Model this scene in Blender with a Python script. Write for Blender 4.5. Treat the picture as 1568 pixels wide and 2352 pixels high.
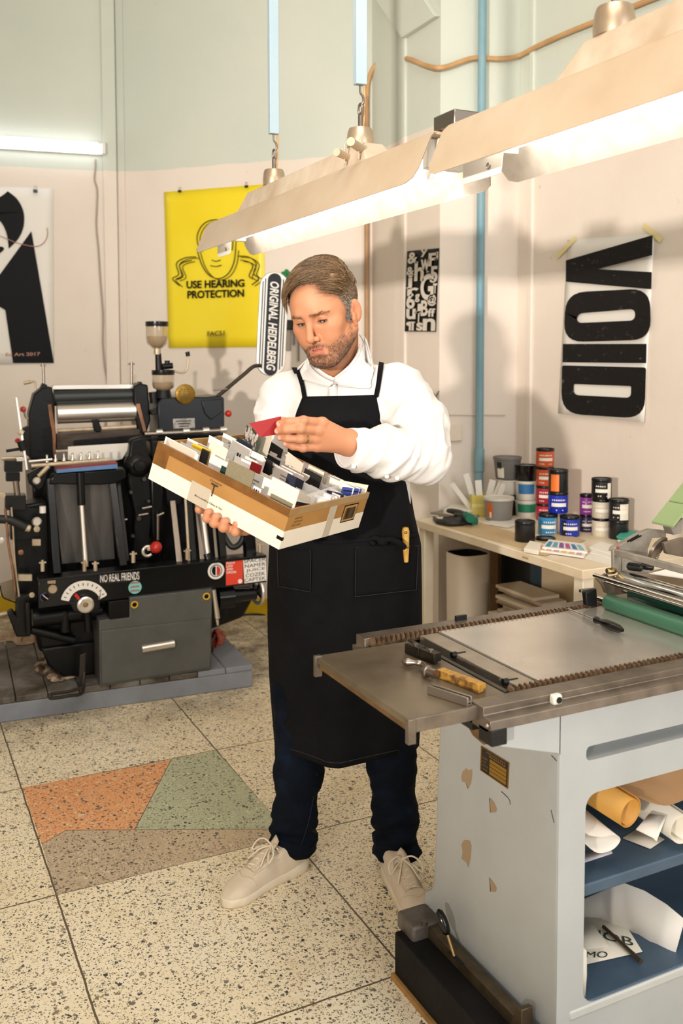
import bpy, math, random
import numpy as np
from mathutils import Vector, Matrix

for o in list(bpy.data.objects): bpy.data.objects.remove(o, do_unlink=True)
S = bpy.context.scene
COL = S.collection
PI = math.pi
rad = math.radians
rng = random.Random(7)

# ------------------------------------------------------------------ camera
HC, FPX, PYC = 1.469, 2137.665, 947.45
PITCH, ROLL, YAW = 0.0597404, -0.0021108, 0.458734
cw = np.array([math.sin(YAW)*math.cos(PITCH), math.cos(YAW)*math.cos(PITCH), -math.sin(PITCH)])
_r = np.array([math.cos(YAW), -math.sin(YAW), 0.]); _u = np.cross(_r, cw)
cr = _r*math.cos(ROLL) + _u*math.sin(ROLL); cu = -_r*math.sin(ROLL) + _u*math.cos(ROLL)
CP = np.array([0., 0., HC])
cam_d = bpy.data.cameras.new('camera'); cam = bpy.data.objects.new('camera', cam_d); COL.objects.link(cam)
M4 = Matrix.Identity(4)
for i in range(3):
    M4[i][0], M4[i][1], M4[i][2], M4[i][3] = cr[i], cu[i], -cw[i], CP[i]
cam.matrix_world = M4
cam_d.sensor_fit = 'VERTICAL'; cam_d.sensor_height = 36.0; cam_d.sensor_width = 24.0
cam_d.lens = FPX/2352*36
cam_d.shift_y = -(1176-PYC)/2352
cam_d.clip_start = .02
cam_d.dof.use_dof = True; cam_d.dof.focus_distance = 2.40; cam_d.dof.aperture_fstop = 4.0
S.camera = cam

# ------------------------------------------------------------------ light, world, exposure
S.view_settings.view_transform = 'Standard'; S.view_settings.look = 'None'
S.view_settings.gamma = 1; S.view_settings.use_curve_mapping = False
S.view_settings.exposure = 0.08
wd = bpy.data.worlds.new('world'); S.world = wd; wd.use_nodes = True
wd.node_tree.nodes['Background'].inputs[0].default_value = (1.0, .955, .91, 1)
wd.node_tree.nodes['Background'].inputs[1].default_value = 0.50

def area(name, loc, target, size, power, color, sy=None, spread=180):
    l = bpy.data.lights.new(name, 'AREA'); l.size = size; l.energy = power; l.color = color
    if sy: l.shape = 'RECTANGLE'; l.size_y = sy
    l.spread = rad(spread)
    o = bpy.data.objects.new(name, l); COL.objects.link(o)
    o.location = loc
    o.rotation_euler = (Vector(target)-Vector(loc)).to_track_quat('-Z', 'Y').to_euler()
    return o
area('window_light', (-3.3, -2.0, 1.90), (1.9, 3.0, 2.45), .18, 36, (1.0, .90, .81), spread=50)
area('daylight', (2.1, -2.8, 2.2), (1.3, 2.2, 1.0), 2.4, 96, (.98, .99, 1.0), sy=1.8)
area('overhead_fill', (.2, .6, 4.2), (.4, 2.4, 0), 2.2, 78, (1.0, .96, .91))  # unseen fill from above, added to brighten the floor and flat tops

# ------------------------------------------------------------------ projection helpers
def ray(x, y): return (x-784)/FPX*cr - (y-PYC)/FPX*cu + cw
def D(x, y, dep): return CP + ray(x, y)*dep
def Zp(x, y, z=0.): d = ray(x, y); return CP + d*((z-HC)/d[2])
def Xp(x, y, X): d = ray(x, y); return CP + d*(X/d[0])
def Yp(x, y, Y): d = ray(x, y); return CP + d*(Y/d[1])
def Pp(x, y, P0, n):
    d = ray(x, y); n = np.array(n, float); return CP + d*(((np.array(P0)-CP)@n)/(d@n))
class Fr:
    """a local frame standing on the floor: turned about Z"""
    def __init__(s, o, deg):
        s.o = np.array(o, float); a = rad(deg); s.deg = deg
        s.X = np.array([math.cos(a), math.sin(a), 0]); s.Y = np.array([-math.sin(a), math.cos(a), 0])
    def l(s, P): v = np.array(P)-s.o; return np.array([v@s.X, v@s.Y, v[2]])
    def y(s, px, py, d=0.): return s.l(Pp(px, py, s.o+s.Y*d, s.Y))
    def x(s, px, py, d=0.): return s.l(Pp(px, py, s.o+s.X*d, s.X))
    def z(s, px, py, z=0.): return s.l(Zp(px, py, z))
    def d(s, px, py, dep): return s.l(D(px, py, dep))

# ------------------------------------------------------------------ colours and materials
def lin(h):
    if isinstance(h, str):
        h = h.lstrip('#'); h = [int(h[i:i+2], 16)/255 for i in (0, 2, 4)]
    return tuple((c/12.92 if c <= .04045 else ((c+.055)/1.055)**2.4) for c in h)
def c4(h): return (*lin(h), 1.)
def new_mat(name):
    m = bpy.data.materials.new(name); m.use_nodes = True; nt = m.node_tree
    return m, nt, nt.nodes['Principled BSDF']
def N(nt, t, **kw):
    n = nt.nodes.new(t)
    for k, v in kw.items():
        if k.startswith('i_'): n.inputs[int(k[2:])].default_value = v
        else: setattr(n, k, v)
    return n
def noise(nt, scale, detail=4, rough=.55, coord='Object', stretch=None, dist=0.):
    tc = N(nt, 'ShaderNodeTexCoord'); out = tc.outputs[coord]
    if stretch:
        mp = N(nt, 'ShaderNodeMapping'); mp.inputs['Scale'].default_value = stretch
        nt.links.new(out, mp.inputs[0]); out = mp.outputs[0]
    n = N(nt, 'ShaderNodeTexNoise'); n.inputs['Scale'].default_value = scale
    n.inputs['Detail'].default_value = detail; n.inputs['Roughness'].default_value = rough
    n.inputs['Distortion'].default_value = dist
    nt.links.new(out, n.inputs['Vector']); return n.outputs['Fac']
def ramp(nt, fac, stops, interp='LINEAR'):
    r = N(nt, 'ShaderNodeValToRGB'); r.color_ramp.interpolation = interp
    el = r.color_ramp.elements
    while len(el) < len(stops): el.new(.5)
    for e, (p, c) in zip(el, stops): e.position = p; e.color = c
    nt.links.new(fac, r.inputs[0]); return r.outputs[0]
def mixc(nt, fac, a, b, blend='MIX'):
    m = N(nt, 'ShaderNodeMix', data_type='RGBA', blend_type=blend)
    for inp, v in ((m.inputs[0], fac), (m.inputs[6], a), (m.inputs[7], b)):
        if hasattr(v, 'links') or isinstance(v, bpy.types.NodeSocket): nt.links.new(v, inp)
        else: inp.default_value = v
    return m.outputs[2]
def math_(nt, op, a, b=None, c=None):
    m = N(nt, 'ShaderNodeMath', operation=op)
    for i, v in enumerate((a, b, c)):
        if v is None: continue
        if isinstance(v, bpy.types.NodeSocket): nt.links.new(v, m.inputs[i])
        else: m.inputs[i].default_value = v
    return m.outputs[0]
def bumpn(nt, b, h, strength=.2, dist=.01):
    n = N(nt, 'ShaderNodeBump'); n.inputs['Strength'].default_value = strength; n.inputs['Distance'].default_value = dist
    nt.links.new(h, n.inputs['Height']); nt.links.new(n.outputs[0], b.inputs['Normal'])
_mc = {}
def mat(name, col, rough=.5, metal=0., col2=None, vs=8., lo=.35, hi=.7, bump=0., bs=80., spec=None, coat=0., trans=0., ior=None, stretch=None, detail=5, sheen=0., sss=0., emit=0.):
    if name in _mc: return _mc[name]
    m, nt, b = new_mat(name)
    b.inputs['Roughness'].default_value = rough; b.inputs['Metallic'].default_value = metal
    b.inputs['Base Color'].default_value = c4(col)
    if col2 is not None:
        f = noise(nt, vs, detail, stretch=stretch)
        nt.links.new(ramp(nt, f, [(lo, c4(col)), (hi, c4(col2))]), b.inputs['Base Color'])
    if bump: bumpn(nt, b, noise(nt, bs, 3, stretch=stretch), bump, .004)
    if spec is not None: b.inputs['Specular IOR Level'].default_value = spec
    if coat: b.inputs['Coat Weight'].default_value = coat
    if trans: b.inputs['Transmission Weight'].default_value = trans
    if ior: b.inputs['IOR'].default_value = ior
    if sheen: b.inputs['Sheen Weight'].default_value = sheen
    if emit: b.inputs['Emission Color'].default_value = c4(col); b.inputs['Emission Strength'].default_value = emit
    _mc[name] = m; return m

# ------------------------------------------------------------------ objects
def tag(o, label=None, cat=None, group=None, kind=None):
    if label: o['label'] = label
    if cat: o['category'] = cat
    if group: o['group'] = group
    if kind: o['kind'] = kind
    return o
def empty(name, loc=(0, 0, 0), deg=0., label=None, cat=None, group=None):
    o = bpy.data.objects.new(name, None); COL.objects.link(o)
    o.location = loc; o.rotation_euler = (0, 0, rad(deg)); o.empty_display_size = .1
    return tag(o, label, cat, group)
def fempty(name, fr, label=None, cat=None, group=None): return empty(name, fr.o, fr.deg, label, cat, group)
def link_mesh(name, me, m, parent=None, bevel=0., smooth=None, seg=2):
    o = bpy.data.objects.new(name, me); COL.objects.link(o)
    if m is not None:
        for k in (m if isinstance(m, (list, tuple)) else [m]): me.materials.append(k)
    if parent is not None: o.parent = parent
    if smooth is not None:
        me.polygons.foreach_set('use_smooth', [True]*len(me.polygons))
        me.set_sharp_from_angle(angle=rad(smooth))
    if bevel:
        bv = o.modifiers.new('bevel', 'BEVEL'); bv.width = bevel; bv.segments = seg; bv.limit_method = 'ANGLE'; bv.angle_limit = rad(40)
        bv.harden_normals = False
    return o
def basis(d, up=None):
    d = np.array(d, float); d /= np.linalg.norm(d)
    u = np.array(up if up is not None else (0, 0, 1.), float)
    if abs(d@u) > .98: u = np.array([1., 0, 0])
    a = np.cross(u, d); a /= np.linalg.norm(a); return a, np.cross(d, a), d
class MB:
    """collects simple shaped pieces of ONE part into one mesh"""
    def __init__(s): s.v = []; s.f = []; s.m = []
    def add(s, vs, fs, mi=0):
        n = len(s.v); s.v += [tuple(map(float, p)) for p in vs]; s.f += [tuple(i+n for i in f) for f in fs]; s.m += [mi]*len(fs); return s
    def box(s, x0, x1, y0, y1, z0, z1, mi=0):
        x0, x1 = sorted((x0, x1)); y0, y1 = sorted((y0, y1)); z0, z1 = sorted((z0, z1))
        return s.add([(x0, y0, z0), (x1, y0, z0), (x1, y1, z0), (x0, y1, z0), (x0, y0, z1), (x1, y0, z1), (x1, y1, z1), (x0, y1, z1)],
                     [(0, 3, 2, 1), (4, 5, 6, 7), (0, 1, 5, 4), (1, 2, 6, 5), (2, 3, 7, 6), (3, 0, 4, 7)], mi)
    def obox(s, c, ax, sz, mi=0):
        """box at centre c with axes ax (3 vectors) and full sizes sz"""
        c = np.array(c, float); ax = [np.array(a, float)/np.linalg.norm(a)*k/2 for a, k in zip(ax, sz)]
        vs = [c+i*ax[0]+j*ax[1]+k*ax[2] for k in (-1, 1) for i, j in ((-1, -1), (1, -1), (1, 1), (-1, 1))]
        return s.add(vs, [(0, 3, 2, 1), (4, 5, 6, 7), (0, 1, 5, 4), (1, 2, 6, 5), (2, 3, 7, 6), (3, 0, 4, 7)], mi)
    def bar(s, p, q, w, h, up=None, mi=0):
        p = np.array(p, float); q = np.array(q, float); a, b, d = basis(q-p, up)
        return s.obox((p+q)/2, (a, b, d), (w, h, np.linalg.norm(q-p)), mi)
    def cyl(s, p, q, r0, r1=None, n=20, caps=True, mi=0):
        r1 = r0 if r1 is None else r1
        return s.tube([p, q], [r0, r1], n, caps, mi)
    def tube(s, pts, r, n=12, caps=True, mi=0, closed=False):
        pts = [np.array(p, float) for p in pts]; k = len(pts)
        rs = [r]*k if np.isscalar(r) else list(r)
        prev = None; vs = []
        for i, p in enumerate(pts):
            if closed: d = pts[(i+1) % k]-pts[i-1]
            else: d = pts[min(i+1, k-1)]-pts[max(i-1, 0)]
            d = d/np.linalg.norm(d)
            if prev is None: a, b, _ = basis(d)
            else:
                a = prev-(prev@d)*d; a /= np.linalg.norm(a); b = np.cross(d, a)
            prev = a
            for j in range(n):
                t = 2*PI*j/n; vs.append(p+rs[i]*(math.cos(t)*a+math.sin(t)*b))
        fs = []
        for i in range(k if closed else k-1):
            i2 = (i+1) % k
            for j in range(n): fs.append((i*n+j, i*n+(j+1) % n, i2*n+(j+1) % n, i2*n+j))
        if caps and not closed: fs += [tuple(range(n-1, -1, -1)), tuple((k-1)*n+j for j in range(n))]
        return s.add(vs, fs, mi)
    def lathe(s, prof, o=(0, 0, 0), ax=(0, 0, 1), n=28, mi=0):
        """profile [(radius, along)] turned about ax through o"""
        a, b, d = basis(ax); o = np.array(o, float); vs = []; fs = []
        for r, h in prof:
            for j in range(n):
                t = 2*PI*j/n; vs.append(o+d*h+max(r, 1e-5)*(math.cos(t)*a+math.sin(t)*b))
        for i in range(len(prof)-1):
            for j in range(n): fs.append((i*n+j, i*n+(j+1) % n, (i+1)*n+(j+1) % n, (i+1)*n+j))
        fs += [tuple(range(n-1, -1, -1)), tuple((len(prof)-1)*n+j for j in range(n))]
        return s.add(vs, fs, mi)
    def ball(s, c, r, n=16, sc=(1, 1, 1), mi=0):
        k = n//2; prof = [(r*math.sin(PI*i/k), -r*math.cos(PI*i/k)) for i in range(k+1)]
        i0 = len(s.v); s.lathe(prof, (0, 0, 0), (0, 0, 1), n, mi)
        for i in range(i0, len(s.v)): s.v[i] = tuple(c[j]+s.v[i][j]*sc[j] for j in range(3))
        return s
    def prism(s, poly, vec, mi=0):
        """closed 3D polygon pushed along vec"""
        p = [np.array(q, float) for q in poly]; n = len(p); v = np.array(vec, float)
        nn = sum(np.cross(p[i]-p[0], p[(i+1) % n]-p[0]) for i in range(n))
        if nn@v > 0: p = p[::-1]
        return s.add(p+[q+v for q in p], [tuple(range(n)), tuple(range(2*n-1, n-1, -1))]+[((i+1) % n, i, n+i, n+(i+1) % n) for i in range(n)], mi)
    def poly(s, pts, mi=0): return s.add(pts, [tuple(range(len(pts)))], mi)
    def grid(s, P, mi=0, closed_u=False, closed_v=False):
        """P[i][j] points -> quads"""
        nu, nv = len(P), len(P[0]); fs = []
        for i in range(nu if closed_u else nu-1):
            for j in range(nv if closed_v else nv-1):
                i2, j2 = (i+1) % nu, (j+1) % nv
                fs.append((i*nv+j, i*nv+j2, i2*nv+j2, i2*nv+j))
        return s.add([p for r in P for p in r], fs, mi)
    def mesh(s, name):
        me = bpy.data.meshes.new(name); me.from_pydata(s.v, [], s.f); me.polygons.foreach_set('material_index', s.m); me.validate(); me.update(); return me
    def build(s, name, m, parent=None, bevel=0., smooth=35., seg=2, kind=None, label=None):
        o = link_mesh(name, s.mesh(name), m, parent, bevel, smooth, seg)
        if kind: o['kind'] = kind
        if label: o['label'] = label
        return o
def arc(c, a, b, r, t0, t1, n=12):
    c, a, b = (np.array(q, float) for q in (c, a, b))
    return [c+r*(math.cos(rad(t0+(t1-t0)*i/n))*a+math.sin(rad(t0+(t1-t0)*i/n))*b) for i in range(n+1)]
def smooth_path(pts, n=6, closed=False):
    """Catmull-Rom through pts"""
    P = [np.array(p, float) for p in pts]; k = len(P); out = []
    for i in range(k if closed else k-1):
        if closed: p0, p1, p2, p3 = P[i-1], P[i], P[(i+1) % k], P[(i+2) % k]
        else: p0, p1, p2, p3 = P[max(i-1, 0)], P[i], P[i+1], P[min(i+2, k-1)]
        for j in range(n):
            t = j/n
            out.append(.5*((2*p1)+(-p0+p2)*t+(2*p0-5*p1+4*p2-p3)*t*t+(-p0+3*p1-3*p2+p3)*t**3))
    if not closed: out.append(P[-1])
    return out
_font = {}
def text_flat(body, bold=0., space=1., shear=0.):
    """flat lettering normalised to x 0..1, y 0..1 (bounding box)"""
    key = (body, bold, space, shear)
    if key in _font: return _font[key]
    cu_ = bpy.data.curves.new('t', 'FONT'); cu_.body = body; cu_.offset = bold; cu_.space_character = space; cu_.shear = shear
    cu_.resolution_u = 4; cu_.space_line = .92
    ob = bpy.data.objects.new('t', cu_); me = bpy.data.meshes.new_from_object(ob)
    v = np.array([q.co[:2] for q in me.vertices]); f = [tuple(p.vertices) for p in me.polygons]
    bpy.data.objects.remove(ob); bpy.data.curves.remove(cu_); bpy.data.meshes.remove(me)
    asp = (np.ptp(v[:, 0]))/(np.ptp(v[:, 1]))
    v = (v-v.min(0))/np.ptp(v, axis=0); _font[key] = (v, f, asp); return _font[key]
def text4(name, body, q, m, parent, off=.0006, bold=0., space=1., shear=0., label=None):
    """lettering stretched over the quad q = bottom-left, bottom-right, top-right, top-left (3D)"""
    v, f, _ = text_flat(body, bold, space, shear); q = [np.array(p, float) for p in q]
    n = np.cross(q[1]-q[0], q[3]-q[0]); n /= np.linalg.norm(n)
    mb = MB(); mb.add([(q[0]*(1-a)*(1-b)+q[1]*a*(1-b)+q[2]*a*b+q[3]*(1-a)*b)+n*off for a, b in v], f)
    return mb.build(name, m, parent, smooth=None, label=label)
def text_add(mb, body, o, ux, uy, w, h, off=.0006, bold=0., space=1., shear=0., mi=0):
    """lettering with its box's lower left at o, w x h along ux, uy, into an MB"""
    v, f, _ = text_flat(body, bold, space, shear); o, ux, uy = (np.array(q, float) for q in (o, ux, uy)); n = np.cross(ux, uy)
    return mb.add([o+ux*a*w+uy*b*h+n*off for a, b in v], f, mi)
# ================================================================== SETTING
def wall_material(name, lower, upper, zb=2.548, spots=True):
    m, nt, b = new_mat(name); b.inputs['Roughness'].default_value = .62
    g = N(nt, 'ShaderNodeNewGeometry'); sx = N(nt, 'ShaderNodeSeparateXYZ'); nt.links.new(g.outputs['Position'], sx.inputs[0])
    wob = math_(nt, 'MULTIPLY_ADD', noise(nt, 5, 2), .02, -.01)
    f = math_(nt, 'GREATER_THAN', math_(nt, 'ADD', sx.outputs[2], wob), zb)
    n1 = noise(nt, 1.6, 6, .6)
    lo = ramp(nt, n1, [(.3, c4(lower[0])), (.7, c4(lower[1]))]); up = ramp(nt, n1, [(.3, c4(upper[0])), (.7, c4(upper[1]))])
    c = mixc(nt, f, lo, up)
    if spots:
        s = noise(nt, 22, 2, .5, stretch=(1, 1, .7)); c = mixc(nt, ramp(nt, s, [(.78, (0, 0, 0, 1)), (.80, (.5, .5, .5, 1))]), c, c4('#c9a57c'))
    nt.links.new(c, b.inputs['Base Color'])
    bumpn(nt, b, noise(nt, 30, 5, .6), .25, .006)
    return m
WALL = wall_material('wall paint two tone', ('#eadfd3', '#e2d5c8'), ('#d0d4c8', '#c8cfc4'))
def wall(name, poly, z0, z1, m):
    mb = MB(); mb.prism([(x, y, z0) for x, y in poly], (0, 0, z1-z0)); return mb.build(name, m, kind='structure', smooth=None)
ZC = 4.4
wall('wall_right', [(2.8, -2.2), (3.0, -2.2), (3.0, 4.6), (2.8, 4.6)], 0, ZC, WALL)
wall('wall_back', [(2.35, 3.72), (2.8, 3.72), (2.8, 4.8), (2.40, 4.8), (2.35, 4.15)], 0, ZC, WALL)
WL = np.array([1.277, 5.522]); dm = np.array([1, -1])/2**.5; nm = np.array([1, 1])/2**.5
wall('wall_middle', [WL, WL+dm*1.75, WL+dm*1.75+nm*.2, WL+nm*.2], 0, ZC, WALL)
_a = rad(-8.5); dl = np.array([math.cos(_a), math.sin(_a)]); nl = np.array([-dl[1], dl[0]])
wall('wall_side', [(-3.8, -2.2), (-3.65, -2.2), (-3.65, 6.3), (-3.8, 6.3)], 0, ZC, WALL)
wall('wall_left', [WL, WL-dl*5.0, WL-dl*5.0+nl*.2, WL+nl*.2+dl*.15], 0, ZC, WALL)
WM_P, WM_N = np.array([*WL, 0]), np.array([1., 1, 0])/2**.5
WL_P, WL_N = np.array([*WL, 0]), np.array([nl[0], nl[1], 0])
def wm(px, py, off=0.): return Pp(px, py, WM_P-WM_N*off, WM_N)
def wl(px, py, off=0.): return Pp(px, py, WL_P-WL_N*off, WL_N)
ce = MB().box(-3.9, 3, -2.2, 6.4, ZC, ZC+.1); ce.build('ceiling', mat('ceiling white', '#e9e4d8', .8), kind='structure', smooth=None)

# floor: terrazzo slabs with inlaid coloured shapes
def terrazzo(name, base, base2, dens, chips, sep=True, stain=True):
    m, nt, b = new_mat(name); b.inputs['Roughness'].default_value = .42
    g = N(nt, 'ShaderNodeNewGeometry'); pos = g.outputs['Position']
    col = ramp(nt, noise(nt, 2.2, 5, .6, dist=.4), [(.3, c4(base)), (.72, c4(base2))])
    dn = N(nt, 'ShaderNodeTexNoise'); dn.inputs['Scale'].default_value = 90; nt.links.new(pos, dn.inputs['Vector'])
    vadd = N(nt, 'ShaderNodeVectorMath', operation='MULTIPLY_ADD'); nt.links.new(dn.outputs['Color'], vadd.inputs[0]); vadd.inputs[1].default_value = (.012,)*3; nt.links.new(pos, vadd.inputs[2])
    for sc, thr, rr, stops in chips:
        v = N(nt, 'ShaderNodeTexVoronoi'); v.inputs['Scale'].default_value = sc; nt.links.new(vadd.outputs[0], v.inputs['Vector'])
        sp = N(nt, 'ShaderNodeSeparateColor'); nt.links.new(v.outputs['Color'], sp.inputs[0])
        pick = math_(nt, 'LESS_THAN', sp.outputs[0], thr)
        near = math_(nt, 'LESS_THAN', v.outputs['Distance'], math_(nt, 'MULTIPLY', math_(nt, 'ADD', sp.outputs[1], .35), rr))
        cc = ramp(nt, sp.outputs[2], stops, 'CONSTANT')
        col = mixc(nt, math_(nt, 'MULTIPLY', pick, near), col, cc)
    if stain:
        st = noise(nt, 3.1, 6, .65, dist=1.0)
        col = mixc(nt, ramp(nt, st, [(.56, (0, 0, 0, 1)), (.74, (.55, .55, .55, 1))]), col, c4('#c9ae80'))
        sx2 = N(nt, 'ShaderNodeSeparateXYZ'); nt.links.new(pos, sx2.inputs[0])
        # oil dirt tracked out from the press platform
        edge = math_(nt, 'SUBTRACT', math_(nt, 'MULTIPLY_ADD', sx2.outputs[0], -.061, 3.93), sx2.outputs[1])
        near = N(nt, 'ShaderNodeMapRange'); nt.links.new(edge, near.inputs[0])
        near.inputs[1].default_value = -.1; near.inputs[2].default_value = .42; near.inputs[3].default_value = 1.; near.inputs[4].default_value = 0.
        f = math_(nt, 'MULTIPLY', near.outputs[0], ramp(nt, noise(nt, 5, 6, .7), [(.38, (0, 0, 0, 1)), (.66, (.95, .95, .95, 1))]))
        col = mixc(nt, f, col, c4('#4a3f30'))
    if sep:
        sx = N(nt, 'ShaderNodeSeparateXYZ'); nt.links.new(pos, sx.inputs[0])
        wob = math_(nt, 'MULTIPLY_ADD', noise(nt, 14, 2), .006, -.003)
        line = None
        for ax, o, p in ((0, .389, .6955), (1, 2.557, .704)):
            t = math_(nt, 'ADD', math_(nt, 'SUBTRACT', sx.outputs[ax], o), wob)
            fr = math_(nt, 'PINGPONG', t, p/2)
            l = math_(nt, 'LESS_THAN', fr, .0026)
            line = l if line is None else math_(nt, 'MAXIMUM', line, l)
        col = mixc(nt, line, col, c4('#5e4f3b'))
    nt.links.new(col, b.inputs['Base Color'])
    nt.links.new(ramp(nt, noise(nt, 7, 4), [(.3, (.34,)*3+(1,)), (.7, (.6,)*3+(1,))]), b.inputs['Roughness'])
    return m
K = lambda *h: [(i/len(h), c4(c)) for i, c in enumerate(h)]
TZ = terrazzo('terrazzo cream', '#f6e9ce', '#eedbb6', 1,
    [(165, .32, .46, K('#4b4842', '#6d675c', '#8d8371', '#a08a68', '#54504a', '#b9a988')),
     (88, .12, .5, K('#3d3f40', '#55565a', '#6f6b64', '#8a7a62', '#33383d', '#a4947a')),
     (300, .35, .6, K('#4c463c', '#7d7361', '#c9b78f', '#f7ecd2'))])
TO = terrazzo('terrazzo orange', '#eaa874', '#e09c68', 1, [(110, .3, .55, K('#8b6b54', '#c9c0b0', '#6d6660', '#e7cda8', '#5c5a66')), (230, .3, .6, K('#b97c50', '#eac39a', '#6b5c50'))], False, False)
TG = terrazzo('terrazzo green', '#bdbf9f', '#b3b698', 1, [(110, .3, .55, K('#74765f', '#d8d4bd', '#4f5146', '#c2c2a4', '#8d8c74')), (230, .3, .6, K('#93957a', '#d2d0b6', '#55574b'))], False, False)
TB = terrazzo('terrazzo taupe', '#c8b294', '#bba68a', 1, [(110, .3, .55, K('#8a7862', '#d9c8ab', '#6c6255', '#a58f74', '#5a5248')), (230, .3, .6, K('#8f7d67', '#d8c7aa', '#5c5145'))], False, True)
fl = MB().box(-3.9, 3.2, -2.4, 6.6, -.1, 0)
P_ = lambda px, py: Zp(px, py, .0004)
fl.poly([P_(*q) for q in ((96, 1939), (152, 1907), (309, 1906), (393, 1745), (51, 1809))], 1)
fl.poly([P_(*q) for q in ((309, 1906), (645, 1902), (655, 1905), (496, 1724), (393, 1745))], 2)
fl.poly([P_(*q) for q in ((131, 2055), (668, 1921), (655, 1905), (309, 1906), (152, 1907), (96, 1939))], 3)
for a_, b_ in (((96, 1939), (152, 1907)), ((152, 1907), (309, 1906)), ((309, 1906), (655, 1904)), ((309, 1906), (393, 1745))):
    a_, b_ = P_(*a_)+[0, 0, .0003], P_(*b_)+[0, 0, .0003]; d_ = (b_-a_)/np.linalg.norm(b_-a_); n_ = np.array([-d_[1], d_[0], 0])*.0013; fl.poly([a_-n_, b_-n_, b_+n_, a_+n_], 4)
fl.build('floor', [TZ, TO, TG, TB, mat('inlay joint', '#6a5a46', .6)], kind='structure', smooth=None)

# yellow painted skirting
YEL = mat('yellow gloss paint', '#d9b516', .4, col2='#c79c10', vs=6)
def skirt(name, a, b, n, h=.10, t=.012):
    a, b = np.array([*a, 0.]), np.array([*b, 0.]); n = np.array([*n, 0.])
    mb = MB(); mb.prism([a-n*.001, b-n*.001, b-n*t, a-n*t], (0, 0, h)); mb.build(name, YEL, kind='structure', bevel=.003, smooth=30)
skirt('baseboard_middle', WL, WL+dm*1.74, nm)
skirt('baseboard_left', WL, WL-dl*4.9, nl)
# boxed post in the corner
cw_ = mat('post cream paint', '#e0d4c2', .55, col2='#d5c8b4', vs=5, bump=.2)
p0 = np.array([*(WL-dl*.012), 0]); tr = MB()
tr.prism([wl(240, 600)*[1, 1, 0], p0, p0-np.array([*nl, 0])*.02, wl(240, 600)*[1, 1, 0]-np.array([*nl, 0])*.02], (0, 0, ZC))
tr.build('trim_1', WALL, kind='structure', bevel=.004)
tr = MB(); q0 = np.array([*WL, 0])-np.array([*nm, 0])*.0; tr.prism([q0, q0+np.array([*dm, 0])*.045, q0+np.array([*dm, 0])*.045-np.array([*nm, 0])*.012, q0-np.array([*nm, 0])*.012], (0, 0, ZC))
tr.build('trim_2', WALL, kind='structure', bevel=.003)
# haunch at the top of the pier
tr = MB(); hp = [Xp(871, 0, 2.35), Xp(933, 89, 2.35), Xp(1011, 38, 2.35), Xp(986, 0, 2.35)]
tr.prism([(2.35, p[1], p[2]) for p in hp]+[(2.35, hp[3][1], ZC), (2.35, hp[0][1]+.2, ZC)], (.0001-.03, 0, 0))
tr.build('trim_3', WALL, kind='structure', bevel=.004)
tr = MB(); tr.box(2.338, 2.352, Xp(933, 700, 2.35)[1], Xp(933, 700, 2.35)[1]+.03, 0, ZC); tr.build('trim_4', WALL, kind='structure', bevel=.003)
tr = MB(); tr.box(2.785, 2.801, 3.60, 3.63, 0, ZC); tr.build('trim_5', WALL, kind='structure', bevel=.003)

# blue pipe, brown conduit, the wavy cable
BLU = mat('blue pipe paint', '#7c9ea8', .45, col2='#6590a0', vs=4, bump=.15)
pc = Yp(1104, 500, 3.68); pb = MB(); pb.cyl((pc[0], 3.68, .78), (pc[0], 3.68, ZC), .0195, n=18)
pipe = empty('water_pipe', (0, 0, 0)); tag(pipe, 'blue painted vertical pipe running up the wall in the corner behind the desk', 'pipe')
pb.build('pipe_tube', BLU, pipe)
c2 = MB(); zc = Yp(1097, 1040, 3.68)[2]; c2.cyl((pc[0], 3.68, zc-.09), (pc[0], 3.68, zc+.02), .0245, n=18); c2.build('pipe_sleeve', BLU, pipe, bevel=.003)
CON = mat('conduit brown paint', '#b08a63', .5, col2='#9c7750', vs=9, bump=.1)
b0, b1 = wm(842, 520, .02), wm(846, 800, .02)
cb = MB(); cb.cyl((b0[0], b0[1], .05), (b0[0], b0[1], wm(843, 222, .02)[2]), .0135, n=14)
tag(cb.build('conduit', CON), 'thin brown conduit pipe going up the wall behind the head of the man', 'pipe')
zj = wm(842, 690, .02)[2]
for zz in (wm(843, 592, .02)[2], wm(846, 690, .02)[2]): cb_ = MB().box(b0[0]-.028, b0[0]+.028, b0[1]-.02, b0[1]+.015, zz-.008, zz+.008)
KAB = mat('cable cloth tan', '#c79d6c', .55, col2='#b88c5b', vs=12)
kp = [wm(843, 225, .02), wm(845, 190, .02), wm(855, 160, .022), wm(872, 142, .022), wm(905, 133, .022), Xp(940, 136, 2.33), Xp(975, 150, 2.325), Xp(1004, 156, 2.32),
      Yp(1030, 152, 3.695), Yp(1060, 141, 3.695), Yp(1092, 133, 3.70), Yp(1140, 135, 3.695), Yp(1172, 133, 3.695), Xp(1196, 126, 2.78), Xp(1240, 103, 2.78), Xp(1310, 72, 2.78), Xp(1390, 40, 2.78), Xp(1470, 8, 2.78), Xp(1530, -16, 2.78)]
tag(MB().tube(smooth_path(kp, 6), .0115, 10).build('wall_cable', KAB, smooth=60), 'tan wavy cable tacked high across the pier and past the blue pipe', 'cable')
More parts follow.
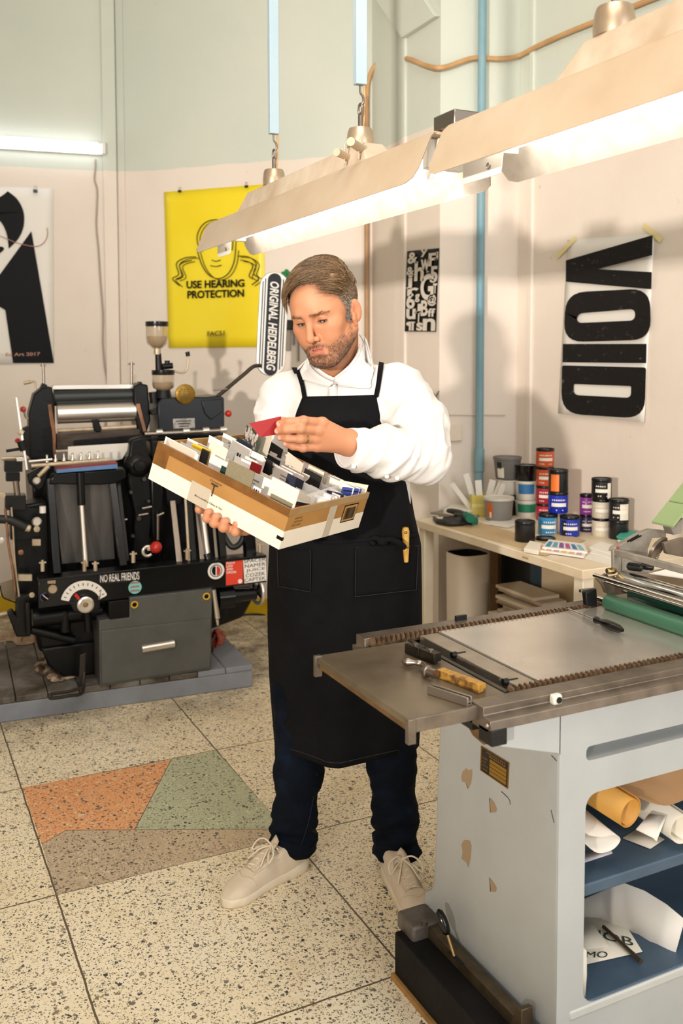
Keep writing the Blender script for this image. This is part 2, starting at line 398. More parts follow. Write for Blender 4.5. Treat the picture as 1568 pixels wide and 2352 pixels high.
# small wall electrics in the corner
el = empty('wall_socket', (0, 0, 0), 0, 'cream socket box low in the corner with a thin cable leading left', 'socket')
sp = Xp(1168, 962, 2.79); eb = MB().box(2.775, 2.8, sp[1]-.02, sp[1]+.02, sp[2]-.035, sp[2]+.03); eb.build('socket_body', cw_, el, bevel=.004)
eb = MB().tube([Yp(1020, 952, 3.714), Yp(1080, 953, 3.714), Yp(1160, 953, 3.712)], .003, 8); eb.build('socket_cable', cw_, el)
sw = Yp(1042, 994, 3.71); eb = MB().box(sw[0]-.042, sw[0]+.042, 3.702, 3.72, sw[2]-.04, sw[2]+.04)
tag(eb.build('junction_plate', cw_, bevel=.004), 'small square cream cover plate on the wall left of the blue pipe', 'cover plate')
hk = Xp(1008, 908, 2.35); hb = MB().tube([(2.35, hk[1], hk[2]+.02), (2.335, hk[1], hk[2]+.0), (2.325, hk[1]-.01, hk[2]-.012), (2.315, hk[1]-.012, hk[2]+.008)], .003, 8)
tag(hb.build('wall_hook', mat('hook steel', '#6b6258', .4, .8)), 'tiny metal hook on the pier below the lettering print', 'hook')

# strip light on the left wall, and its cord
sl = empty('strip_light', (0, 0, 0), 0, 'glowing white strip light mounted on the wall above the black letter poster', 'light fixture')
wlx = np.array([*dl, 0]); wln = -WL_N
A = wl(-160, 332, .0); B = wl(241, 346, .0); zt = .5*(wl(100, 323)[2]); B[2] = A[2] = wl(226, 344)[2]
L_ = np.linalg.norm(B-A); c = (A+B)/2
mb = MB(); mb.obox(c+wln*.012, (wlx, wln, (0, 0, 1)), (L_, .024, .066)); mb.build('housing', mat('white plastic', '#e9e6e0', .4), sl, bevel=.004)
EM = mat('strip diffuser', '#f3f6ff', .4, emit=5.)
mb = MB(); ee = c+wln*.038-wlx*.018; mb.obox(ee, (wlx, wln, (0, 0, 1)), (L_-.045, .036, .062)); mb.build('diffuser', EM, sl, bevel=.012, seg=3)
mb = MB(); mb.obox(B-wlx*.010+wln*.03, (wlx, wln, (0, 0, 1)), (.022, .056, .07)); mb.build('end_cap', mat('white plastic', '#e9e6e0', .4), sl, bevel=.006)
cp = [wl(219, 366, .012), wl(219, 385, .012), wl(217, 412, .012), wl(223, 437, .012), wl(222, 480, .012), wl(221, 520, .012), wl(226, 575, .012), wl(230, 640, .012), wl(236, 720, .012), wl(236, 760, .012), wl(236, 790, .012), wl(240, 840, .012), wl(246, 890, .012), wl(240, 1000, .012)]
tag(MB().tube(smooth_path(cp, 5), .0045, 8).build('power_cord', mat('cord grey', '#a79a8b', .5), smooth=60), 'thin grey power cord hanging down the wall below the strip light', 'cord')

# ------------------------------------------------------------------ posters
PAP = mat('poster paper white', '#e9e5dd', .45)
INK = mat('poster black ink', '#09090a', .5, spec=.15)
CLIP = mat('clip black', '#1b1b1c', .35); CLW = mat('clip wire', '#a9a49a', .3, 1.)
def bez(pts, n=8): return smooth_path(pts, n)
def sheet(fn, quad, n=14, curl=.0, th=.0008, wav=.004):
    """a thin curved sheet: fn maps pixel + offset to the wall plane"""
    q = [np.array(p, float) for p in quad]; P = []
    for i in range(n+1):
        r = []
        for j in range(n+1):
            a, b = j/n, i/n
            px = q[0]*(1-a)*(1-b)+q[1]*a*(1-b)+q[2]*a*b+q[3]*(1-a)*b
            off = .004+wav*math.sin(5*a+2*b)*b+curl*b*b*b
            r.append(fn(px[0], px[1], off))
        P.append(r)
    return P
def poster(name, label, fn, quad, m, wn, wav=.004, curl=.01):
    e = empty(name, (0, 0, 0), 0, label, 'poster'); P = sheet(fn, quad, wav=wav, curl=curl)
    mb = MB().grid(P); o = mb.build('paper', m, e, smooth=60)
    sd = o.modifiers.new('thick', 'SOLIDIFY'); sd.thickness = .0008; sd.offset = 0
    return e
def clip(parent, p, ax, n, s=1.):
    mb = MB(); mb.prism([p+ax*.012*s, p-ax*.012*s, p-ax*.010*s+n*.012*s, p+ax*.010*s+n*.012*s], (0, 0, -.016*s))
    o = mb.build('binder_clip', CLIP, parent)
    w = MB().tube([p+ax*.007*s+n*.004, p+ax*.006*s+n*.002+np.array([0, 0, .022*s]), p-ax*.006*s+n*.002+np.array([0, 0, .022*s]), p-ax*.007*s+n*.004], .0011, 6); w.build('clip_wire', CLW, o)

# big black-letter poster, left
pA = poster('letter_poster', 'white poster with a giant black letter form on the wall left of the corner', wl, [(-150, 425), (123, 433), (123, 834), (-150, 842)], PAP, WL_N, .003, .004)
def flat(fn, pts, off): return [fn(x, y, off) for x, y in pts]
mb = MB()
mb.poly(flat(wl, [tuple(p) for p in smooth_path([(-80, 500), (-40, 470), (0, 452), (18, 439)], 6)] + [tuple(p) for p in smooth_path([(18, 439), (40, 458), (54, 487), (54, 520), (42, 548), (22, 569)], 6)] + [(20, 571)] + [tuple(p) for p in smooth_path([(19, 560), (14, 533), (0, 508), (-30, 492), (-80, 488)], 5)], .0115))
mb.poly(flat(wl, [(-80, 655), (-10, 638), (0, 630), (72, 531), (124, 834), (30, 834), (12, 712), (0, 705), (-80, 700)], .0115))
mb.poly(flat(wl, [tuple(p) for p in smooth_path([(-80, 560), (-20, 572), (2, 566), (8, 574), (-20, 590), (-80, 590)], 5)], .0115))
mb.build('printed_letter', INK, pA, smooth=None)
RED = mat('copper ink', '#b58273', .45)
mb = MB().tube(smooth_path([wl(-60, 520, .011), wl(0, 542, .0125), (wl(40, 558, .0125)), wl(80, 566, .0125), wl(100, 558, .0125), wl(109, 540, .0125), wl(108, 523, .0125)], 6), .0022, 6); mb.build('printed_flourish', RED, pA)
text4('lettering', 'printproof · Ed Art 2017', [wl(-70, 822, .0125), wl(92, 819, .0125), wl(92, 809, .0125), wl(-70, 812, .0125)], mat('rose ink', '#c08a78', .5), pA, bold=.01)
clip(pA, wl(81, 436, .006), np.array([*dl, 0]), -WL_N)
# yellow poster
YP = mat('yellow poster', '#f4de30', .32, col2='#efd51f', vs=3)
pY = poster('hearing_poster', 'bright yellow poster with line drawing and black block capitals', wm, [(376, 441), (606, 423), (609, 797), (387, 799)], YP, WM_N, .005, .006)
mb = MB()
def strokes(mb, fn, paths, off, w=.003, closed=False):
    for p in paths: mb.tube([fn(x, y, off) for x, y in (q for q in smooth_path([(a, b) for a, b in p], 5))], w, 6)
pth = [[(458, 575), (452, 545), (462, 520), (480, 507), (505, 505), (527, 513), (535, 535), (533, 575)],
       [(452, 572), (462, 605), (478, 630), (500, 640), (522, 630), (536, 605), (541, 572)],
       [(450, 590), (425, 592), (405, 605), (410, 630), (396, 640), (412, 656)], [(440, 598), (420, 603), (412, 612), (420, 634), (406, 642)],
       [(545, 588), (570, 590), (588, 605), (582, 628), (594, 640), (578, 654)], [(552, 597), (572, 602), (580, 612), (572, 634), (586, 642)],
       [(486, 597), (496, 600), (506, 597)], [(483, 610), (496, 612), (508, 609)]]
strokes(mb, wm, pth, .0155, .0028)
strokes(mb, wm, [[(x+7, y+3) for x, y in p] for p in pth[:6]], .0155, .0022)
mb.build('printed_drawing', mat('brown black ink', '#2a2412', .5), pY, smooth=60)
text4('lettering', 'USE HEARING', [wm(428, 663, .0165), wm(561, 659, .0165), wm(561, 641, .0165), wm(428, 645, .0165)], INK, pY, bold=.03)
text4('lettering', 'PROTECTION', [wm(430, 686, .0165), wm(560, 682, .0165), wm(560, 664, .0165), wm(430, 668, .0165)], INK, pY, bold=.03)
text4('lettering', 'FAC51', [wm(476, 772, .019), wm(515, 770, .019), wm(515, 759, .019), wm(476, 761, .019)], mat('ochre ink', '#5c4f10', .5), pY, bold=.01)
for q in ((413, 437), (566, 426)): clip(pY, wm(*q, .008), np.array([*dm, 0]), -WM_N, .8)
# type specimen print on the pier
px_ = lambda x, y, off=.0: Xp(x, y, 2.35-off)
pT = poster('lettering_print', 'narrow black print covered in assorted pale letters on the pier', px_, [(935, 577), (1008, 570), (1000, 762), (928, 761)], INK, None, .002, .004)
qq = [np.array(p) for p in ((935, 577), (1008, 570), (1000, 762), (928, 761))]
def tq(a, b): return qq[0]*(1-a)*(1-b)+qq[1]*a*(1-b)+qq[2]*a*b+qq[3]*(1-a)*b
mb = MB()
for ch, a, b, w, h in (('&', .02, .02, .32, .14), ('h', .25, .14, .3, .24), ('w', .44, .12, .28, .14), ('F', .68, .05, .27, .16), ('y', .42, 0, .22, .09), ('J', .86, .04, .12, .10), ('5', .75, .21, .24, .2), ('&', .0, .20, .24, .10), ('j', .0, .3, .2, .18),
                       ('G', .46, .3, .42, .32), ('T', .86, .42, .13, .12), ('r', .05, .46, .36, .1), ('6', .03, .52, .27, .2), ('g', .30, .54, .15, .1), ('J', .30, .66, .2, .12), ('B', .50, .62, .22, .19), ('@', .70, .55, .28, .14), ('ff', .72, .72, .24, .1), ('u', .04, .72, .3, .13), ('T', .36, .75, .16, .14), ('¶', .05, .88, .28, .11), ('s', .38, .89, .2, .1), ('n', .58, .84, .4, .15), ('*', .62, .26, .1, .05)):
    v, f, _ = text_flat(ch, .03)
    mb.add([px_(*tq(a+w*x, b+h*(1-y)), .0105) for x, y in v], f)
mb.build('printed_letters', mat('print pale', '#d8cfc4', .5), pT, smooth=None)
# VOID letterpress poster on the right wall (reads downwards)
vx = lambda x, y, off=.0: Xp(x, y, 2.8-off)
pV = poster('letterpress_poster', 'white letterpress poster with the giant black word VOID set sideways', vx, [(1303, 551), (1502, 537), (1479, 970), (1281, 950)], PAP, None, .003, .012)
m_, nt_, b_ = new_mat('worn black ink'); b_.inputs['Roughness'].default_value = .6; b_.inputs['Specular IOR Level'].default_value = .15
w1 = ramp(nt_, noise(nt_, 34, 9, .75, stretch=(1, .8, 1.6)), [(.60, (0, 0, 0, 1)), (.74, (.85, .85, .85, 1))])
w1 = math_(nt_, 'MULTIPLY', w1, ramp(nt_, noise(nt_, 5, 4), [(.35, (.15, .15, .15, 1)), (.7, (.9, .9, .9, 1))]))
nt_.links.new(mixc(nt_, w1, mixc(nt_, noise(nt_, 60, 3), c4('#131111'), c4('#211f1e')), c4('#bfb4a8')), b_.inputs['Base Color'])
VO = .0165
def ringpoly(mb, outer, inner, fn, off):
    """band between two closed outlines with equal point counts"""
    n = len(outer); mb.add([fn(x, y, off) for x, y in outer]+[fn(x, y, off) for x, y in inner], [(i, (i+1) % n, n+(i+1) % n, n+i) for i in range(n)])
def rrect(c4_, r, n=6):
    """rounded quad in pixels: corners tl,tr,br,bl ; r list"""
    q = [np.array(p, float) for p in c4_]; out = []
    for i in range(4):
        p, a, b = q[i], q[i-1], q[(i+1) % 4]; r0 = r[i]
        da, db = (a-p)/np.linalg.norm(a-p), (b-p)/np.linalg.norm(b-p)
        s, e = p+da*r0, p+db*r0
        for k in range(n+1): t = k/n; out.append((1-t)**2*s+2*t*(1-t)*p+t*t*e)
    return out
mb = MB()
mb.poly(flat(vx, [(1299, 598), (1498, 540), (1497, 586), (1371, 618), (1496, 625), (1495, 664), (1299, 647)], VO))
ringpoly(mb, rrect([(1299, 672), (1492, 662), (1494, 780), (1293, 786)], [46]*4), rrect([(1325, 720), (1458, 709), (1458, 736), (1323, 742)], [14]*4), vx, VO)
mb.poly(flat(vx, [(1292, 790), (1484, 790), (1483, 834), (1291, 832)], VO))
ringpoly(mb, rrect([(1290, 839), (1483, 844), (1480, 962), (1288, 950)], [6, 6, 48, 48]), rrect([(1317, 882), (1449, 887), (1448, 914), (1317, 907)], [4, 4, 12, 12]), vx, VO+.002)
mb.build('printed_word', m_, pV, smooth=None)
TAPE = mat('masking tape', '#e6d59c', .6)
for a, b in (((1278, 590), (1322, 546)), ((1476, 516), (1518, 552))):
    a, b = vx(*a, .009), vx(*b, .009); d = (b-a)/np.linalg.norm(b-a); n = np.array([1., 0, 0]); s = np.cross(n, d)*.011
    MB().poly([a-s, b-s, b+s, a+s]).build('tape', TAPE, pV, smooth=None)

# bits hanging on the wall behind the press sign
e_ = empty('tool_hanger', (0, 0, 0), 0, 'dark bracket with grey tools hanging on the wall between the press sign and his face', 'tool hanger')
def wbox(x0, y0, x1, y1, o0, o1): q = [wm(x, y, o0) for x, y in ((x0, y0), (x1, y0), (x1, y1), (x0, y1))]; b = MB(); b.prism(q, -WM_N*(o1-o0)); return b
wbox(650, 735, 690, 758, .002, .04).build('bracket', mat('clip black', '#1b1b1c'), e_, bevel=.006)
GT = mat('tool grey', '#8d857c', .5, .3)
for x0, x1, y1 in ((656, 668, 806), (673, 678, 792), (684, 688, 830)): wbox(x0, 757, x1, y1, .014, .018).build('hanging_tool', GT, e_, bevel=.001)
gb = MB(); gc = wm(656, 632, .012); [gb.ball(gc+np.array([dx, -dx*.6, dz]), .014, 8, (1, .5, .8)) for dx, dz in ((0, 0), (.014, .012), (-.012, .010), (.004, .022), (.012, -.012))]
tag(gb.build('green_ribbon', mat('green scrap', '#1f7d48', .7), smooth=60), 'small green ribbon scrap on the wall just right of the top of the press sign', 'ribbon')
# ================================================================== PENDANT FLUORESCENT FIXTURES
DUST = mat('dusty reflector paint', '#c6b299', .5, col2='#b8a184', vs=5, bump=.06)
REFL = mat('reflector inside white', '#dcd8d2', .35, col2='#c9c2b8', vs=20)
SPN = mat('spine paint', '#d3c3ae', .5, col2='#b59f84', vs=9)
ALU = mat('aluminium dome', '#c9b49b', .35, .75, col2='#b49c82', vs=14)
TUBE = mat('fluorescent tube', '#fff5e8', .4, emit=9.)
PLW = mat('end plate white', '#e8e6e2', .4)
BARB = mat('hanger channel blue', '#a9bdc6', .45, col2='#9db4c0', vs=5)
STL = mat('bright steel', '#9a9088', .3, 1.)
def fixture(y0, y1, bx0, bx1, cones, label, bars=True):
    """runs along Y from y0 (near) to y1 (far)"""
    e = empty('pendant_light', (1.156, (y0+y1)/2, 1.85), 0, label, 'light fixture', 'pendant fluorescent lights')
    o = np.array([1.156, (y0+y1)/2, 1.85]); a, b = y0-o[1], y1-o[1]
    t = .0016
    def wing(sx, name, ms):
        # sheet bent from the spine down and out; rounded lower corners
        prof = [(sx*.050, .112), (sx*.062, .100), (sx*.106, .000)]
        mb = MB()
        def lay(off, rev, mi):
            ys = [a, a+.012, a+.04, b-.04, b-.012, b]; P = []
            for k, yy in enumerate(ys):
                cut = (.03, .008, 0, 0, .008, .03)[k]; r = []
                for i, (px, pz) in enumerate(prof):
                    f = 1-(cut/.1 if i == 2 else 0); q = np.array(prof[1])+(np.array(prof[2])-np.array(prof[1]))*f if i == 2 else np.array([px, pz])
                    r.append((q[0]+off[0]*sx, yy, q[1]+off[1]))
                P.append(r if not rev else r[::-1])
            mb.grid(P, mi)
        lay((t, t*.4), sx < 0, 0); lay((0, 0), sx > 0, 1)
        return mb.build(name, ms, e, smooth=30)
    wing(-1, 'reflector_wing', [DUST, REFL]); wing(1, 'reflector_wing', [DUST, REFL])
    mb = MB(); mb.box(-.052, .052, a+.005, b-.005, .108, .114); mb.build('tube_tray', [DUST], e)
    mb = MB(); u0, u1 = bx0-o[1], bx1-o[1]
    mb.add([(-.048, u0, .114), (.048, u0, .114), (.048, u1, .114), (-.048, u1, .114), (-.032, u0+.06, .172), (.032, u0+.06, .172), (.032, u1-.06, .172), (-.032, u1-.06, .172)],
           [(0, 3, 2, 1), (4, 5, 6, 7), (0, 1, 5, 4), (1, 2, 6, 5), (2, 3, 7, 6), (3, 0, 4, 7)]); mb.build('ballast_box', SPN, e, bevel=.002)
    for x in (-.034, .034): MB().cyl((x, a+.09, .062), (x, b-.09, .062), .013, n=14).build('tube', TUBE, e, smooth=40)
    for y0_, y1_ in ((b-.185, b-.03), (a+.02, a+.075)):
        p = MB(); q = rrect([(y0_, .104), (y1_, .104), (y1_, -.014 if y1_ > 0 else .02), (y0_+.02, -.014 if y1_ > 0 else .02)], [.002, .002, .012, .012], 4)
        p.prism([(-.03, yy, zz) for yy, zz in q], (.002, 0, 0)); pp = p.build('end_plate', PLW, e)
        if y1_ > 0: MB().tube(arc((-.0315, y0_+.06, .008), (0, 1, 0), (0, 0, 1), .006, 0, 340, 12), .0013, 6, closed=True).build('screw', STL, pp)
        MB().box(-.05, .05, (y0_+y1_)/2-.012, (y0_+y1_)/2+.012, .04, .106).build('lamp_holder', PLW, e, bevel=.003)
    for cy in cones:
        c = cy-o[1]; d = MB(); d.lathe([(.036, .172), (.037, .19), (.034, .212), (.030, .222), (.012, .226), (.006, .228)], (0, c, 0), n=24)
        dd = d.build('canopy_cone', ALU, e, smooth=40)
        h = MB(); h.tube([(0, c, .226), (0, c, .255), (.004, c, .262)], .006, 10)
        ring = [(0.0, c+.010*math.cos(k/10*2*PI), .272+.016*math.sin(k/10*2*PI)) for k in range(10)]; h.tube(ring, .0028, 8, closed=True)
        h.tube(smooth_path([(0, c, .283), (.009, c, .292), (.008, c, .306), (0, c, .318), (0, c, .345)], 4), .003, 8)
        h.build('hook', STL, dd)
        if bars:
            MB().box(-.016, .016, c-.011, c+.011, .336, ZC-1.85).build('hanger_channel', BARB, e, bevel=.002)
            MB().tube([(.014, c+.004, .35), (.015, c+.004, .30), (.012, c+.004, .24), (.008, c+.004, .215)], .0035, 8).build('supply_cord', KAB, e, smooth=60)
    return e
la = fixture(1.767, 3.34, 2.10, 3.05, (2.225, 2.83), 'dusty pendant fluorescent light farther from the camera, above the head of the man')
lb = fixture(.15, 1.722, .42, 1.37, (.50, 1.27), 'dusty pendant fluorescent light in front, running out of the top right of the photo')
# connector between the fixtures
mb = MB(); mb.box(-.04, .04, .775, .86, .116, .15); mb.build('joint_clip', STL, lb, bevel=.003)
mb = MB(); mb.cyl((-.10, -.47, .150), (-.03, -.40, .150), .011, n=14); mb.cyl((-.095, -.38, .142), (-.03, -.33, .142), .010, n=14)
for q in ((-.055, -.425), (-.06, -.355)): mb.cyl((q[0], q[1], .12), (q[0], q[1], .17), .002, n=6)
mb.build('starter', DUST, la)
# ================================================================== PROOF PRESS (front right)
PO = np.array([1.145, 1.38, 0.])
class OFr(Fr):
    pass
PF = Fr(PO, 0)
press = fempty('proof_press', PF, 'grey cast flatbed proof press with steel bed and green rollers, in front at the right', 'printing press')
def px_x(x, y, X): return Xp(x, y, X)-PO
def px_y(x, y, Y): return Yp(x, y, Y)-PO
def px_z(x, y, z): return Zp(x, y, z)-PO
GRY = mat('press grey enamel', '#b6babb', .42, col2='#a9adae', vs=3.5, bump=.05, bs=40)
STD = mat('dark worn steel', '#887d71', .36, .65, col2='#5f564c', vs=14, bump=.08, detail=8)
STW = mat('worn steel top', '#b0a596', .34, .6, col2='#877c6e', vs=9, bump=.05, detail=8)
STP = mat('polished bed steel', '#d6d0c7', .22, .65, col2='#c0b9af', vs=4, detail=8)
BLK = mat('black iron', '#17181a', .42, .2, col2='#0e0f10', vs=10)
BRN = mat('oily cast iron', '#7d5f3a', .55, .2, col2='#5a442a', vs=18, bump=.15)
GBL = mat('blue grey shelf paint', '#3f5468', .5, col2='#4b6176', vs=9, bump=.05)
CHR = mat('chrome', '#c9c6c2', .13, 1.0)
TAN = mat('bare filler patch', '#a58d70', .7)
xe, ye = 0., 0.          # end panel plane / front panel plane (local)
L = 1.15                 # length that runs out of the photo
# --- end panel
ol = [(1010, 1655), (1004, 1800), (999, 1950), (996, 2025), (990, 2040), (976, 2046), (971, 2075), (970, 2112)]
pl = [px_x(x, y, 1.145) for x, y in ol]
yb = [(p[1], p[2]) for p in pl]
pol = [(0, .02), (0, .775)]+[(yb[0][0], .775)]+yb+[(yb[-1][0], .02)]
mb = MB(); mb.prism([(0, a, b) for a, b in pol], (.035, 0, 0)); endp = mb.build('end_panel', GRY, press, bevel=.004)
# --- front casting with slot and opening
def holed(mb, x0, x1, z0, z1, hx0, hx1, hz0, hz1, r, y, dep):
    o = rrect([(x0, z0), (x1, z0), (x1, z1), (x0, z1)], [1e-4]*4, 6); h = rrect([(hx0, hz0), (hx1, hz0), (hx1, hz1), (hx0, hz1)], [r]*4, 6)
    n = len(o); F = lambda q, yy: [(a, yy, b) for a, b in q]
    mb.add(F(o, y)+F(h, y), [(i, (i+1) % n, n+(i+1) % n, n+i) for i in range(n)])
    mb.add(F(h, y)+F(h, y+dep), [(i, (i+1) % n, n+(i+1) % n, n+i) for i in range(n)])
    mb.add(F(o, y+dep)+F(h, y+dep), [(i, n+i, n+(i+1) % n, (i+1) % n) for i in range(n)])
mb = MB()
holed(mb, .0, L, .02, .655, .066, L-.1, .183, .613, .035, -.002, .03)
holed(mb, .0, L, .655, .792, .066, L-.1, .680, .709, .012, -.002, .05)
mb.build('front_casting', GRY, press, smooth=40)
mb = MB(); mb.box(.02, L-.02, .05, .055, .66, .72); mb.box(.055, .075, (.03), .40, .02, .79); mb.box(L-.03, L, 0, .40, .02, .79); mb.box(.03, L, .395, .42, .02, .79); mb.box(.03, L, .03, .40, .60, .615+.04)
mb.build('inner_walls', GRY, press, smooth=None)
# bracket under the rail end
mb = MB(); q = [px_y(1150, 1690, 1.378), px_y(1150, 1713, 1.378), px_y(1281, 1731, 1.378), px_y(1292, 1764, 1.378)]
mb.prism([(q[0][0], -.002, .79), (q[1][0], -.002, .748), (q[2][0], -.002, .709), (.004, -.002, .70), (.004, -.002, .79)], (0, .05, 0)); mb.build('rail_bracket', GRY, press, bevel=.002)
mb = MB(); mb.prism([px_x(1062, 1650, 1.10), px_x(1110, 1640, 1.10), px_x(1110, 1712, 1.10), px_x(1085, 1690, 1.10)], (.04, 0, 0)); mb.build('bracket_rib', BRN, press, bevel=.002)
# shelves inside
mb = MB(); mb.box(.055, L-.03, .012, .395, .395, .42); mb.build('shelf', GBL, press, bevel=.003)
mb = MB(); mb.box(.055, L-.03, .0, .395, .165, .1865); mb.build('shelf', GBL, press, bevel=.003)
mb = MB(); mb.box(.055, L-.03, .34, .395, .50, .53); mb.build('back_ledge', GBL, press, bevel=.003)
mb = MB(); mb.box(0.03, L, -.004, .02, .16, .1835); mb.build('sill', mat('sill pale enamel', '#c6cac8', .4, col2='#b8bbb8', vs=7), press, bevel=.006)
# plinth block, pedal bar, lug, lever
zb = .115
mb = MB(); mb.box(1.048-PO[0], 1.125-PO[0], -.75, 1.846-PO[1], .0, zb); mb.build('foot_block', mat('black sooty wood', '#0e0d0d', .7, col2='#1a1816', vs=9, bump=.2, spec=.2), press, bevel=.004)
mb = MB(); mb.box(1.040-PO[0], 1.049-PO[0], -.75, 1.846-PO[1]+.003, .0, .014); mb.build('wood_strip', mat('raw wood strip', '#b98b4e', .6, col2='#8f6a3a', vs=20), press)
mb = MB(); mb.box(-.038, -.012, -.14, 1.80-PO[1], .112, .142); mb.build('pedal_bar', mat('bronze steel', '#6e604c', .42, .7, col2='#544838', vs=22, bump=.08), press, bevel=.002)
q = [px_x(*p, 1.115) for p in ((1193, 2352), (1196, 2322), (1210, 2303), (1229, 2288), (1230, 2352))]
mb = MB(); y0 = q[0][1]; mb.prism([(-.045, y0+.012, .10), (-.045, y0+.010, .135), (-.045, y0-.012, .175), (-.045, y0-.026, .178), (-.045, y0-.026, .09)], (.028, 0, 0)); mb.build('bar_stop', mat('bronze steel', '#6e604c'), press, bevel=.002)
lg = MB(); lg.box(1.066-PO[0], .0, 1.79-PO[1], 1.868-PO[1], .108, .15); lug = lg.build('foot_lug', mat('lug iron', '#77706a', .5, .4, col2='#514a43', vs=18, bump=.15), press, bevel=.008, seg=3)
bc = px_z(974, 2123, .15); lb_ = MB(); lb_.cyl((bc[0], bc[1], .148), (bc[0], bc[1], .158), .0075, n=6); lb_.build('bolt', STD, lug)
h0 = px_z(1043, 2197, .142); h1 = px_x(1026, 2142, 1.105); h2 = px_x(1006, 2088, 1.098)
lv = MB(); lv.cyl(h0, h1, .0035, n=10); lev = lv.build('lock_lever', mat('brass rod', '#b59a6a', .25, 1.), press, smooth=40)
d = (h2-h1); Lh = np.linalg.norm(d)
lv = MB(); lv.lathe([(.004, -.006), (.009, .0), (.0115, Lh*.3), (.0115, Lh*.6), (.008, Lh*.9), (.002, Lh*1.0)], h1, d, 18); lv.build('lever_knob', mat('black bakelite', '#0c0c0d', .18), lev, smooth=60)
lv = MB(); lv.obox((h0+np.array([.001, -.006, .0005])), ((1, 0, 0), (0, 1, 0), (0, 0, 1)), (.009, .05, .002)); lv.build('lever_slot', BLK, press)
# --- name plate, paint chips
e_ = .0012
def onp(pts, off=e_): return [px_x(x, y, 1.145-off) for x, y in pts]
npq = [(1104, 1713), (1168, 1752), (1165, 1812), (1102, 1769)]
np_ = MB(); np_.prism(onp(npq, .002), (.002, 0, 0)); npo = np_.build('name_plate', mat('brass plate edge', '#8a642c', .35, .7), press)
Q = [np.array(p, float) for p in npq]
def nq(a, b): return tuple(Q[0]*(1-a)*(1-b)+Q[1]*a*(1-b)+Q[2]*a*b+Q[3]*(1-a)*b)
def nrect(a0, a1, b0, b1, off): return onp([nq(a0, b0), nq(a1, b0), nq(a1, b1), nq(a0, b1)], off)
k_ = MB()
for r in ((.04, .96, .05, .3), (.04, .32, .3, .94), (.04, .96, .92, .96), (.93, .96, .3, .95)): k_.poly(nrect(*r, .0026))
for i in range(1, 4): k_.poly(nrect(.32, .93, .3+.155*i-.008, .3+.155*i+.008, .0027))
k_.build('plate_enamel', mat('plate black', '#191510', .5), npo, smooth=None)
k_ = MB()
for i in range(4): k_.poly(nrect(.33, .93, .31+.155*i, .44+.155*i, .0026))
k_.build('plate_fields', mat('plate brass field', '#a07a2c', .4, .5), npo, smooth=None)
k_ = MB(); rr = random.Random(3)
for b0, b1, a0, a1, n in ((.08, .15, .2, .9, 10), (.18, .26, .3, .9, 8), (.38, .44, .08, .26, 3), (.53, .58, .08, .2, 2), (.67, .72, .08, .28, 4), (.83, .88, .08, .26, 3)):
    w = (a1-a0)/n
    for i in range(n): k_.poly(nrect(a0+i*w, a0+i*w+w*rr.uniform(.5, .85), b0, b1, .0028))
k_.build('plate_marks', mat('plate marks', '#6d5326', .5), npo, smooth=None)
k_ = MB()
for pts in ([(1059, 1783), (1062, 1772), (1071, 1764), (1074, 1770), (1084, 1767), (1083, 1785), (1081, 1799), (1075, 1812), (1070, 1799), (1060, 1794)],
            [(1125, 1833), (1133, 1841), (1140, 1857), (1139, 1865), (1128, 1867), (1125, 1860)],
            [(1059, 1939), (1066, 1929), (1078, 1931), (1082, 1943), (1080, 1970), (1075, 1993), (1070, 1981), (1059, 1972), (1062, 1958)],
            [(1124, 2017), (1131, 2024), (1140, 2040), (1138, 2049), (1127, 2048)]):
    MB().poly(onp(pts, .0006)).build('chipped_patch', TAN, press, smooth=None)
for pts in ([(1151, 1818), (1160, 1826), (1163, 1830)], [(1164, 1829), (1171, 1840), (1171, 1848)], [(1124, 1833), (1126, 1866)], [(1124, 2016), (1126, 2048)], [(1074, 1811), (1070, 1799)], [(1265, 1860), (1272, 1890)], [(1266, 1735), (1278, 1748)]):
    MB().tube(onp(pts, .0004), .0008, 5).build('paint_crack', BLK, press)
# --- rails, racks, bed
ZR = .83
def prof_x(mb, prof, x0, x1): mb.prism([(x0, a, b) for a, b in prof], (x1-x0, 0, 0))
xr0 = .966-PO[0]
yo = -.005
mb = MB(); prof_x(mb, [(yo, ZR), (yo, .8155), (yo-.022, .811), (yo-.025, .795), (yo-.010, .788), (.052, .788), (.052, ZR-.012), (.038, ZR)], xr0, L); near_rail = mb.build('near_rail', STD, press, bevel=.0012)
mb = MB(); mb.box(xr0-.0, xr0+.034, -.032, .01, .766, .796); bl = mb.build('rail_end_block', BLK, press, bevel=.0015)
for x in (.010, .024): MB().cyl((xr0+x, -.0325, .788-.008), (xr0+x, -.030, .780), .0032, n=10).build('socket_screw', mat('bright screw', '#33343a', .3, .8), bl)
MB().cyl((xr0+.034, -.012, .778), (xr0+.04, -.012, .778), .006, n=12).build('socket_screw', BLK, bl)
MB().ball((xr0-.002, -.02, .802), .005, 12).build('rail_pin', STL, press, smooth=60)
yf = 1.852-PO[1]
mb = MB(); prof_x(mb, [(yf+.03, ZR), (yf-.012, ZR), (yf-.016, .80), (yf-.016, .788), (yf+.05, .788), (yf+.05, .80), (yf+.03, .806)], xr0+.0, L); mb.build('far_rail', STD, press, bevel=.0012)
mb = MB(); mb.box(px_z(1067, 1436, .83)[0], px_z(1067, 1436, .83)[0]+.03, yf+.012, yf+.02, ZR, ZR+.012); mb.build('far_stop', BLK, press)
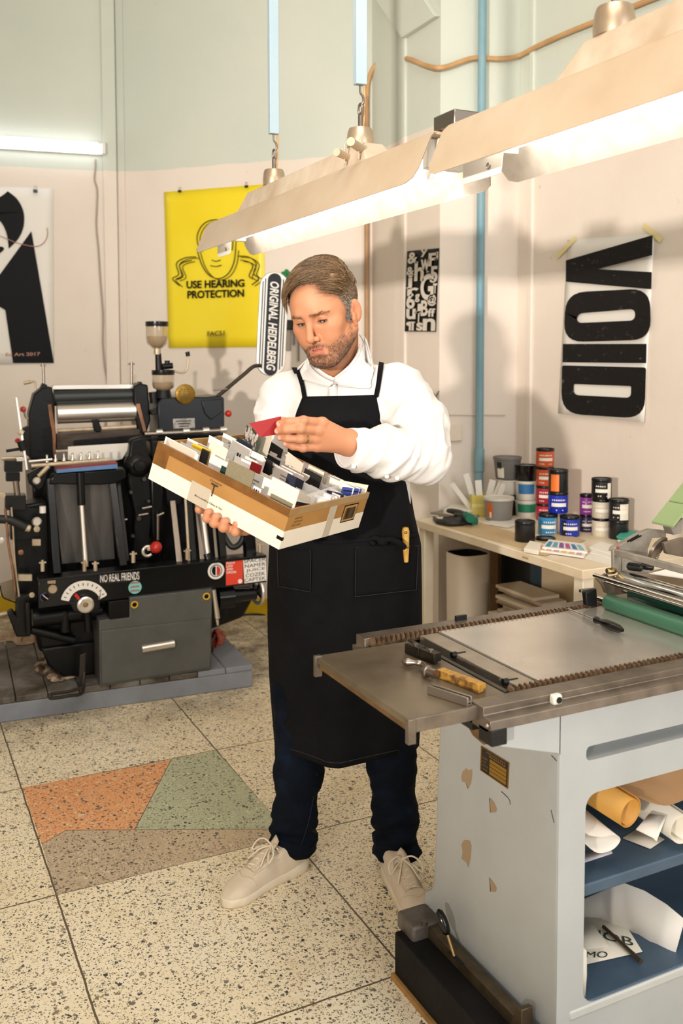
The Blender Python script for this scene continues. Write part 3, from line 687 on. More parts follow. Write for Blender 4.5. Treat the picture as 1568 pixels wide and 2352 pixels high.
def rack(name, x0, x1, y0, y1, pitch, z):
    mb = MB(); n = int((x1-x0)/pitch)
    for i in range(n):
        x = x0+i*pitch
        mb.prism([(x, y0, z-.012), (x+pitch*.28, y0, z+.003), (x+pitch*.55, y0, z+.003), (x+pitch*.83, y0, z-.012)], (0, y1-y0, 0))
    mb.box(x0, x1, y0, y1, z-.016, z-.0115)
    mb.build(name, mat('rack rusty steel', '#8a6f56', .42, .55, col2='#51402f', vs=60), press, smooth=None)
rack('rack', xr0+.10, L, .045, .062, .0128, ZR); rack('rack', xr0+.01, L, yf-.030, yf-.014, .0128, ZR+.001)
xb = 1.150-PO[0]
mb = MB(); mb.box(xb, L, .064, yf-.032, .79, ZR-.001); mb.build('bed_plate', STP, press, bevel=.0008)
mb = MB(); mb.box(xb-.052, xb-.004, .064, yf-.034, .79, ZR-.004); bar_ = mb.build('lockup_bar', STW, press, bevel=.0015)
mb = MB(); mb.box(xb-.094, xb-.082, .055, yf-.05, .79, ZR-.004); mb.build('gripper_bar', mat('oily black steel', '#36332e', .4, .7, col2='#4d463c', vs=20), press, bevel=.0015)
mb = MB(); mb.box(xr0, xb+.02, .03, yf-.01, .775, .80); mb.build('bed_bottom', BLK, press)
for q in ((1042, 1504), (1160, 1566)):
    p = px_z(*q, .824); s_ = MB(); s_.cyl(p, p+[.03, 0, 0], .004, n=10); s_.cyl(p-[.006, 0, 0], p+[.006, 0, 0], .007, n=14); s_.build('lock_screw', BLK, bar_, bevel=.0006, smooth=40)
# feed board
fb0, fb1 = .822-PO[0], 1.052-PO[0]
mb = MB(); mb.box(fb0, fb1, .018, .412, .812, .826); fb = mb.build('feed_board', mat('worn feed board steel', '#877a66', .36, .55, col2='#5f5343', vs=6, bump=.06, detail=8), press, bevel=.001)
mb = MB(); mb.box(fb0+.004, fb0+.03, .03, .40, .800, .812); mb.build('board_core', BRN, fb)
mb = MB(); mb.box(fb0, .966-PO[0]+.02, .012, .019, .802, .827); mb.build('side_strip', STD, fb, bevel=.0008)
for y in (.008, .40): mb = MB(); mb.box(fb0-.006, fb0+.010, y, y+.012, .783, .828); mb.build('corner_lug', STD, fb, bevel=.001)
# white roller pad on the rail
w = px_y(1273, 1606, 1.372); mb = MB(); mb.box(w[0]-.011, w[0]+.011, -.02, -.004, .812, .832); pad = mb.build('rail_buffer', mat('nylon white', '#ded9cc', .5), press, bevel=.005, seg=3)
MB().cyl((w[0]+.001, -.0215, .822), (w[0]+.001, -.019, .822), .0062, n=16).build('buffer_screw', BLK, pad)
# --- carriage with rollers
def along(q, Y, dz=0): p = Yp(*q, Y)-PO; return p
GRN = mat('green ink roller', '#41735a', .36, col2='#386650', vs=5); GRD = mat('dark green roller', '#173f33', .2)
car = press
def roller(name, q, Y, r, m, y_end=-.1, core=.007, ext=.035):
    p = Yp(*q, Y)-PO; mb = MB(); mb.lathe([(r*.93, 0), (r, .003), (r, p[1]-y_end), (r*.93, p[1]-y_end+.003)], p, (0, -1, 0), 40); o = mb.build(name, m, press, smooth=40)
    if ext: MB().cyl(p+[0, ext, 0], p+[0, -.001, 0], core, n=14).build('roller_shaft', CHR, o, smooth=40)
    return p
YR = 1.79
roller('form_roller', (1396, 1382), YR, .0215, GRN)
roller('form_roller', (1452, 1362), YR-.02, .02, GRD)
roller('ink_drum', (1427, 1331), YR-.02, .0235, CHR, core=.006, ext=.02)
for q, r in (((1364, 1321), .0055), ((1380, 1334), .0042)):
    p = Yp(*q, YR+.03)-PO; MB().cyl(p, p+[0, -.6, 0], r, n=14).build('tie_bar', CHR, press, smooth=40)
def cast(name, pts, Y, t, m=None, bevel=.002):
    mb = MB(); mb.prism([Yp(*q, Y)-PO for q in pts], (0, t, 0)); return mb.build(name, m or CAST, press, bevel=bevel)
CAST = mat('grey chipped casting', '#a39d92', .45, .15, col2='#7d766c', vs=16, bump=.1)
cast('roller_bracket', [(1372, 1330), (1385, 1345), (1392, 1362), (1413, 1372), (1413, 1340), (1400, 1330), (1395, 1318)], YR+.02, .012, STD)
cast('roller_bracket', [(1345, 1362), (1370, 1352), (1372, 1395), (1348, 1392)], YR+.02, .016, BLK)
p = Yp(1340, 1357, YR+.03)-PO; MB().bar(p+[-.012, 0, .001], p+[.03, 0, .0], .01, .007).build('latch', STL, press, bevel=.001)
MB().lathe([(.007, 0), (.0085, .004), (.0085, .02), (.007, .024)], Yp(1393, 1312, YR)-PO, (1, -.2, 0), 16).build('brass_nut', mat('brass rod', '#b59a6a'), press)
# upper frame, runs from back (left in the photo) to front
MB().bar(Yp(1412, 1268, YR)-PO, Yp(1412, 1268, YR)-PO+[0, -.6, 0], .014, .016).build('frame_bar', CAST, press, bevel=.002)
cast('side_frame', [(1408, 1268), (1412, 1258), (1480, 1222), (1496, 1216), (1530, 1219), (1530, 1235), (1498, 1236), (1488, 1262), (1488, 1318), (1428, 1318), (1428, 1270)], YR, .02)
cast('side_frame', [(1408, 1262), (1428, 1270), (1426, 1318), (1409, 1312)], YR-.005, .01)
mb = MB()
for q in (((1440, 1244), (1466, 1229)), ((1447, 1243), (1472, 1230))): a, b = Yp(*q[0], YR-.0015)-PO, Yp(*q[1], YR-.0015)-PO; mb.bar(a, b, .002, .004)
mb.build('frame_slot', BLK, press)
MB().ball(Yp(1419, 1257, YR-.002)-PO, .004, 10).build('red_dot', mat('red dot', '#a8402e', .4), press, smooth=60)
# gear segment
gc = Yp(1535, 1290, YR-.06)-PO; ar = MB(); ar_o = arc(gc, (1, 0, 0), (0, 0, 1), .062, 95, 185, 16); ar_i = arc(gc, (1, 0, 0), (0, 0, 1), .046, 95, 185, 16)
ar.prism(ar_o+ar_i[::-1], (0, .012, 0))
for i in range(13):
    a = rad(98+6.6*i); c = gc+np.array([math.cos(a), 0, math.sin(a)])*.043; ar.obox(c+[0, .004, 0], ((math.cos(a), 0, math.sin(a)), (0, 1, 0), (-math.sin(a), 0, math.cos(a))), (.009, .012, .0032))
ar.build('gear_segment', STL, press)
for q, r, l in (((1440, 1300), .010, .035), ((1470, 1300), .008, .03)): MB().lathe([(r*.6, 0), (r, .004), (r, l), (r*.6, l+.004)], Yp(*q, YR-.03)-PO, (.5, -1, 0), 18).build('motor_knob', BLK, press, smooth=40)
MB().lathe([(.006, 0), (.010, .004), (.010, .016), (.007, .02), (.009, .024), (.009, .05)], Yp(1541, 1252, YR-.1)-PO, (1, 0, 0), 16).build('brass_valve', mat('aged brass', '#8f7245', .35, .9), press, smooth=40)
cast('cross_plate', [(1525, 1247), (1568, 1235), (1620, 1250), (1620, 1290), (1530, 1272)], YR-.12, .01, STD)
cast('drip_sheet', [(1490, 1318), (1600, 1290), (1640, 1340), (1500, 1320)], YR-.02, .004, mat('white card', '#e9e4da', .5))
# green ink tray table on top
SG = mat('sage green enamel', '#93a877', .4, col2='#869c6c', vs=4)
p0 = Yp(1496, 1197, YR)-PO; u = np.array([.13, 0, .115])
for k0, k1, mt, nm in ((0, .42, SG, 'ink_table'), (.415, .455, BLK, 'table_gap'), (.45, 1, SG, 'ink_table')):
    q0, q1 = p0+u*k0, p0+u*k1; dz = .004 if nm == 'table_gap' else 0; MB().prism([q0-[0, 0, dz], q0+[0, -.074, -dz], q1+[0, -.074, -dz], q1-[0, 0, dz]], (.0, 0, -.006)).build(nm, mt, press, bevel=.001)
p0 = Yp(1520, 1206, YR-.02)-PO; MB().prism([p0, p0+[.045, 0, .02], p0+[.04, 0, -.02], p0+[.01, 0, -.022]], (0, -.03, 0)).build('table_post', CAST, press, bevel=.002)

# --- things on the press
def at_z(x, y, z=.8265): return Zp(x, y, z)
def thing(name, label, cat, o, group=None): return empty(name, tuple(o), 0, label, cat, group)
# screwdriver on the bed
s0 = Zp(1303, 1398, ZR+.006); s1 = Zp(1366, 1423, ZR+.0125); s2 = Zp(1430, 1448, ZR+.013)
o = s1; sd = thing('screwdriver', 'screwdriver with shiny black handle lying on the steel press bed', 'screwdriver', o)
dd = s2-s1; Ls = np.linalg.norm(dd)
mb = MB(); mb.tube([s0-o, s0+(s1-s0)*.06-o, s0+(s1-s0)*.09-o, s1-o], [.0012, .0034, .0022, .0024], 10); mb.build('shank', CHR, sd, smooth=40)
mb = MB(); mb.lathe([(.006, 0), (.0085, .002), (.009, .008), (.0065, .016), (.0075, .024), (.0105, .036), (.0112, Ls*.62), (.0095, Ls*.86), (.004, Ls)], (0, 0, 0), dd, 22); mb.build('handle', mat('black bakelite', '#0c0c0d'), sd, smooth=60)
# quoin key crank
c0, c1, c2, c3 = Zp(922, 1519, .838), Zp(970, 1524, .838), Zp(980, 1540, .842), Zp(1001, 1548, .842)
o = c0; ck = thing('quoin_crank', 'small steel crank handle lying on the feed board beside the black quoins', 'crank', o)
dd = c1-c0; l = np.linalg.norm(dd); mb = MB(); mb.lathe([(.001, 0), (.0075, .006), (.0085, .014), (.0045, .028), (.0065, .034), (.0065, l*.9), (.0045, l)], (0, 0, 0), dd, 20); mb.build('grip', STL, ck, smooth=60)
mb = MB(); mb.tube(smooth_path([c1-o, c1-o+(c2-c1)*.5+[0.003, 0.004, 0], c2-o], 4), .0055, 12); mb.build('crank_arm', STD, ck, smooth=60)
dd = c3-c2; mb = MB(); mb.lathe([(.0115, -.004), (.0125, 0), (.0125, .004), (.0095, .005), (.0095, np.linalg.norm(dd))], c2-o-[0, 0, .001], dd, 24); mb.build('socket', STL, ck, smooth=40)
# black quoins
a, b = Zp(934, 1488, .838), Zp(1000, 1513, .838); o = (a+b)/2; dq = (b-a)/np.linalg.norm(b-a); nq_ = np.cross((0, 0, 1), dq)
qn = thing('quoin', 'black wedge lock-up quoin with two screws lying on the feed board', 'quoin', o); Lq = np.linalg.norm(b-a)
for s_, off, w_ in ((-1, .0, .5), (1, .0, .5)):
    mb = MB(); c_ = dq*s_*Lq*.26; mb.obox(c_+nq_*.008*s_*0, (dq, nq_, (0, 0, 1)), (Lq*.5, .011, .022)); mb.obox(c_+nq_*.014, (dq, nq_, (0, 0, 1)), (Lq*.42, .010, .018)); g = mb.build('wedge', mat('quoin black', '#1d1b18', .4, .5, col2='#3a3226', vs=30), qn, bevel=.001)
    MB().cyl(c_+nq_*.007+[0, 0, .008], c_+nq_*.007+[0, 0, .013], .006, n=14).build('wedge_screw', STL, g)
# wooden furniture, aluminium block
def block(name, label, cat, a, b, w, h, m, zc=.8265, extra=None):
    a, b = Zp(*a, zc+h), Zp(*b, zc+h); d = (b-a); Ln = np.linalg.norm(d); d /= Ln; n = np.cross((0, 0, 1), d)
    o = (a+b)/2*[1, 1, 0]+[0, 0, zc]; e = thing(name, label, cat, o)
    mb = MB(); mb.obox((0, 0, h/2), (d, n, (0, 0, 1)), (Ln, w, h)) if not extra else extra(mb, d, n, Ln, w, h)
    mb.build('body', m, e, bevel=.0008); return e
m_w, nt, b_ = new_mat('inky wood'); b_.inputs['Roughness'].default_value = .5
nt.links.new(ramp(nt, noise(nt, 34, 5, .6), [(.3, c4('#2c3236')), (.44, c4('#7a5526')), (.55, c4('#b98a3a')), (.66, c4('#93702f')), (.73, c4('#8a2f1a'))]), b_.inputs['Base Color'])
block('wooden_furniture', 'ink stained yellow wooden furniture block on the feed board', 'wooden block', (1010, 1535), (1107, 1571), .021, .0165, m_w)
def chan(mb, d, n, L_, w, h):
    for s_ in (-1, 1): mb.obox(n*s_*(w/2-.0015)+[0, 0, h/2], (d, n, (0, 0, 1)), (L_, .003, h))
    mb.obox((0, 0, h*.45), (d, n, (0, 0, 1)), (L_, w-.002, .003)); mb.obox((0, 0, .0015), (d, n, (0, 0, 1)), (L_, w-.002, .003))
block('metal_furniture', 'bare aluminium channel block lying on the feed board nearest the rail', 'metal block', (986, 1572), (1079, 1601), .014, .017, mat('bare aluminium', '#b5aea6', .32, .95), .8265, chan)
# --- paper rolls and sheets on the shelves
KR = mat('kraft paper orange', '#cf9a45', .6, col2='#c48d3b', vs=3); KB = mat('kraft paper brown', '#a07b52', .65, col2='#8e6b45', vs=4); CREAM = mat('cream card', '#ebe4d4', .6, col2='#e2dac8', vs=3); WHT = mat('white card', '#e9e4da', .5)
def rollp(name, label, q, Y, r, ln, m, ax, turns=1.6, sc=1.):
    p = Yp(*q, Y); e = thing(name, label, 'paper roll', p); a, b, d = basis(ax); P = []
    for j in range(2):
        row = []
        for i in range(61):
            t = 2*PI*turns*i/60; rr_ = r*(1-.16*i/60*turns); row.append(d*(j*ln)+rr_*(math.cos(t+2)*a+sc*math.sin(t+2)*b))
        P.append(row)
    ob = MB().grid(P).build('rolled_sheet', m, e, smooth=60); s_ = ob.modifiers.new('t', 'SOLIDIFY'); s_.thickness = .0006; s_.offset = 0
rollp('paper_roll', 'orange kraft paper roll sticking out of the top shelf of the grey press', (1447, 1867), 1.385, .0335, .30, KR, (-.16, 1, .12), 1.5)
rollp('paper_roll', 'pale cream paper roll half hidden at the right edge of the press shelf', (1566, 1905), 1.395, .033, .3, CREAM, (.1, 1, 0), 1.4)
# brown sheet draped behind
def sheet3(name, label, cat, P, m, th=.0008):
    P = [[np.array(p, float) for p in r] for r in P]; o = P[0][0]; e = thing(name, label, cat, o)
    ob = MB().grid([[p-o for p in r] for r in P]).build('sheet', m, e, smooth=60); s_ = ob.modifiers.new('t', 'SOLIDIFY'); s_.thickness = th; s_.offset = 0
    return e
def curve_sheet(pts_px, Y0, dy, n=8):
    """edge polyline in pixels at depth Y0, swept back by dy"""
    E0 = smooth_path([Yp(*q, Y0) for q in pts_px], n); dy = np.array(dy); return [[p+dy*k for k in (0, .5, 1)] for p in E0]
sheet3('kraft_sheet', 'big sheet of brown kraft paper curling out of the press above the rolls', 'paper', curve_sheet([(1490, 1842), (1530, 1850), (1568, 1838), (1610, 1815), (1640, 1760)], 1.385, (-.22, .22, .10)), KB)
sheet3('card_sheet', 'white card folded over between the orange and cream rolls', 'paper', [[Yp(1460, 1905, 1.40), Yp(1500, 1925, 1.39), Yp(1507, 1933, 1.385)], [Yp(1490, 1870, 1.44), Yp(1522, 1873, 1.42), Yp(1529, 1876, 1.41)]], WHT, .002)
sheet3('card_sheet', 'cream card lying on the press shelf under the orange roll', 'paper', [[Zp(1430, 1925, .423), Zp(1493, 1949, .423)], [Zp(1470, 1900, .423), Zp(1525, 1928, .423)]], CREAM, .002)
sheet3('curled_sheet', 'thin white sheets curled over at the left of the press shelf', 'paper', curve_sheet([(1310, 1915), (1335, 1930), (1370, 1958), (1405, 1952), (1424, 1930), (1412, 1918), (1380, 1922), (1350, 1918)], 1.40, (.0, .2, .02), 6), WHT)
sheet3('curled_sheet', 'inner white sheet coiled inside the curled sheets on the press shelf', 'paper', curve_sheet([(1360, 1916), (1374, 1922), (1395, 1922), (1412, 1916)], 1.42, (.0, .15, .02), 6), WHT)
sheet3('flat_sheet', 'lilac white sheet lying flat at the left of the press shelf', 'paper', [[Zp(1315, 1990, .422), Zp(1406, 1960, .422)], [Zp(1315, 1965, .422), Zp(1402, 1950, .422)]], mat('lilac white', '#e4e0ea', .5), .0015)
# lower shelf
zl = .1875
sheet3('card_arc', 'large white card bent in an arc standing on the lower press shelf', 'paper', [[Yp(1300, 2082, 1.62), Yp(1300, 2140, 1.62)]]+[[Yp(*a, Y), Yp(*b, Y)] for a, b, Y in (((1380, 2048), (1375, 2128), 1.58), ((1430, 2027), (1415, 2145), 1.54), ((1480, 2046), (1458, 2185), 1.50), ((1530, 2077), (1497, 2213), 1.455), ((1572, 2112), (1537, 2240), 1.415))], WHT, .0015)
sheet3('white_card', 'white card leaning upright inside the left edge of the lower press opening', 'paper', [[Yp(1330, 2168, 1.40), Yp(1347, 2184, 1.395)], [Yp(1327, 2230, 1.40), Yp(1347, 2240, 1.393)], [Yp(1330, 2275, 1.40), Yp(1343, 2300, 1.393)]], WHT, .001)
pt = sheet3('printed_sheet', 'pale sheet with dark green round letters on the lower press shelf', 'paper', [[Zp(1300, 2225, zl+.002), Zp(1475, 2186, zl+.002)], [Zp(1300, 2120, zl+.002), Zp(1415, 2090, zl+.002)]], CREAM)
po = np.array(pt.location)
text4('lettering', 'MO', [Zp(1345, 2200, zl+.0034)-po, Zp(1395, 2200, zl+.0034)-po, Zp(1395, 2186, zl+.0034)-po, Zp(1347, 2186, zl+.0034)-po], mat('bottle green ink', '#1e3a2c', .5), pt)
text4('lettering', 'IOB', [Zp(1374, 2155, zl+.0034)-po, Zp(1455, 2174, zl+.0034)-po, Zp(1452, 2155, zl+.0034)-po, Zp(1374, 2136, zl+.0034)-po], mat('bottle green ink', '#1e3a2c', .5), pt)
sheet3('cream_slip', 'blank cream card lying on the green lettered sheet in the press', 'paper', [[Zp(1315, 2184, zl+.005), Zp(1397, 2173, zl+.005)], [Zp(1315, 2130, zl+.005), Zp(1362, 2125, zl+.005)]], CREAM, .002)
a, b = Zp(1385, 2128, zl+.009), Zp(1472, 2208, zl+.007); rd = thing('metal_rod', 'thin steel rod lying across the green lettered sheet in the press', 'rod', a)
MB().tube([(0, 0, 0), (b-a)*.5, b-a], [.0042, .0042, .005], 12).build('rod', mat('bronze steel', '#6e604c'), rd, smooth=40)
# ================================================================== THE BLACK PLATEN PRESS ON ITS PLATFORM (left)
HF = Fr(Zp(0, 1661), -3.5)
plat = fempty('press_platform', HF, 'low grey painted wooden platform carrying the black platen press', 'platform')
PLG = mat('platform grey paint', '#8a8f98', .6, col2='#74777c', vs=5, bump=.1)
m_, nt, b_ = new_mat('oily planks'); b_.inputs['Roughness'].default_value = .5
nt.links.new(ramp(nt, noise(nt, 6, 7, .65, dist=.6), [(.32, c4('#1d1813')), (.46, c4('#4a4136')), (.6, c4('#6d675e')), (.75, c4('#7d7f82'))]), b_.inputs['Base Color'])
xe = HF.y(580, 1577, 0)[0]; x0 = -.75
MB().box(x0, xe, 0, .03, 0, .074).build('front_beam', PLG, plat, bevel=.004)
MB().box(xe-.03, xe, .03, .80, 0, .074).build('side_beam', PLG, plat, bevel=.004)
MB().box(x0, xe-.03, .5, .53, 0, .07).build('rear_beam', PLG, plat)
xs = [xe-.125*k for k in range(16)]
for a, b in zip(xs[1:], xs[:-1]):
    if a < x0: break
    MB().box(a+.0035, b, 0, .80, .075, .100).build('plank', [PLG if b > xe-.2 else m_], plat, bevel=.003)

press2 = empty('platen_press', tuple(HF.o+[0, 0, .1003]), HF.deg, 'old black cast iron platen printing press standing on the grey platform at the left', 'printing press')
_o = np.array([0, 0, .1003])
def h(px, py, d=0.):
    q = HF.y(px, py, d)-_o
    if d > .015: q[2] = max(q[2], .0006)
    return q
def hr(r, px, py, d): return r*float((Pp(px, py, HF.o+HF.Y*d, HF.Y)-CP)@cw)/FPX
BK = mat('black press enamel', '#08090a', .24, .0, col2='#0d0f11', vs=7, bump=.05, spec=.4)
BKM = mat('black oily iron', '#060607', .36, .0, col2='#0c0d0e', vs=16, bump=.15, spec=.3)
NVY = mat('navy black enamel', '#10161e', .3, col2='#0c1118', vs=5, spec=.35)
CHM = mat('bright chrome bar', '#e0dad2', .30, .9)
COP = mat('coppery cam', '#b08060', .35, .8, col2='#6d5240', vs=12)
CRM = mat('cream metal', '#cbbba2', .4, .4, col2='#a38e72', vs=12)
CABG = mat('grey hammered cabinet', '#5a5b58', .45, .2, col2='#4f504d', vs=9, bump=.12, bs=260)
REDB = mat('red ball plastic', '#b3231c', .2)
def hp(name, pts, d, t, m, parent=None, bevel=.002, smooth=35, label=None):
    mb = MB(); mb.prism([h(x, y, d) for x, y in pts], (0, t, 0)); return mb.build(name, m, parent or press2, bevel=bevel, smooth=smooth, label=label)
def hb(name, xa, ya, xb, yb, d, t, m, parent=None, bevel=.002, label=None): return hp(name, [(xa, ya), (xb, ya), (xb, yb), (xa, yb)], d, t, m, parent, bevel, label=label)
def hc(name, p, q, d, r, m, d2=None, r2=None, parent=None, n=20, label=None):
    d2 = d if d2 is None else d2
    mb = MB(); mb.cyl(h(*p, d), h(*q, d2), hr(r, *p, d), hr(r2 if r2 else r, *q, d2), n); return mb.build(name, m, parent or press2, smooth=40, label=label)
def hl(name, p, d, prof, m, ax=(0, -1, 0), parent=None, n=24, label=None):
    """lathe at pixel p; profile in pixels"""
    k = hr(1, *p, d); mb = MB(); mb.lathe([(r*k, z*k) for r, z in prof], h(*p, d), ax, n); return mb.build(name, m, parent or press2, smooth=40, label=label)
def ht(name, pts, d, r, m, parent=None, n=10):
    mb = MB(); mb.tube(smooth_path([h(*q[:2], q[2] if len(q) > 2 else d) for q in pts], 5), hr(r, *pts[0][:2], d), n); return mb.build(name, m, parent or press2, smooth=60)
# --- masses behind
hp('main_body', [(84, 1330), (72, 1075), (130, 1058), (345, 1046), (372, 1300)], .36, .40, BKM, bevel=.01)
hp('right_body', [(345, 1010), (515, 1004), (500, 1150), (520, 1290), (360, 1310)], .40, .30, BKM, bevel=.01)
hp('base_casting', [(70, 1400), (600, 1345), (560, 1420), (480, 1450), (470, 1480), (230, 1520), (90, 1500)], .16, .45, BKM, bevel=.02)
hp('base_foot', [(95, 1490), (236, 1470), (236, 1568), (150, 1560), (110, 1530)], .14, .25, BKM, bevel=.01)
hp('base_foot', [(420, 1430), (480, 1420), (492, 1500), (430, 1500)], .2, .25, BKM, bevel=.01)
# --- long front rail with stickers
rail = hp('front_rail', [(88, 1333), (612, 1277), (612, 1337), (486, 1352), (300, 1374), (150, 1390), (88, 1398)], .02, .06, BK, bevel=.003)
hp('rail_ledge', [(88, 1331), (612, 1275), (612, 1281), (88, 1337)], .012, .09, BK, bevel=.002)
WST = mat('sticker white', '#e8e3dc', .4); RST = mat('sticker red orange', '#d8412a', .4); TST = mat('sticker teal', '#7fc9bf', .4); INKK = mat('poster black ink', '#0c0c0e')
dS = .0185
def hq(pts, d=dS): return [h(*p, d) for p in pts]
def htext(name, body, pts, m, parent, d=dS, **k): return text4(name, body, hq(pts, d), m, parent, off=.0002, **k)
tx, ty = 0, 0
s_ = hp('sticker', [(228, 1316), (322, 1305), (322, 1334), (228, 1342)], .0195, .0008, mat('sticker black', '#141416', .35), rail, 0, label='black sticker with white words NO REAL FRIENDS')
htext('lettering', 'NO REAL FRIENDS', [(230, 1338), (320, 1331), (319, 1313), (230, 1320)], WST, s_, d=.0190, bold=.012)
def disc(name, p, r, m, d=dS, t=.0008, parent=None, label=None):
    mb = MB(); k = hr(r, *p, d); mb.lathe([(.0001, t), (k, t), (k, 0)], h(*p, d+t*.5), (0, -1, 0), 32); return mb.build(name, m, parent or rail, smooth=30, label=label)
s_ = disc('sticker', (310, 1349), 15, TST, label='small round teal sticker with three red words')
for i in range(3): htext('lettering', 'plate', [(300, 1347+9*i-4), (320, 1345+9*i-4), (320, 1338+9*i-4), (300, 1340+9*i-4)], mat('sticker crimson', '#b5324a', .5), s_, d=.0170, bold=.02)
s_ = disc('sticker', (496, 1311), 19.5, WST, label='round white sticker with a black and red bean')
disc('sticker_ring', (496, 1311), 14.5, INKK, .0175, parent=s_); disc('sticker_centre', (496, 1311), 12.5, WST, .0168, parent=s_)
def lens(cx, cy, w, hh, a0): return [(cx+w*math.sin(t), cy+hh*math.cos(t)) for t in np.linspace(0, PI, 9)]
MB().poly(hq(lens(495, 1311, -9, 11, 0)[::-1], .0158)).build('bean_half', INKK, s_, smooth=None)
MB().poly(hq(lens(497.5, 1311, 9, 11, 0), .0158)).build('bean_half', mat('sticker crimson red', '#c03022', .45), s_, smooth=None)
s_ = hp('sticker', [(518, 1288), (557, 1283), (558, 1340), (519, 1345)], .0195, .0008, RST, rail, 0, label='red rectangular sticker with white words')
for i, w in enumerate(('FIGHT', 'LAW', 'AND', 'ORDER')): htext('lettering', w, [(520, 1297+7*i), (520+(20, 15, 15, 23)[i], 1295+7*i), (520+(20, 15, 15, 23)[i], 1290+7*i), (520, 1291+7*i)], WST, s_, d=.0188, bold=.015)
disc('sticker_dot', (551, 1335), 5, WST, .0187, parent=s_)
s_ = hp('sticker', [(558, 1284), (610, 1278), (612, 1333), (561, 1340)], .0195, .0008, WST, rail, 0, label='white sticker with five lines of black capitals')
for i, w in enumerate(('SPACER', 'NAMER', 'JUICE', 'COZEK', 'CAPTEK')):
    iw = (0, 2, 5, 4, 1)[i]; y = 1292+10.8*i
    htext('lettering', w, [(560+iw, y+2), (610-iw*.3, y-4), (610-iw*.3, y-12), (560+iw, y-6)], INKK, s_, d=.0187, bold=.0)
hl('rail_screw', (121, 1353), .018, [(10, 0), (10, 3), (8, 5), (.01, 5)], CRM); hb('index_plate', 109, 1330, 128, 1341, .016, .004, CRM)
s_ = disc('sticker', (102, 1371), 10, INKK, label='small round black sticker with a coloured rim'); mb = MB()
mb.tube(arc(h(102, 1371, .0175), (1, 0, 0), (0, 0, 1), hr(9, 102, 1371, .018), 60, 250, 14), .0012, 6); mb.build('sticker_rim', mat('rim violet teal', '#5b4a8a', .5), s_)
MB().tube(smooth_path([h(98, 1366, .017), h(103, 1371, .017), h(110, 1376, .017)], 3), .0016, 6).build('sticker_figure', WST, s_)
# pegs on top
for x, y, hh in ((98, 1312, 26), (194, 1312, 26), (219, 1311, 22), (306, 1292, 26), (430, 1285, 26), (597, 1268, 24)):
    k = hr(1, x, y, .03); mb = MB(); mb.lathe([(4.5*k, 0), (4.5*k, hh*.7*k), (3*k, hh*.75*k), (3*k, hh*k)], h(x, y, .04), (0, 0, 1), 14); mb.bar(h(x-8, y-hh*.75, .04), h(x+8, y-hh*.8, .04), .006, .006); mb.build('peg', CRM, press2, smooth=40)
# --- speed dial
dial = hp('dial_plate', [(141, 1378)]+[(195+56*math.cos(rad(t)), 1388-54*math.sin(rad(t))) for t in range(168, 14, -11)]+[(243, 1369), (226, 1378)]+[(195+37*math.cos(rad(t)), 1388-35*math.sin(rad(t))) for t in range(20, 168, 12)]+[(158, 1381)], .006, .006, WST, bevel=.0006)
for t in range(160, 20, -13):
    a = (195+45*math.cos(rad(t)), 1388-43*math.sin(rad(t))); b = (195+51*math.cos(rad(t)), 1388-49*math.sin(rad(t)))
    MB().bar(h(*a, .0055), h(*b, .0055), .003, .001, (0, 1, 0)).build('dial_mark', INKK, dial)
kn = hl('dial_knob', (196, 1388), .004, [(17, -4), (19, 0), (19, 6), (15, 9), (14, 9), (.01, 8)], CHM); hl('knob_hub', (196, 1388), -.004, [(6, -2), (6, 5), (4, 7), (.01, 7)], mat('brass rod', '#b59a6a'), parent=kn)
hp('pointer', [(170, 1368), (175, 1362), (184, 1373), (180, 1379)], .002, .004, mat('pointer red', '#b8261e', .4), bevel=.001)
hp('dial_bracket', [(160, 1385), (230, 1376), (230, 1396), (205, 1410), (170, 1404)], .012, .02, BK)
# --- grey drawer cabinet hung on the rail
cab = hp('cabinet', [(228, 1426), (252, 1422), (252, 1425), (298, 1419), (298, 1373), (487, 1352), (485, 1537), (229, 1577)], -.004, .30, CABG, bevel=.003)
hp('drawer', [(233, 1450), (484, 1421), (483, 1533), (233, 1572)], -.011, .012, CABG, cab, bevel=.0025)
hc('drawer_handle', (326, 1491), (400, 1478), -.016, 9, CHM, parent=cab)
GRM = mat('yellow grommet', '#cfa62a', .4)
for q in ((309, 1389), (474, 1370)):
    k = hr(1, *q, 0); mb = MB(); mb.tube(arc(h(*q, -.006), (1, 0, 0), (0, 0, 1), 7*k, 0, 336, 15), 1.9*k, 8, closed=True); mb.build('grommet', GRM, cab, smooth=60); disc('grommet_hole', q, 5.5, INKK, -.0055, parent=cab)
hp('cabinet_notch', [(250, 1382), (298, 1377), (298, 1420), (250, 1426)], .012, .1, BKM)
hc('chrome_lever', (491, 1355), (499, 1420), -.006, 4.5, CHM, r2=6); hc('lever_tip', (498, 1422), (500, 1436), -.006, 4, CHM, r2=2.5)
# --- shaft and handwheel at the right end
hc('wheel_shaft', (505, 1372), (585, 1363), .06, 20, BK, r2=13); hc('wheel_shaft', (500, 1374), (535, 1370), .06, 25, BK)
wc, k = h(591, 1358, .06), hr(1, 591, 1358, .06); wa = np.array([1., .25, 0]); wa /= np.linalg.norm(wa); wb = np.array([-wa[1], wa[0], 0])
mb = MB(); mb.tube(arc(wc, wb, (0, 0, 1), 27*k, 0, 350, 35), 5*k, 10, closed=True); hw = mb.build('hand_wheel', CHM, press2, smooth=60)
mb = MB(); 
for t in (30, 120, 210, 300): mb.bar(wc, wc+26*k*(math.cos(rad(t))*wb+math.sin(rad(t))*np.array([0, 0, 1.])), 8*k, 4*k, wa)
mb.cyl(wc-wa*12*k, wc+wa*6*k, 8*k, n=16); mb.build('wheel_spokes', BK, hw)
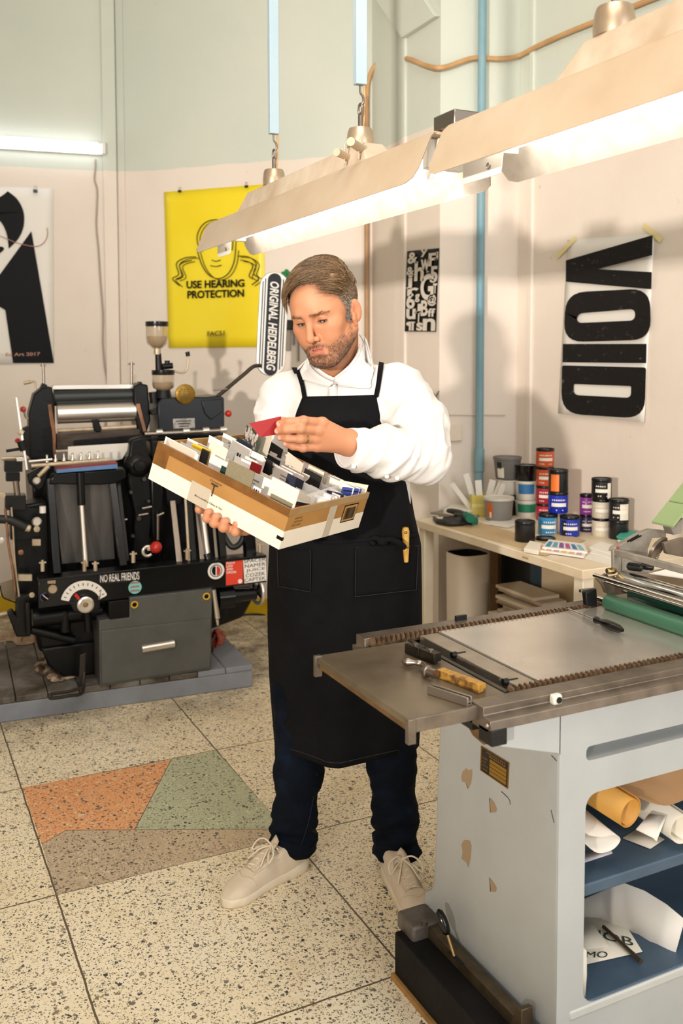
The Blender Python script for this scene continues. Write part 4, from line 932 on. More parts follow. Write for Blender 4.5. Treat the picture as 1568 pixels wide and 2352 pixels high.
# --- two sloping delivery tables
hp('slope_panel', [(122, 1100), (252, 1098), (264, 1284), (142, 1296)], .20, .01, mat('brushed grey panel', '#6d6a68', .38, .6, col2='#4c4a48', vs=5, stretch=(4, 1, .4)))
def slant(name, p, q, d0, d1, w, t, m, parent=None):
    mb = MB(); a, b = h(*p, d0), h(*q, d1); mb.bar(a, b, hr(w, *p, d0), t, (0, 1, 0)); return mb.build(name, m, parent or press2, bevel=.002)
slant('side_guide', (115, 1100), (131, 1318), .19, .06, 16, .03, BK); slant('side_guide', (256, 1098), (283, 1300), .19, .06, 16, .03, BK); slant('side_guide', (270, 1100), (292, 1290), .22, .09, 9, .03, BKM)
hc('lift_rod', (186, 1145), (197, 1302), .16, 6, CHM, .07); hc('lift_sleeve', (184, 1085), (187, 1160), .16, 9, BK, .155)
hp('feed_frame', [(112, 1112), (122, 1088), (288, 1076), (290, 1098), (266, 1110), (230, 1114)], .16, .09, BK, bevel=.006)
hp('blue_board', [(130, 1078), (270, 1065), (270, 1076), (130, 1087)], .15, .10, mat('blue board', '#5f86b8', .5, col2='#4d74a8', vs=9)); hp('red_edge', [(130, 1075), (270, 1062), (270, 1066), (130, 1079)], .149, .10, mat('red line', '#8d2f2f', .5))
hc('gripper_bar', (72, 1070), (250, 1056), .14, 4.5, CRM)
for i in range(7):
    x = 108+19.5*i; y = 1062-1.5*i; k = hr(1, x, y, .135); mb = MB(); mb.lathe([(4*k, 0), (4*k, 6*k), (2.4*k, 8*k), (2.4*k, 15*k), (3.4*k, 16*k), (.01*k, 18*k)], h(x, y, .135), (0, 0, 1), 12); mb.build('gripper', CHM, press2, smooth=40)
hc('gripper_bar', (66, 1060), (120, 1055), .13, 3, CHM)
hp('paper_sheet', [(156, 1026), (303, 1017), (280, 1054), (250, 1062), (156, 1056)], .34, .002, WHT, bevel=0)
# --- ink cylinders at the top
hc('ink_roller', (124, 914), (310, 908), .52, 19, mat('roller black rubber', '#23282a', .35, col2='#1b2021', vs=4))
hc('chrome_cylinder', (131, 951), (309, 944), .50, 23, CHM)
hp('fountain_blade', [(118, 895), (122, 885), (306, 882), (308, 893)], .50, .05, CHM)
hc('rider_roller', (132, 990), (312, 980), .47, 5, CRM); hp('cross_beam', [(130, 997), (325, 985), (330, 1022), (130, 1034)], .46, .05, mat('dull brown steel', '#5d5148', .4, .7, col2='#3e3630', vs=9, stretch=(1, 1, 6)))
hp('cross_block', [(212, 966), (226, 964), (234, 986), (230, 994), (216, 990)], .45, .03, BKM, bevel=.004); hp('lower_beam', [(170, 1012), (345, 996), (350, 1012), (172, 1026)], .44, .03, BKM)
hp('side_frame', [(68, 1056), (66, 950), (78, 905), (96, 892), (120, 888), (126, 930), (128, 1056)], .46, .12, BKM, bevel=.008)
hp('side_frame', [(306, 888), (322, 880), (340, 884), (346, 965), (336, 998), (318, 1000), (309, 950)], .46, .14, BKM, bevel=.008)
hp('cam_strip', [(109, 930), (118, 928), (129, 995), (128, 1050), (122, 1050), (120, 1000)], .45, .012, COP); hp('cam_strip', [(312, 928), (321, 926), (337, 990), (329, 994)], .45, .012, COP)
for q in ((112, 905), (314, 904)): hc('roller_bearing', (q[0]-6, q[1]), (q[0]+6, q[1]), .49, 12, CRM)
for pts, r in (([(101, 892), (99, 835)], 3.2), ([(302, 884), (302, 832)], 3.2)):
    hc('spindle', *pts, .5, r, STL); hc('spindle_handle', (pts[1][0]-7, pts[1][1]+4), (pts[1][0]+7, pts[1][1]+4), .5, 2, STL)
hp('top_lug', [(92, 892), (98, 880), (108, 884), (112, 896)], .48, .05, BKM); hp('top_lug', [(316, 884), (320, 877), (326, 877), (328, 890)], .48, .05, BKM)
ht('crank', [(57, 880), (70, 878), (79, 876), (81, 885), (82, 895)], .47, 2.5, CRM); hc('crank_grip', (54, 880), (70, 877), .47, 4.2, CRM)
# --- ink fountain box at the right, with lubricator jars
box_ = hp('drive_box', [(362, 925), (372, 914), (420, 912), (476, 912), (505, 909), (515, 914), (516, 1000), (364, 1004)], .40, .22, NVY, bevel=.006)
hp('box_bracket', [(345, 945), (364, 930), (364, 950), (350, 954)], .42, .05, BKM); hp('box_panel', [(462, 920), (510, 916), (512, 945), (485, 965), (470, 950)], .392, .012, NVY, box_, bevel=.004)
hp('maker_plate', [(397, 962), (447, 960), (448, 983), (398, 985)], .394, .008, mat('plate silver', '#a9a49c', .35, .8, col2='#77736c', vs=40), box_, bevel=.001)
mb = MB(); rr = random.Random(5)
for i in range(3): mb.obox(h(422, 967+6*i, .3932), ((1, 0, 0), (0, 1, 0), (0, 0, 1)), (hr(34-6*i, 422, 967, .39), .0006, hr(2, 422, 967, .39)))
mb.build('plate_lines', INKK, box_)
hc('hinge_bar', (332, 997), (516, 988), .385, 6, STL)
for x in (365, 427, 472, 512): hc('hinge_knuckle', (x-7, 993-(x-365)*.04), (x+7, 992-(x-365)*.04), .384, 7.5, CHM)
br = hl('brass_medallion', (425, 905), .39, [(23, 0), (23, 3), (21, 4.5), (.01, 4.5)], mat('aged brass gold', '#9a7a2c', .38, .7, col2='#7a5c1e', vs=30))
mb = MB()
for i in range(5):
    w = (10, 15, 17, 15, 10)[i]; y = 895+5*i
    for kx in range(3): mb.obox(h(425-w+w*.72*kx+w*.2, y, .3795), ((1, 0, 0), (0, 1, 0), (0, 0, 1)), (hr(w*.5, 425, 905, .38), .0006, hr(2, 425, 905, .38)))
mb.build('medallion_text', mat('medallion dark', '#4d3a12', .5), br)
hl('red_knob', (518, 950), .42, [(.01, -2), (5, 0), (8, 5), (8, 9), (5, 13), (.01, 14)], REDB, (1, 0, 0))
hc('knob_rod', (505, 950), (516, 950), .42, 2.5, STL)
GLS = mat('lubricator glass', '#f3ecdf', .05, trans=.9, ior=1.35); OIL = mat('amber oil', '#d8bb8a', .3, trans=.3)
def jar(p, rc, htot, cap, d=.44):
    k = hr(1, *p, d); o = h(*p, d)
    mb = MB(); mb.lathe([(rc*.45*k, 0), (rc*.92*k, htot*.22*k), (rc*k, htot*.4*k), (rc*k, htot*k), (rc*.93*k, htot*k), (rc*.93*k, htot*.42*k), (rc*.85*k, htot*.26*k), (rc*.38*k, htot*.03*k)], o, n=28); j = mb.build('jar', GLS, press2, smooth=50)
    mb = MB(); mb.lathe([(rc*.36*k, htot*.04*k), (rc*.82*k, htot*.26*k), (rc*.9*k, htot*.42*k), (rc*.9*k, htot*.55*k)], o, n=24); mb.build('oil_fill', OIL, j, smooth=50)
    mb = MB(); mb.lathe([(rc*1.02*k, htot*k), (rc*1.04*k, (htot+2)*k), (rc*1.04*k, (htot+cap)*k), (rc*.5*k, (htot+cap+1)*k)], o, n=28); mb.build('jar_cap', BK, j, smooth=40)
jar((361, 800), 25, 50, 11); jar((375, 899), 25, 38, 11)
hc('neck', (361, 814), (361, 799), .44, 8, CRM); hc('oil_valve', (365, 850), (363, 812), .44, 8, BKM, r2=7); hc('oil_valve', (372, 842), (396, 840), .44, 7, BKM); hc('oil_valve', (384, 836), (384, 828), .44, 6, BKM)
hc('jar_seat', (375, 914), (375, 896), .44, 20, BKM, r2=16); hc('jar_seat', (355, 925), (352, 900), .45, 11, BKM)
ht('feed_pipe', [(398, 852), (414, 856), (426, 853), (431, 840), (432, 814)], .43, 2.6, CRM); hc('pipe_knob', (432, 818), (430, 808), .43, 5, BKM)
# --- name sign on its arm
dN = .43
ht('sign_arm', [(468, 936, .44), (500, 910, .44), (560, 860, dN), (582, 842, dN), (600, 840, dN)], dN, 4.6, mat('arm dark bronze', '#3c352d', .35, .8)); hc('arm_pivot', (486, 932), (470, 932), .43, 8, BKM); hc('arm_screw', (490, 896), (522, 893), .43, 2, STL)
def stad(cx0, cy0, cx1, cy1, r, n=12):
    a = math.atan2(cy1-cy0, cx1-cx0); o = []
    for t in range(n+1): o.append((cx1+r*math.cos(a-PI/2+PI*t/n), cy1+r*math.sin(a-PI/2+PI*t/n)))
    for t in range(n+1): o.append((cx0+r*math.cos(a+PI/2+PI*t/n), cy0+r*math.sin(a+PI/2+PI*t/n)))
    return o
ax0, ax1 = (630, 657), (622, 831)
sign = hp('name_sign', stad(*ax0, *ax1, 33), dN, .012, CHM, bevel=.003)
u = np.array([ax1[0]-ax0[0], ax1[1]-ax0[1]], float); u /= np.linalg.norm(u); nrm = np.array([-u[1], u[0]])
for off in (-26, -20.5, 20.5, 26):
    e = math.sqrt(max(30**2-off**2, 0))-5; a = np.array(ax0)+nrm*off-u*e; b = np.array(ax1)+nrm*off+u*e
    hp('sign_stripe', [tuple(a-nrm*1.1), tuple(a+nrm*1.1), tuple(b+nrm*1.1), tuple(b-nrm*1.1)], dN-.0022, .002, INKK, sign, 0)
hp('sign_band', stad(*(np.array(ax0)-u*14), *(np.array(ax1)+u*16), 15.5), dN-.0026, .002, NVY, sign, 0)
a, b = np.array(ax0)-u*10, np.array(ax1)+u*20   # reads downwards, letter tops to the right
q = [a-nrm*0, b, b, a]; tb = [tuple(a+nrm*10), tuple(b+nrm*10), tuple(b-nrm*10.5), tuple(a-nrm*10.5)]
text4('lettering', 'ORIGINAL HEIDELBERG', [h(*p, dN-.0030) for p in tb], WST, sign, off=.0006, bold=.025, shear=.22)
# --- right lower mechanism: slats, rods, red ball
for (x0_, x1_, y0_, y1_, m) in ((392, 408, 1150, 1292, STL), (421, 430, 1130, 1290, CRM), (447, 461, 1150, 1288, STL), (484, 494, 1180, 1284, STL)):
    slant('bright_slat', (x0_+4, y0_), (x1_+4, y1_), .20, .07, x1_-x0_-3, .006, m)
hc('chrome_column', (462, 1160), (478, 1284), .15, 6.5, CHM, .07); hc('column_foot', (475, 1272), (479, 1288), .08, 9, BK, .07)
slant('black_guide', (432, 1140), (444, 1292), .2, .08, 12, .03, BK); slant('black_guide', (500, 1150), (512, 1284), .24, .09, 15, .03, BK)
hp('guide_plate', [(380, 1105), (506, 1098), (512, 1150), (384, 1160)], .22, .02, BKM)
ht('black_hose', [(500, 1180, .2), (512, 1225, .16), (532, 1256, .12), (553, 1246, .12), (562, 1215, .14), (566, 1180, .2)], .15, 7, mat('rubber hose', '#141416', .5)); hp('end_post', [(560, 1180), (582, 1176), (590, 1280), (566, 1284)], .08, .05, BK); hc('end_rod', (597, 1268), (597, 1246), .05, 3.5, CRM)
hl('red_ball', (358, 1257), .02, [(.01, -14), (8, -11.5), (13, -5), (14, 0), (13, 5), (8, 11.5), (.01, 14)], REDB); mb = MB(); mb.tube(arc(h(339, 1266, .04), (1, 0, 0), (0, 0, 1), hr(11, 339, 1266, .04), 60, 320, 14), hr(4, 339, 1266, .04), 8); mb.build('lever_ring', CHM, press2, smooth=60); hc('ball_stem', (340, 1262), (356, 1258), .04, 4, CHM, .02)
hl('gear_case', (316, 1068), .24, [(24, -20), (31, -6), (32, 4), (26, 12), (14, 18), (12, 26), (.01, 27)], BKM, n=28)
hp('centre_arm', [(300, 1010), (334, 1000), (345, 1060), (352, 1180), (340, 1290), (300, 1290), (310, 1180), (290, 1090)], .22, .06, BKM, bevel=.01)
hp('centre_arm', [(345, 1080), (368, 1060), (376, 1140), (362, 1230), (350, 1240)], .2, .04, BK, bevel=.008)
for q, r in (((312, 1060), 9), ((330, 1100), 6), ((300, 1130), 5), ((318, 1190), 7), ((340, 1150), 5), ((304, 1230), 5)): hl('bolt_head', q, .215, [(r, 0), (r, 5), (r*.8, 7), (.01, 7)], mat('oily bolt', '#5d5a56', .35, .9), n=8)
for a, b in (((326, 1168), (348, 1164)), ((318, 1184), (340, 1180)), ((276, 1196), (292, 1193)), ((360, 1186), (376, 1178)), ((362, 1180), (362, 1240))): hc('link_rod', a, b, .17, 3, STL)
# --- left cluster
slant('chrome_rod', (37, 912), (62, 1080), .16, .12, 6, .012, CHM); hc('rod_clamp', (48, 1012), (56, 1034), .14, 10, BKM); hc('rod_clamp', (44, 990), (52, 996), .14, 7, CRM)
hl('red_knob', (53, 940), .2, [(.01, -6), (6, -3), (7, 2), (5, 6), (.01, 7)], REDB); ht('knob_rod', [(56, 944), (58, 956), (64, 962)], .2, 2.5, STL)
hl('red_knob', (40, 1012), .2, [(.01, -5), (5.5, -2), (6, 2), (4, 6), (.01, 6)], REDB)
hp('left_bracket', [(50, 985), (66, 978), (68, 1050), (52, 1040)], .22, .05, BKM); hc('cross_shaft', (14, 1036), (52, 1030), .18, 3.5, BKM)
hb('valve_block', 10, 1058, 52, 1084, .15, .06, BK); hb('valve_block', 14, 1086, 46, 1106, .16, .05, BKM); hc('piston', (36, 1104), (40, 1140), .16, 7, STL); hb('valve_block', 12, 1138, 60, 1172, .14, .08, BK); hb('valve_block', 24, 1168, 92, 1240, .16, .1, BKM)
hc('copper_pipe', (4, 1053), (60, 1051), .2, 5, CRM); hb('bright_clip', 38, 1050, 58, 1060, .13, .02, CHM)
hp('pivot_arm', [(62, 1090), (108, 1066), (114, 1078), (100, 1120), (88, 1128), (66, 1110)], .15, .05, BKM, bevel=.006); hc('lever_bar', (88, 1094), (112, 1070), .13, 5, CRM); hl('pivot_cap', (84, 1104), .13, [(9, 0), (9, 5), (6, 8), (.01, 8)], CHM)
hp('left_column', [(22, 1165), (108, 1150), (116, 1330), (88, 1400), (40, 1400), (34, 1250)], .20, .14, BKM, bevel=.012)
ht('black_hose', [(-10, 1192), (20, 1194), (42, 1203), (60, 1212)], .10, 10, mat('rubber hose', '#141416')); hl('hose_nut', (58, 1212), .10, [(8, 0), (8, 10), (6, 12)], CRM, (1, 0, -.3)); hl('clamp_cap', (84, 1198), .12, [(11, 0), (11, 6), (8, 9), (.01, 9)], CHM); hl('clamp_cap', (84, 1214), .12, [(7, 0), (7, 8), (.01, 9)], CRM)
for q in ((84, 1246), (58, 1327)): hb('white_block', q[0]-(10 if q[1] < 1300 else 16), q[1]-7, q[0]+(10 if q[1] < 1300 else 16), q[1]+8, .12, .02, CRM)
hc('white_bolt', (98, 1163), (98, 1178), .12, 7, WST)
ht('oil_pipe', [(12, 1168), (16, 1210), (20, 1255), (28, 1300), (35, 1357)], .09, 3, COP); ht('oil_pipe', [(26, 1165), (30, 1215), (34, 1290), (44, 1370)], .1, 2.2, CRM)
hl('small_knob', (2, 1240), .1, [(7, 0), (7, 6), (.01, 7)], CHM); hl('small_knob', (4, 1137), .1, [(8, 0), (8, 6), (.01, 7)], CRM); hl('small_knob', (48, 1268), .1, [(6, 0), (6, 4), (.01, 5)], COP); hl('small_knob', (73, 1366), .06, [(6, 0), (6, 4), (.01, 5)], CRM)
hp('guard_plate', [(0, 1340), (30, 1330), (36, 1380), (20, 1376), (4, 1366)], .3, .004, mat('clear dusty guard', '#b0a38c', .2, trans=.6)); ht('guard_wire', [(0, 1345, .12), (6, 1370, .12), (20, 1378, .12), (36, 1384, .12)], .12, 1.6, BKM)
# --- below the rail on the left
hc('drum_shaft', (75, 1420), (232, 1400), .12, 22, BKM); hp('hook_arm', [(36, 1376), (70, 1362), (74, 1440), (70, 1462), (38, 1464), (16, 1408), (28, 1402), (36, 1412)], .10, .05, BKM, bevel=.008)
hp('ribbed_column', [(58, 1385), (70, 1384), (72, 1460), (60, 1462)], .06, .04, BKM, bevel=.006); hc('cross_bar', (72, 1446), (170, 1470), .12, 10, BKM); hc('drive_rod', (200, 1400), (204, 1450), .05, 9, BKM)
hc('stand_rod', (150, 1402), (150, 1450), .10, 12, BKM); hc('white_shaft', (-12, 1414), (18, 1408), .16, 5, CRM)
ped = ht('foot_pedal', [(196, 1500, .06), (192, 1560, .01), (188, 1592, -.05), (160, 1598, -.08), (120, 1604, -.10), (114, 1598, -.10), (122, 1593, -.09), (160, 1588, -.07), (186, 1580, -.045)], 0, 4, mat('pedal iron', '#3a3530', .45, .6), n=8)
hp('pedal_arm', [(184, 1505), (197, 1500), (195, 1560), (190, 1588), (178, 1588), (182, 1560)], .02, .018, mat('pedal iron', '#3a3530'), bevel=.003)
# --- rags on the platform
def rag(name, label, pts, m, amp, seed, zb=.101):
    """crumpled cloth lying on the platform: outline pixels on its top"""
    P = [Zp(*q, zb) for q in pts]; o = sum(P)/len(P); e = empty(name, tuple(o*[1, 1, 0]+[0, 0, zb]), 0, label, 'rag'); r_ = random.Random(seed); n = len(P); rings = []
    ph = [r_.uniform(0, 6) for _ in range(8)]
    for k in range(7):
        f = 1-k/6.5; row = []
        for i, p in enumerate(smooth_path(P, 6, True)):
            q = (p-o)*f; t = 2*PI*i/(n*6)
            z = amp*(1-f**2)*(.7+.5*math.sin(3*t+ph[0]+k)+.35*math.sin(7*t+ph[1]-2*k))+.002
            row.append((q[0]+.012*math.sin(5*t+ph[2]+k)*(f > .1), q[1], max(z, .002)))
        rings.append(row)
    mb = MB(); mb.grid(rings, closed_v=True); mb.poly(rings[-1]); mb.build('cloth', m, e, smooth=70); return e
m_, nt, b_ = new_mat('dirty rag'); b_.inputs['Roughness'].default_value = .85
nt.links.new(ramp(nt, noise(nt, 16, 6, .6), [(.35, c4('#241d17')), (.47, c4('#5d4c3c')), (.56, c4('#bfa58a')), (.66, c4('#d4bfa6')), (.72, c4('#8a3b3a'))]), b_.inputs['Base Color'])
rag('shop_rag', 'dirty crumpled rag on the platform beside the foot of the press', [(92, 1552), (86, 1520), (110, 1492), (150, 1482), (190, 1500), (214, 1535), (170, 1556), (130, 1566)], m_, .045, 4)
rag('shop_rag', 'pale rag lying on the platform under the hook arm at the far left', [(-10, 1470), (20, 1452), (60, 1452), (90, 1462), (60, 1482), (20, 1474)], mat('pale rag', '#b89c80', .85, col2='#8f745c', vs=30), .03, 9)
rag('shop_rag', 'red rag sticking out behind the grey drawer cabinet', [(470, 1485), (480, 1455), (500, 1448), (516, 1462), (512, 1474), (496, 1490)], mat('red rag', '#a8322a', .85, col2='#c9836a', vs=22), .03, 5)
# black cable on the floor along the skirting
fp = [(400, 1440), (500, 1421), (540, 1415), (575, 1411), (620, 1412), (690, 1413), (800, 1418)]
tag(MB().tube(smooth_path([Zp(x, y, .006) for x, y in fp], 5), .006, 8).build('floor_cable', mat('rubber hose', '#141416'), smooth=60), 'black cable lying on the floor along the yellow skirting behind the press', 'cable')
# ================================================================== DESK WITH INK TINS
ZT = .735
dq0 = Zp(955, 1192, ZT); dq1 = Zp(1331.5, 1311, ZT)
XD = (dq0[0]+dq1[0])/2; YD0, YD1 = dq1[1], dq0[1]
desk = empty('work_desk', (XD, YD0, 0), 0, 'white topped wooden work desk against the right wall, crowded with ink tins', 'desk')
DO = np.array([XD, YD0, 0])
WD = mat('desk cream paint', '#e9dfcc', .45, col2='#e0d3bb', vs=7)
WDT = mat('desk top worn', '#e6d8bf', .45, col2='#d6c09b', vs=5, lo=.42, hi=.75)
DW = 2.792-XD; DL = YD1-YD0
MB().box(0, DW, 0, DL, ZT-.034, ZT).build('table_top', [WDT], desk, bevel=.003)
for x0, y0 in ((.012, .012), (.012, DL-.075), (DW-.07, .012), (DW-.07, DL-.075)):
    MB().box(x0, x0+.05, y0, y0+.05, 0, ZT-.034).build('leg', WD, desk, bevel=.004)
MB().box(-.0012, .0, .30, .335, ZT-.022, ZT-.014).build('edge_label', mat('brown label', '#b09a6e', .6), desk)
def sz(px, P): return px*((P-CP)@cw)/FPX
CARD = mat('cardboard flat', '#c9b08a', .7, col2='#bda178', vs=6)
LID = mat('tin lid black', '#131416', .28, .3)
WHL = mat('tin label white', '#e6dfd2', .5); YLL = mat('tin lid yellow', '#cfa72c', .4)
tins = {}
def tin(cx, base, w, h, col, label, z=ZT, lidc=None, lab=True, body=None, zpx=None, group='ink tins on the desk', P=None, black_top=.16, half=None):
    """printing ink tin: cx, base pixel of the foot, w/h in pixels"""
    if P is None: P = Zp(cx, base, z)
    else: P = np.array([P[0], P[1], z])
    r = sz(w, P)/2; H = sz(h, P)
    P = P+np.array([math.sin(YAW), math.cos(YAW), 0])*r*.9
    e = empty('ink_tin', tuple(P), 0, label, 'tin', group)
    n = 36
    body_m = mat('tin body '+col, col, .32)
    prof = [(r*.94, 0), (r, .003), (r, H*(1-black_top)-.001), (r*.97, H*(1-black_top)), (r*.97, H*(1-black_top)+.002)]
    mb = MB(); mb.lathe(prof, (0, 0, 0), n=n); mb.build('body', body or body_m, e, smooth=40)
    L_ = H*black_top; mb = MB(); mb.lathe([(r*.985, H-L_+.001), (r*1.02, H-L_+.003), (r*1.02, H-.004), (r*.98, H), (r*.92, H-.001), (r*.9, H-.004), (.001, H-.004)], (0, 0, 0), n=n); mb.build('lid', lidc or LID, e, smooth=40)
    if lab:
        # printed label band and title strip on the side that faces the room
        a0 = math.atan2(-math.cos(YAW), -math.sin(YAW))
        def patch(t0, t1, z0, z1, m, off, nm):
            g = [[((r+off)*math.cos(a0+rad(t)), (r+off)*math.sin(a0+rad(t)), zz) for zz in (z0, z1)] for t in np.linspace(t0, t1, 12)]
            return MB().grid(g).build(nm, m, e, smooth=60)
        if half: patch(half[0], half[1], H*.04, H*(1-black_top)-.004, mat('tin body '+half[2], half[2], .35), .0004, 'side_label')
        if lab != 'none':
            patch(-52, 38, H*.33, H*.5, WHL, .0007, 'title_strip')
            t = MB(); rr2 = random.Random(int(cx*7+base))
            for k in range(7):
                u0 = -48+k*12
                for (zz, hh, jj) in ((.60, .07, 1), (.14, .05, .6)):
                    if rr2.random() < .82*jj+.1:
                        t.grid([[((r+.0008)*math.cos(a0+rad(tt)), (r+.0008)*math.sin(a0+rad(tt)), H*z_) for z_ in (zz, zz+hh)] for tt in (u0, u0+4, u0+8*rr2.uniform(.6, 1))])
            if t.f: t.build('title_marks', WHL, e, smooth=None)
    tins[(cx, base)] = (P-np.array([math.sin(YAW), math.cos(YAW), 0])*r*.9, H)
    return P-np.array([math.sin(YAW), math.cos(YAW), 0])*r*.9, H
g = lambda x, y: (940+x/2.497, 1000+y/2.497)
def stack(cx, base, specs):
    x, y = g(cx, base); P = None; z = ZT
    for i, s in enumerate(specs):
        w, h, col, lab = s[:4]; kw = dict(s[4]) if len(s) > 4 else {}
        P, H = tin(x, y, w/2.497, h/2.497, col, lab, z=z, P=P, **kw); z += H+.0006
    return z
stack(784, 490, [(98, 96, '#b3263f', 'pink red ink tin at the foot of the tallest stack, behind the bright blue tin'),
                 (100, 104, '#a02236', 'crimson ink tin second from the bottom of the tallest stack'),
                 (102, 108, '#c9502a', 'rust orange ink tin third from the bottom of the tallest stack'),
                 (104, 104, '#cf5a30', 'orange ink tin at the very top of the tallest stack')])
stack(672, 618, [(116, 122, '#101113', 'open black ink pot without label standing alone near the desk edge', dict(lab=None))])
za = stack(804, 576, [(112, 122, '#2f7fb0', 'light blue ink tin at the front of the desk left of a royal blue one', dict(half=(28, 64, '#8d98a0')))])
zb_ = stack(930, 584, [(112, 118, '#1c36a0', 'royal blue ink tin at the front right, standing on the desk', dict(half=(-66, -35, '#14161c')))])
# two tins resting across those two
Pm = (tins[g(804, 576)][0]+tins[g(930, 584)][0])/2; Pm = Pm+np.array([.02, .03, 0])
xm, ym = g(888, 472)
P, H = tin(xm, ym, 113/2.497, 122/2.497, '#1d2fa6', 'royal blue ink tin bridging the two front blue tins', z=max(za, zb_), P=Pm)
tin(xm, ym-1, 112/2.497, 128/2.497, '#141519', 'black ink tin with orange and white side label, above the royal blue one', z=max(za, zb_)+H+.0006, P=Pm, half=(-60, -8, '#e0722a'), lab='none')
stack(1022, 556, [(76, 100, '#2c2350', 'dark violet ink tin under the magenta purple one'), (77, 116, '#87308c', 'magenta purple ink tin on top of a dark violet one')])
stack(1112, 582, [(106, 104, '#d8cdb8', 'stained cream ink tin at the bottom of a stack of three'), (108, 110, '#cfc6b4', 'cream ink tin in the middle of a stack of three'), (114, 118, '#17181a', 'black ink tin with white strips on top of two cream ones', dict(half=(20, 46, '#e6dfd2')))])
stack(1213, 600, [(112, 108, '#141416', 'black ink tin at the bottom right end of the row', dict(lab=None)), (114, 122, '#1b1b1c', 'black ink tin with a wide cream label, at the right end of the row', dict(half=(-10, 50, '#ddd4c2')))])
# plastic tubs
def tub(cx, base, wt, wb, h, m, label, z=ZT, P=None, rimc=None, band=None, name='plastic_tub', lid=True):
    x, y = g(cx, base); P = Zp(x, y, z) if P is None else np.array([P[0], P[1], z])
    r1, r0, H = sz(wt/2.497, P)/2, sz(wb/2.497, P)/2, sz(h/2.497, P); fw = np.array([math.sin(YAW), math.cos(YAW), 0])
    e = empty(name, tuple(P+fw*r0), 0, label, 'tub')
    mb = MB(); mb.lathe([(r0*.95, 0), (r0, .004), (r1*.985, H*.86), (r1*.985, H*.93)], n=36); mb.build('body', m, e, smooth=40)
    mb = MB(); mb.lathe([(r1*.99, H*.88), (r1*1.04, H*.89), (r1*1.04, H), (r1*.97, H), (r1*.95, H*.96), (.001, H*.955)] if lid else [(r1*.99, H*.9), (r1*1.04, H*.91), (r1*1.04, H), (r1*.96, H), (r1*.93, H*.6), (.001, H*.55)], n=36); mb.build('rim', rimc or m, e, smooth=40)
    if band:
        a0 = math.atan2(-fw[1], -fw[0])
        for (t0, t1, z0, z1, mm) in band:
            rr_ = lambda zz: r0+(r1-r0)*zz+.0006
            MB().grid([[(rr_(zz)*math.cos(a0+rad(t)), rr_(zz)*math.sin(a0+rad(t)), zz*H) for zz in (z0, z1)] for t in np.linspace(t0, t1, 12)]).build('label', mm, e, smooth=60)
    return P, H
TG_ = mat('tub grey', '#8d8a86', .4); TW = mat('tub white', '#d9d3c8', .4); LB = mat('label blue', '#2c6ea0', .45); LG = mat('label green', '#1f7a5a', .45); LO = mat('label orange', '#d0682c', .45); LK = mat('label black', '#1d1d1e', .45)
tub(523, 496, 172, 150, 134, TG_, 'grey plastic bucket with white rim standing in front of the yellow box', rimc=TW, band=[(-62, -34, .2, .8, LO), (-50, -40, .15, .4, WHL)], lid=True)
P, H = tub(570, 462, 112, 108, 118, mat('tub black', '#1a1a1b', .35), 'black tub at the bottom of the grey bucket stack', name='plastic_tub')
z = ZT+H+.0006
P, H = tub(562, 460, 112, 104, 86, TW, 'off white tub in the middle of the grey bucket stack', z=z, P=P); z += H+.0006
tub(562, 460, 160, 132, 130, mat('tub dark grey', '#6f6d6a', .4), 'dark grey bucket with printed label, topmost of its stack by the pipe', z=z, P=P, band=[(-60, -25, .1, .55, WHL), (-60, -35, .5, .8, LK)])
P, H = tub(677, 472, 124, 112, 96, TW, 'white tub with green label under the blue labelled tub', band=[(-60, 60, .3, .8, LG)]); z = ZT+H+.0006
P, H = tub(677, 470, 124, 114, 112, TW, 'white tub with blue label in the middle of its stack', z=z, P=P, band=[(-55, 40, .35, .85, LB)]); z += H+.0006
tub(677, 470, 122, 116, 90, mat('tub black gloss', '#101113', .18), 'glossy black tub on top of the blue labelled tub', z=z, P=P)
# black lid lying flat
x, y = g(796, 612); P = Zp(x, y, ZT); r = sz(112/2.497, P)/2
e = empty('tin_lid', tuple(P+[.01, .03, 0]), 0, 'loose black tin lid lying behind the colour swatches', 'lid'); MB().lathe([(r, 0), (r*1.02, .004), (r*1.02, .012), (r*.97, .014), (r*.9, .010), (.001, .010)], n=32).build('lid_body', LID, e, smooth=40)
# yellow box of paper strips
x, y = g(440, 466); P = Zp(x, y, ZT); w = sz(165/2.497, P); h = sz(122/2.497, P)
e = empty('strip_box', tuple(P), -26, 'pale yellow open box holding white paper strips, beside the pipe', 'box')
YB = mat('pale yellow card', '#dccb6c', .6, col2='#d2bd58', vs=5); mb = MB(); t = .003
mb.box(-w/2, w/2, 0, t, 0, h); mb.box(-w/2, w/2, .09-t, .09, 0, h); mb.box(-w/2, -w/2+t, t, .09-t, 0, h); mb.box(w/2-t, w/2, t, .09-t, 0, h); mb.box(-w/2, w/2, 0, .09, 0, t); mb.build('box_body', YB, e)
MB().box(-w/2, w/2, -.0006, 0, h*.45, h*.6).build('box_band', mat('yellow stripe', '#e6dc96', .6), e)
BO = P; a_ = rad(-26); ux = np.array([math.cos(a_), math.sin(a_), 0]); uy = np.array([-math.sin(a_), math.cos(a_), 0])
